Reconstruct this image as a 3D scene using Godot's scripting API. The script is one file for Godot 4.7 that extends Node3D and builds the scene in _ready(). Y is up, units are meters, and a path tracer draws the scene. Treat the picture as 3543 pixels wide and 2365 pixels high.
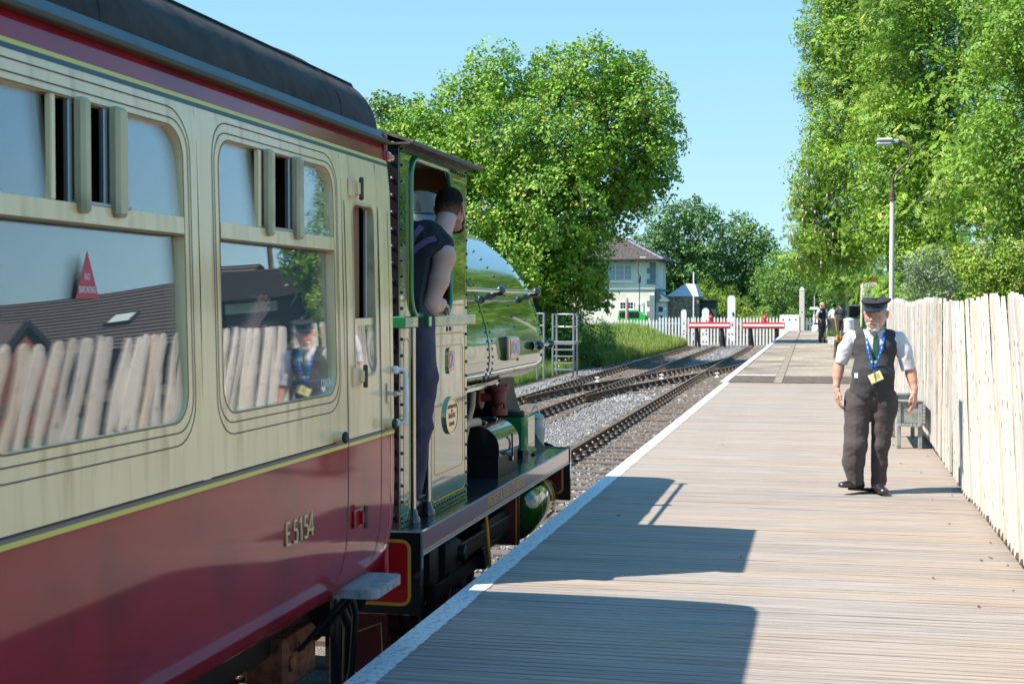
extends Node3D
# World: x to the right across the platform, y up, -z along the line; the platform deck is y = 0.
const RAIL_Y := -0.85
const TRACK_X := -3.59
var rng := RandomNumberGenerator.new()
var taken := {}
var M := {}

func _ready() -> void:
	rng.seed = 7
	set_view()
	make_materials()
	build_ground()
	build_tracks()
	build_platform()
	build_fence()
	build_crossing()
	build_house()
	build_right_side()
	build_coach()
	build_loco()
	build_station_things()
	build_people()
	build_trees()

func set_view() -> void:
	var cam := Camera3D.new()
	cam.name = "camera"
	cam.keep_aspect = Camera3D.KEEP_HEIGHT
	var at := CameraAttributesPhysical.new()
	at.frustum_focal_length = 49.0
	at.frustum_focus_distance = 11.5
	at.frustum_near = 0.05
	at.frustum_far = 900.0
	at.exposure_aperture = 8.0
	cam.attributes = at
	add_child(cam)
	cam.position = Vector3(0, 1.75, 0)
	cam.rotation_degrees = Vector3(-1.580, 12.561, 0)
	cam.fov = 27.52
	cam.near = 0.05
	cam.far = 900.0
	cam.current = true
	var we := WorldEnvironment.new()
	we.name = "environment"
	var e := Environment.new()
	e.background_mode = Environment.BG_SKY
	var sky := Sky.new()
	var sm := ProceduralSkyMaterial.new()
	sm.sky_top_color = Color(0.27, 0.51, 0.70)
	sm.sky_horizon_color = Color(0.565, 0.675, 0.695)
	sm.sky_curve = 0.16
	sm.ground_bottom_color = Color(0.30, 0.32, 0.25)
	sm.ground_horizon_color = Color(0.55, 0.6, 0.55)
	sm.sun_angle_max = 12.0
	sm.sun_curve = 0.1
	sky.sky_material = sm
	e.sky = sky
	e.background_energy_multiplier = 1.0
	e.tonemap_mode = Environment.TONE_MAPPER_LINEAR
	e.tonemap_exposure = 2.5
	e.sdfgi_enabled = true
	e.ssao_enabled = true
	e.ssil_enabled = true
	we.environment = e
	add_child(we)
	var sun := DirectionalLight3D.new()
	sun.name = "sun"
	sun.light_energy = 1.25
	sun.light_color = Color(1.0, 0.965, 0.91)
	sun.light_angular_distance = 0.5
	sun.shadow_enabled = true
	add_child(sun)
	sun.look_at_from_position(Vector3.ZERO, Vector3(0.704, -1.0, -0.38))

# ---------- things and parts ----------
func numbered(n: String) -> String:
	if not taken.has(n):
		taken[n] = 0
		return n
	taken[n] += 1
	return "%s_%03d" % [n, taken[n]]

func tag(o: Node3D, label: String, category: String, group := "") -> Node3D:
	o.set_meta("label", label)
	if category:
		o.set_meta("category", category)
	if group:
		o.set_meta("group", group)
	return o

func thing(called: String, at: Vector3, label: String, category: String, group := "") -> Node3D:
	var o := Node3D.new()
	o.name = numbered(called)
	add_child(o)
	o.position = at
	return tag(o, label, category, group)

func copy_thing(o: Node3D, called: String, at: Vector3, turn: float, label: String) -> Node3D:
	var c: Node3D = o.duplicate()
	c.name = numbered(called)
	add_child(c)
	c.position = at
	c.rotation.y = turn
	c.set_meta("label", label)
	return c

# commits a shape as one mesh; under a thing whose shape was drawn in world coordinates, world = true puts it back
func obj(called: String, st: SurfaceTool, m: Material, parent: Node = null, world := false) -> MeshInstance3D:
	st.generate_normals()
	return put(called, st.commit(), m, parent, world)

func put(called: String, mesh: Mesh, m: Material, parent: Node = null, world := false) -> MeshInstance3D:
	var o := MeshInstance3D.new()
	o.mesh = mesh
	o.material_override = null
	for i in mesh.get_surface_count():
		o.set_surface_override_material(i, m if i == 0 else M.knot)
	if parent == null:
		o.name = numbered(called)
		add_child(o)
	else:
		o.name = called
		parent.add_child(o, true)
		if world:
			o.position = -(parent as Node3D).position
	return o

func struct(o: Node) -> Node:
	o.set_meta("kind", "structure")
	return o

func stuff(o: Node) -> Node:
	o.set_meta("kind", "stuff")
	return o

# ---------- shapes ----------
func ns() -> SurfaceTool:
	var st := SurfaceTool.new()
	st.begin(Mesh.PRIMITIVE_TRIANGLES)
	st.set_smooth_group(-1)
	return st

func V(x: float, y: float, s: float) -> Vector3:   # s metres along the line from the camera
	return Vector3(x, y, -s)

func tri(st: SurfaceTool, a: Vector3, b: Vector3, c: Vector3) -> void:
	st.add_vertex(a)
	st.add_vertex(b)
	st.add_vertex(c)

func quad(st: SurfaceTool, a: Vector3, b: Vector3, c: Vector3, d: Vector3) -> void:
	for v in [a, b, c, a, c, d]:
		st.add_vertex(v)

func uvquad(st: SurfaceTool, p: Array, uv: Array) -> void:
	for i in [0, 1, 2, 0, 2, 3]:
		st.set_uv(uv[i])
		st.add_vertex(p[i])

# box between two corners, edges chamfered by b
func bx(st: SurfaceTool, c: Vector3, size: Vector3, b := 0.0, basis := Basis.IDENTITY) -> void:
	var h := size * 0.5
	st.set_smooth_group(-1)
	b = minf(b, minf(h.x, minf(h.y, h.z)) * 0.9)
	for ax in 3:
		for sg in [-1.0, 1.0]:
			var u := (ax + 1) % 3
			var w := (ax + 2) % 3
			var q: Array[Vector3] = []
			for k in [[-1, -1], [1, -1], [1, 1], [-1, 1]]:
				var p := Vector3.ZERO
				p[ax] = sg * h[ax]
				p[u] = k[0] * (h[u] - b)
				p[w] = k[1] * (h[w] - b)
				q.append(c + basis * p)
			if sg > 0:
				quad(st, q[3], q[2], q[1], q[0])
			else:
				quad(st, q[0], q[1], q[2], q[3])
	if b <= 0.0:
		return
	for ax in 3:   # edges along ax
		var u := (ax + 1) % 3
		var w := (ax + 2) % 3
		for su in [-1.0, 1.0]:
			for sw in [-1.0, 1.0]:
				var q: Array[Vector3] = []
				for k in [[-1.0, 0], [1.0, 0], [1.0, 1], [-1.0, 1]]:
					var p := Vector3.ZERO
					p[ax] = k[0] * (h[ax] - b)
					p[u] = su * (h[u] - (b if k[1] == 1 else 0.0))
					p[w] = sw * (h[w] - (0.0 if k[1] == 1 else b))
					q.append(c + basis * p)
				if su * sw < 0:
					quad(st, q[3], q[2], q[1], q[0])
				else:
					quad(st, q[0], q[1], q[2], q[3])
	for sx in [-1.0, 1.0]:
		for sy in [-1.0, 1.0]:
			for sz in [-1.0, 1.0]:
				var s := Vector3(sx, sy, sz)
				var q: Array[Vector3] = []
				for ax in 3:
					var p := (h - Vector3(b, b, b)) * s
					p[ax] = h[ax] * s[ax]
					q.append(c + basis * p)
				if sx * sy * sz > 0:
					tri(st, q[2], q[1], q[0])
				else:
					tri(st, q[0], q[1], q[2])

func bar(st: SurfaceTool, a: Vector3, b: Vector3, w: float, t: float, bev := 0.0, up := Vector3.UP) -> void:   # a straight bar, w wide, t thick along up
	var d := b - a
	var y := d.normalized()
	var x := y.cross(up).normalized() if absf(y.dot(up)) < 0.999 else y.cross(Vector3.FORWARD).normalized()
	var z := x.cross(y)
	bx(st, (a + b) * 0.5, Vector3(w, d.length(), t), bev, Basis(x, y, z))

# a tube through points with one radius or one per point
func tube(st: SurfaceTool, pts: Array, r, n := 8, caps := true) -> void:
	var rings := []
	var side := Vector3.ZERO
	for i in pts.size():
		var d: Vector3 = (pts[mini(i + 1, pts.size() - 1)] - pts[maxi(i - 1, 0)]).normalized()
		if side == Vector3.ZERO:
			side = d.cross(Vector3.UP) if absf(d.y) < 0.95 else d.cross(Vector3.RIGHT)
		side = (side - d * side.dot(d)).normalized()
		var up := d.cross(side)
		var rad: float = r if r is float else r[i]
		var ring := PackedVector3Array()
		for k in n:
			var a := TAU * k / n
			ring.append(pts[i] + side * cos(a) * rad + up * sin(a) * rad)
		rings.append(ring)
	loft(st, rings, true, caps)

func loft(st: SurfaceTool, rings: Array, closed := true, caps := false, group := 1) -> void:
	st.set_smooth_group(group)
	for i in rings.size() - 1:
		var a: PackedVector3Array = rings[i]
		var b: PackedVector3Array = rings[i + 1]
		var n := a.size()
		for k in (n if closed else n - 1):
			var j := (k + 1) % n
			quad(st, a[k], b[k], b[j], a[j])
	st.set_smooth_group(-1)
	if caps:
		for e in [0, rings.size() - 1]:
			var a: PackedVector3Array = rings[e]
			var c := Vector3.ZERO
			for p in a:
				c += p
			c /= a.size()
			for k in a.size():
				var j := (k + 1) % a.size()
				if e == 0:
					tri(st, c, a[k], a[j])
				else:
					tri(st, c, a[j], a[k])

# revolve [radius, height] pairs about the axis y of xf; sharp bends stay sharp
func lathe(st: SurfaceTool, prof: Array, xf: Transform3D, n := 16) -> void:
	var group := 2
	for i in prof.size() - 1:
		var p: Vector2 = prof[i]
		var q: Vector2 = prof[i + 1]
		if i > 0:
			var o: Vector2 = prof[i - 1]
			if absf((q - p).angle_to(p - o)) > 0.7:
				group = 5 - group
		st.set_smooth_group(group)
		for k in n:
			var a := TAU * k / n
			var b := TAU * (k + 1) / n
			var v := [Vector3(cos(a) * p.x, p.y, sin(a) * p.x), Vector3(cos(b) * p.x, p.y, sin(b) * p.x), Vector3(cos(b) * q.x, q.y, sin(b) * q.x), Vector3(cos(a) * q.x, q.y, sin(a) * q.x)]
			for j in 4:
				v[j] = xf * v[j]
			if p.x > 1e-5:
				tri(st, v[0], v[2], v[1])
			if q.x > 1e-5:
				tri(st, v[0], v[3], v[2])
	st.set_smooth_group(-1)

func ball(st: SurfaceTool, c: Vector3, r: Vector3, n := 12, basis := Basis.IDENTITY) -> void:
	var prof := []
	var m := maxi(4, n / 2)
	for i in m + 1:
		var a := PI * i / m
		prof.append(Vector2(sin(a) if i > 0 and i < m else 0.0, -cos(a)))
	lathe(st, prof, Transform3D(basis * Basis.from_scale(r), c), n)

func cyl(st: SurfaceTool, a: Vector3, b: Vector3, r: float, n := 12, bev := 0.0) -> void:
	var d := b - a
	var y := d.normalized()
	var x := y.cross(Vector3.UP).normalized() if absf(y.y) < 0.99 else Vector3.RIGHT
	var xf := Transform3D(Basis(x, y, x.cross(y)), a)
	var l := d.length()
	if bev > 0:
		lathe(st, [Vector2(0, 0), Vector2(r - bev, 0), Vector2(r, bev), Vector2(r, l - bev), Vector2(r - bev, l), Vector2(0, l)], xf, n)
	else:
		lathe(st, [Vector2(0, 0), Vector2(r, 0), Vector2(r, l), Vector2(0, l)], xf, n)

# a flat outline (x, y of xf) extruded from z = 0 to z = depth, rim chamfered by b on the far face
func prism(st: SurfaceTool, poly: PackedVector2Array, depth: float, xf: Transform3D, smooth := false) -> void:
	if Geometry2D.is_polygon_clockwise(poly):
		poly.reverse()
	var t := Geometry2D.triangulate_polygon(poly)
	st.set_smooth_group(-1)
	for i in range(0, t.size(), 3):
		var a := poly[t[i]]
		var b := poly[t[i + 1]]
		var c := poly[t[i + 2]]
		tri(st, xf * Vector3(a.x, a.y, depth), xf * Vector3(c.x, c.y, depth), xf * Vector3(b.x, b.y, depth))
		tri(st, xf * Vector3(a.x, a.y, 0), xf * Vector3(b.x, b.y, 0), xf * Vector3(c.x, c.y, 0))
	st.set_smooth_group(3 if smooth else -1)
	for i in poly.size():
		var a := poly[i]
		var b := poly[(i + 1) % poly.size()]
		quad(st, xf * Vector3(a.x, a.y, 0), xf * Vector3(a.x, a.y, depth), xf * Vector3(b.x, b.y, depth), xf * Vector3(b.x, b.y, 0))
	st.set_smooth_group(-1)

func rrect(x0: float, y0: float, x1: float, y1: float, r: float, n := 5) -> PackedVector2Array:   # rounded rectangle, anticlockwise
	var p := PackedVector2Array()
	for q in [[x1 - r, y0 + r, -PI / 2], [x1 - r, y1 - r, 0.0], [x0 + r, y1 - r, PI / 2], [x0 + r, y0 + r, PI]]:
		for i in n + 1:
			var a: float = q[2] + PI / 2 * i / n
			p.append(Vector2(q[0] + cos(a) * r, q[1] + sin(a) * r))
	return p

# a closed outline as a thin raised line: outline in (u, v), placed by xf, w wide and t thick
func line_loop(st: SurfaceTool, p: PackedVector2Array, w: float, t: float, xf: Transform3D, closed := true) -> void:
	var n := p.size()
	var inner := PackedVector2Array()
	var outer := PackedVector2Array()
	for i in n:
		var a := p[(i - 1 + n) % n] if closed or i > 0 else p[i]
		var b := p[(i + 1) % n] if closed or i < n - 1 else p[i]
		var d := (b - a).normalized()
		var nn := Vector2(-d.y, d.x) * w * 0.5
		inner.append(p[i] + nn)
		outer.append(p[i] - nn)
	for i in (n if closed else n - 1):
		var j := (i + 1) % n
		var a := xf * Vector3(inner[i].x, inner[i].y, t)
		var b := xf * Vector3(outer[i].x, outer[i].y, t)
		var c := xf * Vector3(outer[j].x, outer[j].y, t)
		var d := xf * Vector3(inner[j].x, inner[j].y, t)
		quad(st, d, c, b, a)
		quad(st, a, b, xf * Vector3(outer[i].x, outer[i].y, 0), xf * Vector3(inner[i].x, inner[i].y, 0))
		quad(st, b, c, xf * Vector3(outer[j].x, outer[j].y, 0), xf * Vector3(outer[i].x, outer[i].y, 0))
		quad(st, d, a, xf * Vector3(inner[i].x, inner[i].y, 0), xf * Vector3(inner[j].x, inner[j].y, 0))

func text(called: String, words: String, height: float, at: Vector3, face: Basis, m: Material, parent: Node, font := "Droid Sans", stretch := 1.0, depth := 0.003, world := true) -> MeshInstance3D:
	var t := TextMesh.new()
	var f := SystemFont.new()
	f.font_names = PackedStringArray([font])
	t.font = f
	t.text = words
	t.font_size = 64
	t.pixel_size = height / 46.0
	t.depth = depth
	t.curve_step = 2.0
	var o := put(called, t, m, parent)
	o.transform = Transform3D(face * Basis.from_scale(Vector3(stretch, 1, 1)), at + face.y.normalized() * height * 0.5 - ((parent as Node3D).position if world else Vector3.ZERO))
	return o

# xf whose x runs along the line away from the camera side, y up, z out towards the platform: for marks on a right-hand side at x
func side_xf(x: float) -> Transform3D:
	return Transform3D(Basis(Vector3(0, 0, -1), Vector3(0, 1, 0), Vector3(1, 0, 0)), Vector3(x, 0, 0))

func rnd(a: float, b: float) -> float:
	return rng.randf_range(a, b)

# ---------- materials ----------
func lin(r: float, g: float, b: float) -> Color:
	return Color(r, g, b).linear_to_srgb()

func noise_tex(freq: float, octaves: int, ramp: Array, size := 512, sd := 1, kind := FastNoiseLite.TYPE_SIMPLEX_SMOOTH, w := 0, normal := false, bump := 4.0) -> NoiseTexture2D:
	var f := FastNoiseLite.new()
	f.noise_type = kind
	f.frequency = freq
	f.fractal_octaves = octaves
	f.seed = sd
	var t := NoiseTexture2D.new()
	t.width = w if w else size
	t.height = size
	t.seamless = true
	t.noise = f
	if normal:
		t.as_normal_map = true
		t.bump_strength = bump
	if ramp:
		var g := Gradient.new()
		g.offsets = PackedFloat32Array()
		g.colors = PackedColorArray()
		var os := PackedFloat32Array()
		var cs := PackedColorArray()
		for r in ramp:
			os.append(r[0])
			cs.append(r[1])
		g.offsets = os
		g.colors = cs
		t.color_ramp = g
	return t

func mat(name_: String, c: Color, rough := 0.6, metal := 0.0) -> StandardMaterial3D:
	var m := StandardMaterial3D.new()
	m.resource_name = name_
	m.albedo_color = c
	m.roughness = rough
	m.metallic = metal
	M[name_] = m
	return m

func gloss(m: StandardMaterial3D, amount := 1.0, rough := 0.04) -> StandardMaterial3D:
	m.clearcoat_enabled = true
	m.clearcoat = amount
	m.clearcoat_roughness = rough
	return m

func tri_tex(m: StandardMaterial3D, t: Texture2D, scale: Vector3, nrm: Texture2D = null, nscale := 1.0, world := true) -> StandardMaterial3D:
	m.albedo_texture = t
	m.uv1_triplanar = true
	m.uv1_world_triplanar = world
	m.uv1_scale = scale
	if nrm:
		m.normal_enabled = true
		m.normal_texture = nrm
		m.normal_scale = nscale
	return m

func grey(a: float) -> Color:
	return Color(a, a, a)

func make_materials() -> void:
	# slow stains and fine grain that several materials share
	var stain := noise_tex(0.006, 5, [[0.0, grey(0.72)], [0.5, grey(0.95)], [1.0, grey(1.0)]], 512, 3)
	var blotch := noise_tex(0.012, 5, [[0.0, grey(0.45)], [0.45, grey(0.8)], [1.0, grey(1.0)]], 512, 5)
	var fine := noise_tex(0.08, 3, [[0.0, grey(0.6)], [0.5, grey(0.9)], [1.0, grey(1.0)]], 512, 8)
	var bumpy := noise_tex(0.02, 4, [], 512, 11, FastNoiseLite.TYPE_SIMPLEX_SMOOTH, 0, true, 3.0)
	var grit := noise_tex(0.12, 3, [], 512, 12, FastNoiseLite.TYPE_SIMPLEX_SMOOTH, 0, true, 6.0)
	var ripple := noise_tex(0.004, 2, [], 512, 14, FastNoiseLite.TYPE_SIMPLEX_SMOOTH, 0, true, 2.0)
	M.stain = stain
	M.blotch = blotch
	M.fine = fine
	# coach paint
	var cream := gloss(mat("cream_paint", lin(0.93, 0.65, 0.335), 0.42), 0.9, 0.10)
	tri_tex(cream, noise_tex(0.01, 5, [[0.0, Color(0.80, 0.75, 0.68)], [0.3, Color(0.94, 0.925, 0.90)], [0.55, grey(0.985)], [1.0, grey(1.0)]], 512, 71), Vector3(1.6, 0.2, 1.6), ripple, 0.08)
	var maroon := gloss(mat("maroon_paint", lin(0.33, 0.006, 0.018), 0.45), 0.9, 0.07)
	tri_tex(maroon, stain, Vector3(0.4, 0.4, 0.4), ripple, 0.10)
	maroon.metallic_specular = 0.18
	mat("yellow_line", lin(0.72, 0.56, 0.10), 0.4)
	mat("dark_blue_line", lin(0.03, 0.05, 0.06), 0.35)
	mat("seam", lin(0.09, 0.065, 0.04), 0.8)
	mat("rust_seam", lin(0.26, 0.13, 0.05), 0.8)
	mat("grey_line", lin(0.20, 0.15, 0.13), 0.6)
	tri_tex(mat("roof_paint", lin(0.060, 0.050, 0.045), 0.9), blotch, Vector3(0.5, 0.7, 0.5), bumpy, 0.5)
	tri_tex(mat("gutter_paint", lin(0.12, 0.14, 0.14), 0.6), stain, Vector3(0.6, 0.6, 0.6))
	tri_tex(mat("sheet_paint", lin(0.62, 0.50, 0.29), 0.4), stain, Vector3(1, 1, 1))
	mat("interior_wood", lin(0.26, 0.10, 0.04), 0.45)
	mat("interior_panel", lin(0.035, 0.018, 0.012), 0.6)
	mat("interior_dark", lin(0.025, 0.022, 0.022), 0.8)
	mat("seat_cloth", lin(0.05, 0.06, 0.10), 0.9)
	mat("chrome", lin(0.62, 0.62, 0.62), 0.18, 1.0)
	mat("rubber", lin(0.018, 0.018, 0.018), 0.7)
	var glass := mat("glass", Color(0.75, 0.85, 0.85, 0.02), 0.0)
	glass.transparency = BaseMaterial3D.TRANSPARENCY_ALPHA
	mat("red_sticker", lin(0.50, 0.03, 0.06), 0.4)
	mat("white_sticker", lin(0.75, 0.75, 0.75), 0.4)
	tri_tex(mat("worn_step", lin(0.30, 0.30, 0.30), 0.7), stain, Vector3(3, 3, 3), bumpy, 0.4)
	tri_tex(mat("bogie_orange", lin(0.33, 0.10, 0.045), 0.7), blotch, Vector3(2, 2, 2))
	tri_tex(mat("oily_black", lin(0.014, 0.014, 0.014), 0.4), fine, Vector3(3, 3, 3), bumpy, 0.4)
	# engine
	var green := gloss(mat("engine_green", lin(0.022, 0.105, 0.010), 0.10), 1.0, 0.025)
	tri_tex(green, stain, Vector3(1.2, 0.3, 1.2), ripple, 0.05)
	green.metallic_specular = 0.95
	gloss(mat("bright_green", lin(0.01, 0.16, 0.045), 0.3), 1.0, 0.03)
	gloss(mat("black_paint", lin(0.010, 0.010, 0.011), 0.3), 1.0, 0.04)
	var soot := mat("satin_black", lin(0.013, 0.013, 0.014), 0.42)
	tri_tex(soot, fine, Vector3(4, 4, 4), grit, 0.2)
	soot.metallic_specular = 0.25
	gloss(mat("wet_plate", lin(0.02, 0.022, 0.024), 0.35), 1.0, 0.06)
	gloss(mat("crimson", lin(0.50, 0.008, 0.012), 0.3), 1.0, 0.05)
	gloss(mat("deep_maroon", lin(0.17, 0.018, 0.022), 0.3), 1.0, 0.04)
	mat("lining", lin(0.72, 0.30, 0.03), 0.4)
	mat("pale_lining", lin(0.58, 0.46, 0.20), 0.4)
	mat("steel", lin(0.55, 0.55, 0.53), 0.14, 1.0)
	mat("brass", lin(0.66, 0.55, 0.34), 0.22, 1.0)
	mat("cab_brown", lin(0.40, 0.19, 0.06), 0.55)
	mat("red_oxide", lin(0.20, 0.032, 0.022), 0.55)
	tri_tex(mat("cab_roof", lin(0.13, 0.11, 0.10), 0.6), blotch, Vector3(2, 2, 2), bumpy, 0.7)
	mat("lagging", lin(0.45, 0.33, 0.18), 0.8)
	# deck, fence and other wood
	var grain := noise_tex(0.016, 5, [[0.0, Color(0.62, 0.58, 0.55)], [0.25, Color(0.80, 0.76, 0.72)], [0.5, Color(0.90, 0.87, 0.84)], [0.8, Color(0.96, 0.94, 0.92)], [1.0, Color(1.0, 0.99, 0.98)]], 512, 21)
	M.grain = grain
	var grain2 := noise_tex(0.02, 4, [[0.0, Color(0.74, 0.66, 0.58)], [0.25, Color(0.90, 0.86, 0.80)], [0.5, Color(0.97, 0.95, 0.92)], [1.0, Color(1, 1, 1)]], 512, 22)
	var ngrain := noise_tex(0.03, 4, [], 512, 23, FastNoiseLite.TYPE_SIMPLEX_SMOOTH, 0, true, 5.0)
	var tones := [[0.465, 0.425, 0.39], [0.49, 0.445, 0.40], [0.445, 0.43, 0.42], [0.515, 0.45, 0.385], [0.47, 0.445, 0.43], [0.42, 0.40, 0.385], [0.50, 0.455, 0.415], [0.48, 0.425, 0.375]]
	M.deck = []
	for i in tones.size():
		var t: Array = tones[i]
		var m := mat("deck_board_%d" % i, lin(t[0] * 0.82, t[1] * 0.80, t[2] * 0.785), 0.85)
		m.albedo_texture = grain
		m.normal_enabled = true
		m.normal_texture = ngrain
		m.normal_scale = 0.5
		m.uv1_scale = Vector3(0.09, 5.0, 1)
		M.deck.append(m)
	M.picket = []
	for t in [[0.63, 0.595, 0.565], [0.66, 0.635, 0.61], [0.56, 0.55, 0.535], [0.62, 0.54, 0.465], [0.50, 0.48, 0.46], [0.63, 0.59, 0.55]]:
		var m := mat("picket_wood_%d" % M.picket.size(), lin(t[0], t[1], t[2]), 0.75)
		m.albedo_texture = grain2
		m.normal_enabled = true
		m.normal_texture = ngrain
		m.normal_scale = 0.6
		m.uv1_scale = Vector3(8.0, 0.35, 1)
		M.picket.append(m)
	mat("knot", lin(0.10, 0.045, 0.02), 0.8)
	tri_tex(mat("edge_paint", lin(0.72, 0.72, 0.71), 0.6), noise_tex(0.03, 5, [[0.0, Color(0.45, 0.42, 0.4)], [0.2, Color(0.55, 0.52, 0.5)], [0.28, grey(0.9)], [1.0, grey(1.0)]], 512, 77), Vector3(1.6, 1.6, 1.6), ngrain, 0.3)
	tri_tex(mat("grey_plastic", lin(0.30, 0.31, 0.29), 0.55), stain, Vector3(2, 2, 2))
	tri_tex(mat("old_timber", lin(0.26, 0.19, 0.13), 0.85), noise_tex(0.02, 4, [[0, grey(0.45)], [1, grey(1.0)]], 512, 31), Vector3(0.6, 3, 0.6), ngrain, 0.5)
	tri_tex(mat("planter_wood", lin(0.22, 0.11, 0.05), 0.8), blotch, Vector3(2, 4, 2))
	# ground
	tri_tex(mat("concrete", lin(0.37, 0.325, 0.27), 0.9), noise_tex(0.008, 6, [[0.0, Color(0.6, 0.57, 0.54)], [0.4, Color(0.82, 0.8, 0.78)], [0.75, Color(0.95, 0.93, 0.9)], [1, Color(1.25, 1.22, 1.18)]], 512, 33), Vector3(0.083, 0.083, 0.083), grit, 0.3)
	tri_tex(mat("pale_concrete", lin(0.40, 0.33, 0.25), 0.9), blotch, Vector3(0.5, 0.5, 0.5), grit, 0.4)
	tri_tex(mat("brown_patch", lin(0.18, 0.125, 0.10), 0.9), blotch, Vector3(0.7, 0.7, 0.7), grit, 0.4)
	tri_tex(mat("ballast_bed", lin(0.36, 0.34, 0.31), 0.95), noise_tex(0.09, 3, [[0, grey(0.25)], [0.5, grey(0.8)], [1, grey(1.1)]], 512, 35), Vector3(0.8, 0.8, 0.8), grit, 1.5)
	tri_tex(mat("soil", lin(0.09, 0.085, 0.04), 0.95), blotch, Vector3(0.2, 0.2, 0.2), grit, 1.0)
	tri_tex(mat("meadow", lin(0.06, 0.11, 0.025), 0.95), blotch, Vector3(0.15, 0.15, 0.15), grit, 1.0)
	var stone := mat("stone", Color.WHITE, 0.85)
	stone.vertex_color_use_as_albedo = true
	tri_tex(mat("sleeper", lin(0.17, 0.13, 0.10), 0.85), fine, Vector3(1, 6, 6), grit, 0.5)
	tri_tex(mat("rust_rail", lin(0.155, 0.058, 0.022), 0.75), blotch, Vector3(2, 2, 2))
	mat("rail_top", lin(0.34, 0.22, 0.13), 0.34, 0.7)
	mat("chair_iron", lin(0.24, 0.17, 0.12), 0.5, 0.4)
	# painted things
	mat("white_paint", lin(0.78, 0.77, 0.74), 0.55)
	tri_tex(mat("worn_white", lin(0.66, 0.62, 0.56), 0.6), noise_tex(0.02, 4, [[0.0, Color(0.5, 0.25, 0.1)], [0.12, Color(0.7, 0.5, 0.36)], [0.2, Color(0.95, 0.94, 0.92)], [1, grey(1)]], 512, 41), Vector3(1.5, 0.8, 1.5))
	mat("signal_red", lin(0.55, 0.02, 0.025), 0.4)
	mat("tar_black", lin(0.02, 0.02, 0.022), 0.6)
	tri_tex(mat("render_cream", lin(0.84, 0.79, 0.68), 0.9), noise_tex(0.01, 4, [[0, grey(0.88)], [0.6, grey(1)]], 256, 73), Vector3(0.15, 0.15, 0.15))
	mat("quoin_grey", lin(0.20, 0.25, 0.26), 0.8)
	tri_tex(mat("slate", lin(0.30, 0.255, 0.24), 0.8), blotch, Vector3(0.8, 0.8, 0.8))
	mat("ridge_tile", lin(0.22, 0.22, 0.23), 0.7)
	mat("window_dark", lin(0.02, 0.025, 0.03), 0.06)
	mat("curtain", lin(0.42, 0.44, 0.46), 0.9)
	mat("sheet_metal", lin(0.50, 0.52, 0.53), 0.6, 0.0)
	tri_tex(mat("shed_wall", lin(0.42, 0.33, 0.23), 0.9), blotch, Vector3(0.5, 0.5, 0.5))
	mat("shed_green", lin(0.05, 0.085, 0.05), 0.8)
	mat("bin_green", lin(0.03, 0.42, 0.06), 0.4)
	gloss(mat("station_green", lin(0.005, 0.15, 0.055), 0.4), 0.5, 0.1)
	tri_tex(mat("board_cream", lin(0.70, 0.61, 0.42), 0.6), stain, Vector3(0.5, 4, 0.5))
	mat("sign_white", lin(0.78, 0.78, 0.78), 0.5)
	mat("letter_black", lin(0.015, 0.015, 0.015), 0.5)
	mat("galvanised", lin(0.40, 0.41, 0.41), 0.38, 0.7)
	mat("lamp_grey", lin(0.42, 0.40, 0.36), 0.5)
	mat("lamp_bowl", lin(0.55, 0.58, 0.52), 0.25)
	mat("pole_dark", lin(0.10, 0.06, 0.045), 0.5)
	mat("easel_wood", lin(0.42, 0.20, 0.06), 0.6)
	mat("chalkboard", lin(0.045, 0.05, 0.035), 0.7)
	mat("tan_post", lin(0.35, 0.26, 0.18), 0.8)
	tri_tex(mat("brick", lin(0.30, 0.095, 0.05), 0.9), noise_tex(0.05, 3, [[0, grey(0.6)], [1, grey(1.1)]], 512, 51), Vector3(0.8, 0.8, 0.8))
	mat("roof_tile", lin(0.095, 0.065, 0.055), 0.8)
	mat("fascia_brown", lin(0.045, 0.03, 0.03), 0.6)
	mat("bark", lin(0.12, 0.09, 0.06), 0.9)
	tri_tex(M.bark, blotch, Vector3(1, 0.5, 1), bumpy, 1.0)
	mat("pale_bark", lin(0.26, 0.20, 0.11), 0.9)
	# leaves: tint per copy
	for d in [["leaf", 0.55], ["grass_blade", 0.6]]:
		var m := mat(d[0], Color.WHITE, d[1])
		m.vertex_color_use_as_albedo = true
		m.backlight_enabled = true
		m.backlight = Color(0.75, 0.75, 0.75)
	mat("petal_orange", lin(0.80, 0.22, 0.01), 0.7)
	mat("petal_pink", lin(0.75, 0.50, 0.52), 0.7)
	# people
	var skin := mat("skin", Color.WHITE, 0.5)
	skin.vertex_color_use_as_albedo = true
	skin.subsurf_scatter_enabled = true
	skin.subsurf_scatter_strength = 0.12
	var fade := mat("hair_fade", Color.WHITE, 0.85)
	fade.vertex_color_use_as_albedo = true
	fade.metallic_specular = 0.2
	var cloth_n := noise_tex(0.01, 4, [], 512, 61, FastNoiseLite.TYPE_SIMPLEX_SMOOTH, 0, true, 8.0)
	var weave := noise_tex(0.15, 2, [[0, grey(0.8)], [1, grey(1.05)]], 256, 62)
	for c in [["charcoal_cloth", 0.048, 0.047, 0.049], ["trouser_cloth", 0.075, 0.060, 0.058], ["white_cloth", 0.72, 0.70, 0.72], ["black_cloth", 0.017, 0.018, 0.022], ["purple_cloth", 0.060, 0.052, 0.080], ["navy_cloth", 0.015, 0.016, 0.035], ["green_cloth", 0.012, 0.085, 0.045], ["grey_cloth", 0.05, 0.05, 0.06]]:
		var m := mat(c[0], lin(c[1], c[2], c[3]), 0.9)
		tri_tex(m, weave, Vector3(9, 9, 9), cloth_n, 0.35, false)
		m.rim_enabled = true
		m.rim = 0.3
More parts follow.
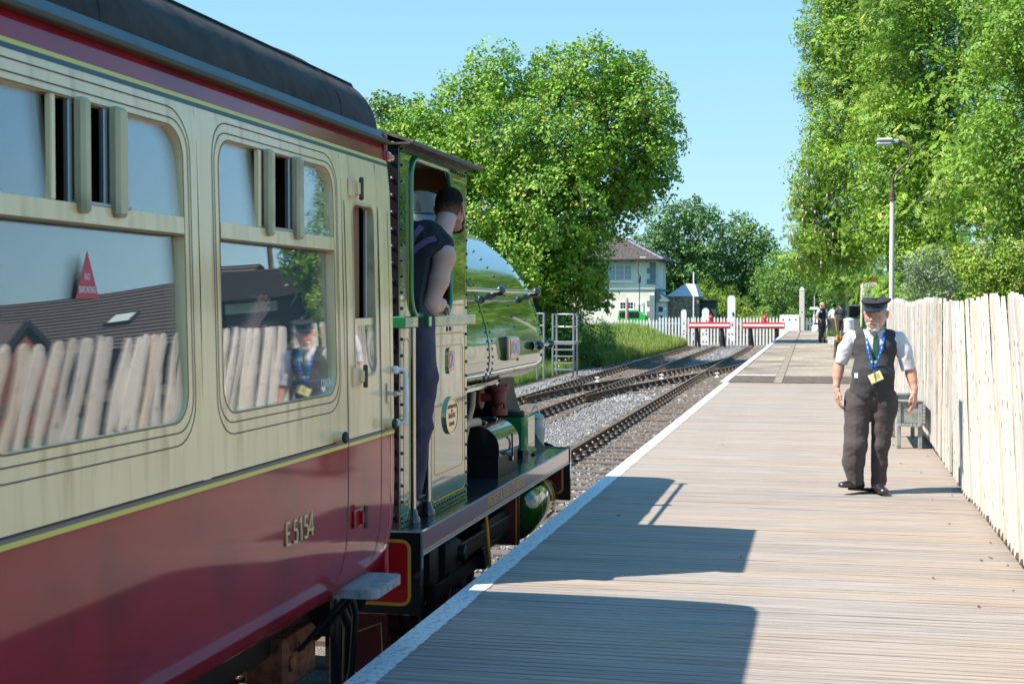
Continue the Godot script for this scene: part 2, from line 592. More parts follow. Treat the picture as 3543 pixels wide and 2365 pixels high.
	gloss(mat("shoe_leather", lin(0.02, 0.017, 0.015), 0.35), 0.8, 0.15)
	gloss(mat("cap_peak", lin(0.012, 0.012, 0.014), 0.25), 1.0, 0.08)
	mat("brace_purple", lin(0.11, 0.075, 0.15), 0.8)
	mat("lanyard_blue", lin(0.01, 0.11, 0.50), 0.5)
	mat("badge_yellow", lin(0.72, 0.66, 0.22), 0.35)
	mat("lime_dot", lin(0.50, 0.75, 0.10), 0.5)
	mat("wire", lin(0.75, 0.72, 0.66), 0.25, 1.0)
	mat("hair_white", lin(0.62, 0.58, 0.54), 0.7)
	mat("hair_dark", lin(0.014, 0.010, 0.008), 0.75)
	mat("hair_blond", lin(0.50, 0.33, 0.16), 0.7)
	mat("hair_brown", lin(0.06, 0.025, 0.014), 0.7)
	mat("lip_dark", lin(0.09, 0.02, 0.02), 0.5)
	mat("eye_white", lin(0.6, 0.58, 0.55), 0.2)
	var spec := mat("spectacle_glass", Color(0.9, 0.95, 0.95, 0.04), 0.0)
	spec.transparency = BaseMaterial3D.TRANSPARENCY_ALPHA

# ---------- ground, track, platform ----------
func sheet(called: String, pts: Array, m: Material, parent: Node = null) -> MeshInstance3D:   # flat quads, each four points anticlockwise seen from above
	var st := ns()
	for p in pts:
		quad(st, p[3], p[2], p[1], p[0])
	return obj(called, st, m, parent)

func build_ground() -> void:
	var st := ns()
	var e := 700.0
	quad(st, Vector3(-e, -1.3, -e), Vector3(e, -1.3, -e), Vector3(e, -1.3, e), Vector3(-e, -1.3, e))
	struct(obj("ground", st, M.soil))
	st = ns()
	bx(st, Vector3(-6.6, -1.19, -42), Vector3(9.0, 0.2, 110), 0.0)
	struct(obj("ballast_bed", st, M.ballast_bed))
	# land behind the fence, level with the platform
	st = ns()
	bx(st, Vector3(41.9, -0.66, -40), Vector3(80, 1.2, 180), 0.0)
	struct(obj("bank", st, M.meadow))
	# low bank on the far side of the line that rises to the left
	st = ns()
	st.set_smooth_group(1)
	var rows := []
	for i in 41:
		var s := -10.0 + i * 3.0
		var r := PackedVector3Array()
		for k in 12:
			var x := -10.4 - k * 1.6
			if s > 62.0:
				x += smoothstep(62.0, 80.0, s) * 1.6
			var y := -1.2 + 0.85 * smoothstep(0.0, 3.0, float(k)) + 0.2 * sin(s * 0.3 + k)
			r.append(V(x, y if k > 0 else -1.35, s))
		rows.append(r)
	loft(st, rows, false, false)
	struct(obj("grass_bank", st, M.meadow))
	# stones
	var mm := MultiMesh.new()
	mm.transform_format = MultiMesh.TRANSFORM_3D
	mm.use_colors = true
	var rock := ns()
	var rr := RandomNumberGenerator.new()
	rr.seed = 4
	var ico: Array[Vector3] = []
	for k in 12:
		ico.append(Vector3(rr.randf_range(-1, 1), rr.randf_range(-0.8, 0.8), rr.randf_range(-1, 1)))
	var sp := SphereMesh.new()
	sp.radial_segments = 6
	sp.rings = 2
	var arr := sp.get_mesh_arrays()
	var pv: PackedVector3Array = arr[Mesh.ARRAY_VERTEX]
	var pi: PackedInt32Array = arr[Mesh.ARRAY_INDEX]
	for i in pi:
		var p := pv[i]
		var h := 1.0 + 0.45 * sin(p.x * 9.0 + p.y * 7.0) * cos(p.z * 8.0 + p.y * 3.0)
		rock.add_vertex(p * h)
	rock.generate_normals()
	mm.mesh = rock.commit()
	var spots := []
	for z in [[12.0, 24.0, 420.0], [24.0, 40.0, 190.0], [40.0, 62.0, 150.0], [62.0, 92.0, 80.0]]:
		var n := int((z[1] - z[0]) * 6.6 * z[2])
		for i in n:
			spots.append(Vector3(rnd(-9.6, -2.5), 0, rnd(z[0], z[1])))
	mm.instance_count = spots.size()
	for i in spots.size():
		var q: Vector3 = spots[i]
		var s := rnd(0.016, 0.042) * (1.0 if q.z < 40 else 1.7)
		var b := Basis.from_euler(Vector3(rnd(0, 6), rnd(0, 6), rnd(0, 6))) * Basis.from_scale(Vector3(s * rnd(0.8, 1.6), s, s * rnd(0.8, 1.3)))
		mm.set_instance_transform(i, Transform3D(b, V(q.x, -1.085 + rnd(-0.01, 0.03), q.z)))
		var t := rnd(0.10, 0.44)
		var w := rnd(-0.05, 0.07)
		if q.x < -7.6 or q.x > -3.0:
			t *= 0.8
		mm.set_instance_color(i, Color(t * (1.0 + w), t * 0.97, t * (0.96 - w)))
	var o := MultiMeshInstance3D.new()
	o.name = "ballast"
	o.multimesh = mm
	o.material_override = M.stone
	add_child(o)
	tag(stuff(o), "loose grey and pinkish ballast stones around the rails", "ballast")

func rail_line(parent: Node, pts: Array) -> void:   # pts: [x, s]; a bullhead rail, its shine a sub-part
	var prof := [[-0.035, -0.01], [-0.03, -0.045], [-0.01, -0.055], [-0.01, -0.105], [-0.06, -0.135], [-0.065, -0.15], [0.065, -0.15], [0.06, -0.135], [0.01, -0.105], [0.01, -0.055], [0.03, -0.045], [0.035, -0.01], [0.026, 0.0], [-0.026, 0.0]]
	var rings := []
	var top := []
	for p in pts:
		var r := PackedVector3Array()
		for q in prof:
			r.append(V(p[0] + q[0], RAIL_Y + q[1], p[1]))
		rings.append(r)
		top.append(PackedVector3Array([V(p[0] + 0.03, RAIL_Y + 0.002, p[1]), V(p[0] - 0.03, RAIL_Y + 0.002, p[1])]))
	var st := ns()
	loft(st, rings, true, true, -1)
	var o := obj("rail", st, M.rust_rail, parent)
	st = ns()
	loft(st, top, false, false, -1)
	obj("running_surface", st, M.rail_top, o)

func along(pts: Array, s: float) -> float:
	for i in pts.size() - 1:
		if s <= pts[i + 1][1]:
			return lerpf(pts[i][0], pts[i + 1][0], clampf((s - pts[i][1]) / (pts[i + 1][1] - pts[i][1]), 0, 1))
	return pts[-1][0]

func smooth_line(pts: Array, from: float, to: float, step: float) -> Array:
	var out := []
	var s := from
	while s <= to + 0.001:
		var x := 0.0
		for k in 9:
			x += along(pts, clampf(s + (k - 4) * 1.2, pts[0][1], pts[-1][1]))
		out.append([x / 9.0, s])
		s += step
	return out

func build_tracks() -> void:
	var left1 := [[-4.34, -6.0], [-4.34, 15.0], [-4.36, 25.0], [-4.42, 33.0], [-4.45, 54.0], [-4.46, 66.0], [-4.40, 89.2]]
	var right1 := []
	for p in left1:
		right1.append([p[0] + 1.5, p[1]])
	var left2 := [[-8.25, -6.0], [-8.26, 40.0], [-8.28, 52.0], [-8.2, 63.0], [-7.93, 89.2]]
	var right2 := [[-6.78, -6.0], [-6.78, 33.0], [-6.66, 42.0], [-6.58, 53.0], [-6.47, 89.2]]
	var xr := [[-6.72, 39.0], [-6.25, 42.8], [-5.45, 47.3], [-4.50, 52.3], [-3.6, 58.5], [-3.03, 64.5], [-2.93, 70.0]]
	var xl := [[-8.2, 38.0], [-7.95, 41.0], [-7.1, 46.6], [-6.1, 52.0], [-5.35, 57.0], [-4.65, 64.0], [-4.5, 68.0]]
	var t1: Node3D = struct(tag(Node3D.new(), "near track with rusty rails beside the platform", ""))
	t1.name = "railway_track"
	add_child(t1)
	var t2: Node3D = struct(Node3D.new())
	t2.name = "railway_track_001"
	add_child(t2)
	var t3: Node3D = struct(Node3D.new())
	t3.name = "crossover_track"
	add_child(t3)
	rail_line(t1, smooth_line(left1, -6, 89.2, 4.0))
	rail_line(t1, smooth_line(right1, -6, 89.2, 4.0))
	rail_line(t2, smooth_line(left2, -6, 89.2, 4.0))
	rail_line(t2, smooth_line(right2, -6, 89.2, 4.0))
	rail_line(t3, smooth_line(xr, 39, 70, 1.0))
	rail_line(t3, smooth_line(xl, 38, 68, 1.0))
	var variants := []
	for k in 4:
		var st := ns()
		bx(st, Vector3.ZERO, Vector3(2.55, 0.13, 0.25), 0.012 + 0.004 * k)
		st.generate_normals()
		variants.append(st.commit())
	var chair := ns()
	bx(chair, Vector3(0, 0.02, 0), Vector3(0.36, 0.045, 0.19), 0.015)
	for s in [-1, 1]:
		bx(chair, Vector3(s * 0.085, 0.075, 0), Vector3(0.06, 0.11, 0.10), 0.02, Basis(Vector3.BACK, s * 0.35))
		cyl(chair, Vector3(s * 0.145, 0.03, 0.05), Vector3(s * 0.145, 0.085, 0.05), 0.022, 6)
		cyl(chair, Vector3(s * 0.145, 0.03, -0.05), Vector3(s * 0.145, 0.085, -0.05), 0.022, 6)
	bx(chair, Vector3(-0.055, 0.075, 0), Vector3(0.05, 0.07, 0.14), 0.01)
	chair.generate_normals()
	var cm := chair.commit()
	for t in [[t1, left1, 1.5, -3.0, 89.0], [t2, left2, 1.47, 10.0, 89.0]]:
		var spots := []
		var s: float = t[3]
		while s < t[4]:
			var x := along(t[1], s)
			var wide := s > 39.0 and s < 66.0
			var o := put("sleeper", variants[rng.randi() % 4], M.sleeper, t[0])
			o.position = V(x + t[2] * 0.5 + rnd(-0.03, 0.03), -1.10 + rnd(-0.008, 0.008), s)
			o.rotation.y = rnd(-0.012, 0.012)
			spots.append(V(x, -1.02, s))
			spots.append(V(x + (t[2] if t[0] == t1 else along(right2, s) - x), -1.02, s))
			if wide and t[0] == t1:
				spots.append(V(along(xr, s), -1.02, s))
			elif wide:
				spots.append(V(along(xl, s), -1.02, s))
			s += 0.70
		var mm := MultiMesh.new()
		mm.transform_format = MultiMesh.TRANSFORM_3D
		mm.mesh = cm
		mm.instance_count = spots.size()
		for i in spots.size():
			mm.set_instance_transform(i, Transform3D(Basis(Vector3.UP, rnd(-0.04, 0.04)), spots[i]))
		var o := MultiMeshInstance3D.new()
		o.name = "rail_chair"
		o.multimesh = mm
		o.material_override = M.chair_iron
		t[0].add_child(o, true)
		stuff(o)
	var k3 := 0
	var s3 := 43.0
	while s3 < 62.0:   # long timbers under the crossing rails
		var st := ns()
		bx(st, Vector3.ZERO, Vector3(4.6, 0.13, 0.26), 0.015)
		st.generate_normals()
		var o := put("sleeper", st.commit(), M.sleeper, t3)
		o.position = V(-5.6, -1.079, s3 + 0.35)
		s3 += 1.4
		k3 += 1
	# white marks and blue-white point stands between the rails
	for p in [[-7.75, 48.6], [-5.75, 51.0], [-3.85, 52.6]]:
		var st := ns()
		bx(st, Vector3(0, 0.02, 0), Vector3(0.16, 0.04, 0.12), 0.01)
		bx(st, Vector3(0, 0.09, 0), Vector3(0.05, 0.12, 0.05), 0.01)
		bx(st, Vector3(0, 0.16, 0), Vector3(0.16, 0.04, 0.08), 0.01)
		var o := obj("point_lock", st, M.white_paint)
		o.position = V(p[0], -1.02, p[1])
		tag(o, ["small white fouling stand beside the far left rails", "small white fouling stand in the middle of the crossover", "small white fouling stand nearest to the platform edge"][taken["point_lock"]], "track marker", "white markers at the points")

func build_platform() -> void:
	var p: Node3D = struct(Node3D.new())
	p.name = "platform"
	add_child(p)
	var pitch := 0.145
	var meshes := []
	for v in 14:
		var st := ns()
		var x0 := -2.14
		var x1 := 1.75
		var y := [0.0, 0.0, -0.009, -0.009, 0.0, 0.0]
		var z := [0.004, 0.066, 0.069, 0.077, 0.080, 0.140]
		var uo := Vector2(rnd(0, 8), v * 0.37)
		for i in 5:
			uvquad(st, [Vector3(x0, y[i], -z[i]), Vector3(x0, y[i + 1], -z[i + 1]), Vector3(x1, y[i + 1], -z[i + 1]), Vector3(x1, y[i], -z[i])],
				[uo + Vector2(0, z[i]), uo + Vector2(0, z[i + 1]), uo + Vector2(x1 - x0, z[i + 1]), uo + Vector2(x1 - x0, z[i])])
		for e in [[z[0], 1], [z[5], 0]]:
			var q := [Vector3(x0, 0, -e[0]), Vector3(x1, 0, -e[0]), Vector3(x1, -0.03, -e[0]), Vector3(x0, -0.03, -e[0])]
			if e[1] == 0:
				q.reverse()
			uvquad(st, q, [uo, uo + Vector2(3.9, 0), uo + Vector2(3.9, 0.03), uo + Vector2(0, 0.03)])
		uvquad(st, [Vector3(x0, 0, -z[5]), Vector3(x0, 0, -z[0]), Vector3(x0, -0.03, -z[0]), Vector3(x0, -0.03, -z[5])], [uo, uo + Vector2(0.1, 0), uo + Vector2(0.1, 0.03), uo + Vector2(0, 0.03)])
		st.generate_normals()
		st.generate_tangents()
		meshes.append(st.commit())
	var n := int((31.2 - 2.2) / pitch)
	var tone := 0
	for i in n:
		if rng.randf() < 0.65:
			tone = rng.randi() % M.deck.size()
		var o := put("plank", meshes[rng.randi() % meshes.size()], M.deck[tone], p)
		o.position = V(0, rnd(-0.0012, 0.0012), 2.2 + i * pitch)
	# painted edge, uneven where the brush crossed the grooves
	var st := ns()
	for i in n * 2:
		var s0 := 2.2 + i * pitch * 0.5
		var s1 := s0 + pitch * 0.5 - 0.003
		var x1 := -2.0 + rnd(-0.006, 0.006)
		var h := 0.004
		quad(st, V(-2.145, h, s0), V(-2.145, h, s1), V(x1, h, s1), V(x1, h, s0))
		quad(st, V(-2.145, h, s1), V(-2.145, h, s0), V(-2.145, -0.07, s0), V(-2.145, -0.07, s1))
	obj("edge_paint", st, M.edge_paint, p)
	st = ns()
	bx(st, Vector3(-0.15, -0.13, -16.7), Vector3(3.85, 0.16, 29), 0)
	bx(st, Vector3(-2.06, -0.6, -16.7), Vector3(0.05, 0.78, 29), 0)
	for i in 12:
		bx(st, Vector3(-2.1, -0.65, -3.0 - i * 2.4), Vector3(0.12, 0.86, 0.15), 0.01)
	obj("under_frame", st, M.old_timber, p)
	st = ns()
	for i in 30:
		var q := Vector2(rnd(-1.9, 1.2), rnd(5.5, 18.0))
		if i > 6:
			q.x = 1.22 - rng.randf() * rng.randf() * 1.6
		var b := Basis(Vector3.UP, rnd(0, 6)) * Basis(Vector3.RIGHT, rnd(-0.4, 0.4))
		bx(st, V(q.x, 0.008, q.y), Vector3(rnd(0.012, 0.035), 0.005, rnd(0.006, 0.014)), 0.001, b)
	stuff(obj("leaf_litter", st, M.knot, p))
	# the old concrete end
	var c: Node3D = struct(Node3D.new())
	c.name = "concrete_platform"
	add_child(c)
	st = ns()
	for q in [[-2.22, 9.0, 31.2, 92.0]]:
		bx(st, Vector3((q[0] + q[1]) * 0.5, -0.56, -(q[2] + q[3]) * 0.5), Vector3(q[1] - q[0], 1.08, q[3] - q[2]), 0.0)
	obj("platform_body", st, M.pale_concrete, c)
	var s := 34.2
	var k := 0
	while s < 92.0:
		var d := 2.4 + 0.5 * (k % 3)
		var e := minf(s + d, 92.0)
		for x in [[-2.04, 0], [0.0, 1], [1.9, 2], [4.2, 3]]:
			var xl: float = [x[0], -0.86, 0.36, 2.0][x[1]]
			var xr: float = [-1.06, 0.35, 1.99, 4.0][x[1]]
			var drift := -(s - 31.2) * 0.0083
			var drift2 := -(e - 31.2) * 0.0083
			var g := ns()
			var y := rnd(-0.003, 0.003) + 0.008
			var a := V(xl + (drift if x[1] == 1 else 0.0), y, s + 0.006)
			var b := V(xr + (drift if x[1] == 0 else 0.0), y, s + 0.006)
			var cc := V(xr + (drift2 if x[1] == 0 else 0.0), y, e - 0.006)
			var dd := V(xl + (drift2 if x[1] == 1 else 0.0), y, e - 0.006)
			quad(g, a, dd, cc, b)
			for w in [[a, b], [b, cc], [cc, dd], [dd, a]]:
				quad(g, w[0], w[1], w[1] - Vector3(0, 0.03, 0), w[0] - Vector3(0, 0.03, 0))
			obj("slab", g, M.concrete, c)
		s = e
		k += 1
	sheet("pale_line", [[V(-1.05, 0.012, 31.2), V(-0.87, 0.012, 31.2), V(-1.40, 0.012, 92), V(-1.58, 0.012, 92)]], M.pale_concrete, c)
	sheet("patch", [[V(-2.04, 0.009, 31.25), V(-1.06, 0.009, 31.25), V(-1.07, 0.009, 34.15), V(-2.04, 0.009, 34.15)], [V(-0.86, 0.009, 31.25), V(9.0, 0.009, 31.25), V(9.0, 0.009, 34.15), V(-0.88, 0.009, 34.15)]], M.brown_patch, c)
	sheet("white_line", [[V(-2.04, 0.014, 34.1), V(-1.09, 0.014, 34.1), V(-1.09, 0.014, 34.35), V(-2.04, 0.014, 34.35)]], M.white_paint, c)
	sheet("edge_paint", [[V(-2.225, 0.012, 31.2), V(-2.06, 0.012, 31.2), V(-2.09, 0.012, 92), V(-2.26, 0.012, 92)]], M.edge_paint, c)

func build_fence() -> void:
	var f := thing("picket_fence", V(1.28, 0, 17), "long pale wooden picket fence of wavy edged boards along the platform", "fence")
	var meshes := []
	for v in 14:
		var st := ns()
		var h := rnd(1.775, 1.805)
		var w := rnd(0.075, 0.118)
		var L := PackedVector2Array()
		var R := PackedVector2Array()
		var ph := rnd(0, 6)
		var fr := rnd(2.0, 5.0)
		for i in 9:
			var y := 0.05 + (h - 0.11) * i / 8.0
			var wob := 0.026 * sin(ph + y * fr) + rnd(-0.005, 0.005)
			var wd := 0.017 * sin(ph * 2.0 + y * fr * 1.4)
			L.append(Vector2(-w * 0.5 + wob - wd, y))
			R.append(Vector2(w * 0.5 + wob + wd, y))
		var tip := Vector2((L[8].x + R[8].x) * 0.5 + rnd(-0.012, 0.012), h)
		var poly := PackedVector2Array()
		for p in R:
			poly.append(p)
		poly.append(tip + Vector2(0.022, 0))
		poly.append(tip - Vector2(0.022, 0))
		for i in 9:
			poly.append(L[8 - i])
		var uo := Vector2(rnd(0, 5), rnd(0, 5))
		var t := Geometry2D.triangulate_polygon(poly)
		for k in range(0, t.size(), 3):   # faces towards the platform (-x) and away
			for face in [[-0.012, 1], [0.012, 0]]:
				for j in ([0, 1, 2] if face[1] else [2, 1, 0]):
					var q := poly[t[k + j]]
					st.set_uv(uo + q)
					st.add_vertex(Vector3(face[0], q.y, q.x))
		for i in poly.size():
			var a := poly[i]
			var b := poly[(i + 1) % poly.size()]
			uvquad(st, [Vector3(-0.012, a.y, a.x), Vector3(-0.012, b.y, b.x), Vector3(0.012, b.y, b.x), Vector3(0.012, a.y, a.x)], [uo + a, uo + b, uo + b + Vector2(0.05, 0), uo + a + Vector2(0.05, 0)])
		st.generate_normals()
		st.generate_tangents()
		var am: ArrayMesh = st.commit()
		st = ns()
		for k in 2 + v % 3:   # knots
			var ky := rnd(0.15, h - 0.2)
			var kx := rnd(-0.02, 0.02)
			var kr := Vector2(rnd(0.006, 0.013), rnd(0.012, 0.03))
			for a in 7:
				var a0 := TAU * a / 7
				var a1 := TAU * (a + 1) / 7
				tri(st, Vector3(-0.0135, ky, kx), Vector3(-0.0135, ky + cos(a1) * kr.y, kx + sin(a1) * kr.x), Vector3(-0.0135, ky + cos(a0) * kr.y, kx + sin(a0) * kr.x))
		st.generate_normals()
		st.commit(am)
		meshes.append(am)
	var s := 2.6
	var i := 0
	while s < 29.5:
		var o := put("picket", meshes[rng.randi() % meshes.size()], M.picket[rng.randi() % M.picket.size()], f)
		var slant := -0.46 * smoothstep(17.5, 11.0, s) + rnd(-0.035, 0.035) - 0.03
		o.transform = Transform3D(Basis(Vector3.BACK, rnd(-0.012, 0.012)) * Basis(Vector3.RIGHT, slant) * Basis.from_scale(Vector3(1, 1.0 / cos(slant), 1)), V(rnd(-0.007, 0.007), 0.03 * sin(s * 0.8) + 0.0016 * s - 0.02, s - 17.0))
		if i == 62:
			o.transform = Transform3D(Basis(Vector3.RIGHT, -0.06), V(0.05, -0.55, s - 17.0))
		s += rnd(0.180, 0.205)
		i += 1
	for y in [0.42, 1.32]:
		for k in 5:
			var st := ns()
			bx(st, V(0.05, y, 5.0 + k * 5.4 - 17.0), Vector3(0.05, 0.09, 5.39), 0.004)
			obj("rail", st, M.old_timber, f)
	for k in 5:
		var st := ns()
		bx(st, V(0.035, 0.065, 5.0 + k * 5.4 - 17.0), Vector3(0.03, 0.13, 5.39), 0.004)
		obj("kick_board", st, M.tar_black, f)
	for k in 12:
		var st := ns()
		bx(st, V(0.125, 0.7, 3.4 + k * 2.35 - 17.0), Vector3(0.09, 1.7, 0.09), 0.006)
		obj("post", st, M.old_timber, f)

# ---------- the far end of the line ----------
func build_crossing() -> void:
	var st: SurfaceTool
	for b in 2:
		var cx: float = [-3.63, -7.02][b]
		var t := thing("buffer_stop", V(cx, -1.0, 89.3), ["red and white buffer stop beside the platform end", "red and white buffer stop nearer to the grassy bank"][b], "buffer stop", "buffer stops at the end of the rails")
		st = ns()
		bx(st, Vector3(0, 1.36, 0.1), Vector3(2.62, 0.40, 0.3), 0.02)
		obj("beam", st, M.signal_red, t)
		st = ns()
		bx(st, Vector3(0, 1.38, 0.256), Vector3(2.56, 0.15, 0.012), 0.0)
		obj("white_band", st, M.white_paint, t)
		for x in [-0.85, 0.75]:
			for k in 2:
				st = ns()
				bar(st, Vector3(x + k * 0.14, 0, 0.1 - k * 1.0), Vector3(x + k * 0.05, 1.24, 0.08), 0.15, 0.2, 0.02)
				obj("post", st, M.tar_black, t)
		st = ns()
		lathe(st, [Vector2(0, 0), Vector2(0.15, 0), Vector2(0.17, 0.05), Vector2(0.12, 0.09), Vector2(0.12, 0.27), Vector2(0.16, 0.3), Vector2(0.12, 0.38), Vector2(0.05, 0.44), Vector2(0, 0.45)], Transform3D(Basis(), Vector3(0.07, 1.57, 0.05)), 10)
		tube(st, [Vector3(0.0, 2.0, 0.05), Vector3(0.07, 2.1, 0.05), Vector3(0.14, 2.0, 0.05)], 0.015, 5)
		cyl(st, Vector3(0.07, 1.75, 0.15), Vector3(0.07, 1.75, 0.2), 0.07, 10)
		var lamp := obj("stop_lamp", st, M.signal_red)
		lamp.position = t.position
		tag(lamp, ["small red lamp on the buffer beam beside the platform", "small red lamp on the buffer beam nearer the bank"][b], "lamp", "red lamps on the buffer stops")
	# white fence across the line
	var f := thing("crossing_fence", V(-7, -1.0, 91.5), "white picket fence on brown rails across the end of the line", "fence")
	var pk := ns()
	prism(pk, PackedVector2Array([Vector2(-0.055, 0), Vector2(0.055, 0), Vector2(0.055, 1.72), Vector2(0, 1.84), Vector2(-0.055, 1.72)]), 0.03, Transform3D())
	pk.generate_normals()
	var pm := pk.commit()
	var x := -13.6
	while x < 0.9:
		var o := put("picket", pm, M.white_paint, f)
		o.position = Vector3(x + 7.0, 0.05 + rnd(-0.02, 0.02), 0)
		o.scale.y = 1.0 if x > -10.5 else 0.9
		x += 0.21
	for y in [0.25, 0.75, 1.45]:
		st = ns()
		bx(st, Vector3(0.4, y, -0.05), Vector3(14.6, 0.11, 0.05), 0)
		obj("rail", st, M.tan_post if y < 1.0 else M.white_paint, f)
	for px in [-5.9, -3.3, -1.7, 0.6, 2.4, 4.4]:
		st = ns()
		bx(st, Vector3(px, 0.85, -0.14), Vector3(0.14, 1.8, 0.13), 0.01)
		obj("post", st, M.tan_post, f)
	st = ns()   # boarded part beside the platform
	# white gate posts
	for g in [[-9.05, 93.5, 0.36, 2.35, "round topped white gate post before the cream house"], [-7.65, 94.0, 0.46, 2.45, "wide round topped white gate post left of the stone shed"], [-6.0, 95.0, 0.52, 3.3, "tall round topped white gate post before the stone shed"]]:
		var t := thing("gate_post", V(g[0], -1.0, g[1]), g[4], "gate post", "white posts of the crossing gates")
		st = ns()
		var out := PackedVector2Array([Vector2(-g[2] / 2, 0), Vector2(g[2] / 2, 0)])
		for i in 9:
			var a := PI * i / 8.0
			out.append(Vector2(cos(a) * g[2] / 2, g[3] - g[2] / 2 + sin(a) * g[2] / 2))
		prism(st, out, 0.25, Transform3D(), true)
		obj("post_body", st, M.white_paint, t)
		st = ns()
		bx(st, Vector3(g[2] * 0.22, g[3] * 0.62, 0.27), Vector3(0.09, 0.26, 0.05), 0.01)
		bx(st, Vector3(g[2] * 0.15, g[3] * 0.4, 0.27), Vector3(0.16, 0.07, 0.05), 0.01)
		obj("hinge", st, M.tar_black, t)
	var t := thing("gate_post", V(-1.3, 0, 91.2), "tall square white post with pointed top at the platform end", "gate post")
	st = ns()
	bx(st, Vector3(0, 1.28, 0), Vector3(0.32, 2.56, 0.32), 0.02)
	obj("post_body", st, M.worn_white, t)
	st = ns()
	lathe(st, [Vector2(0.235, 0), Vector2(0.24, 0.05), Vector2(0, 0.28)], Transform3D(Basis(Vector3.UP, PI / 4), Vector3(0, 2.56, 0)), 4)
	obj("post_cap", st, M.worn_white, t)
	st = ns()
	cyl(st, Vector3(0.0, 1.2, 0.16), Vector3(0, 1.2, 0.18), 0.035, 8)
	obj("bolt", st, M.tar_black, t)
	# the boarded wicket and the short picket run on the platform
	var g := thing("white_gate", V(-2.2, -0.2, 91.0), "solid white boarded gate with slots between buffer stop and tall post", "gate")
	for i in 9:
		st = ns()
		bx(st, Vector3(-0.42 + i * 0.135, 0.55, 0), Vector3(0.128, 1.35 + 0.05 * (i % 2), 0.03), 0.004)
		obj("board", st, M.white_paint, g)
	for i in 3:
		st = ns()
		bx(st, Vector3(-0.28 + i * 0.4, 0.92, 0.022), Vector3(0.07, 0.09, 0.012), 0)
		obj("slot", st, M.tar_black, g)
	var f2 := thing("garden_fence", V(0, 0, 91.0), "short white picket fence right of the tall white post", "fence")
	for i in 9:
		var o := put("picket", pm, M.white_paint, f2)
		o.position = Vector3(-0.55 + i * 0.19, -0.05, 0)
		o.scale.y = 0.62
	for y in [0.25, 0.8]:
		st = ns()
		bx(st, Vector3(0.25, y, -0.05), Vector3(1.8, 0.08, 0.04), 0)
		obj("rail", st, M.white_paint, f2)

func window(parent: Node, xf: Transform3D, w: float, h: float, cols: Array, rows: int, curtains := true) -> void:   # a framed window in the plane of xf, cols: shares of the width
	var st := ns()
	for e in [[0.0, h / 2 - 0.04, w, 0.08], [0.0, -h / 2 + 0.04, w, 0.08]]:
		bx(st, xf * Vector3(e[0], e[1], 0), Vector3(e[2], e[3], 0.10), 0.008, xf.basis)
	for s in [-1, 1]:
		bx(st, xf * Vector3(s * (w / 2 - 0.04), 0, 0), Vector3(0.08, h - 0.16, 0.10), 0.008, xf.basis)
	var x := -w / 2
	for i in cols.size():
		x += w * cols[i]
		if i < cols.size() - 1:
			bx(st, xf * Vector3(x, 0, 0), Vector3(0.09, h - 0.16, 0.09), 0.008, xf.basis)
	bx(st, xf * Vector3(0, -h / 2 - 0.05, 0.05), Vector3(w + 0.2, 0.09, 0.22), 0.01, xf.basis)
	var f := obj("window", st, M.white_paint, parent)
	st = ns()
	bx(st, xf * Vector3(0, 0, -0.02), Vector3(w - 0.1, h - 0.1, 0.012), 0, xf.basis)
	obj("pane", st, M.window_dark, f)
	if curtains:
		st = ns()
		bx(st, xf * Vector3(0, 0, -0.008), Vector3(w - 0.15, h - 0.15, 0.008), 0, xf.basis)
		obj("net_curtain", st, M.curtain, f)
	st = ns()
	x = -w / 2
	for i in cols.size():
		var cw: float = w * cols[i]
		for k in range(1, rows):
			bx(st, xf * Vector3(x + cw / 2, -h / 2 + h * k / rows, 0.01), Vector3(cw - 0.1, 0.025, 0.03), 0, xf.basis)
		if cols[i] > 0.25:
			bx(st, xf * Vector3(x + cw / 2, -0.0, 0.01), Vector3(0.025, h - 0.17, 0.03), 0, xf.basis)
		x += cw
	obj("glazing_bar", st, M.white_paint, f)

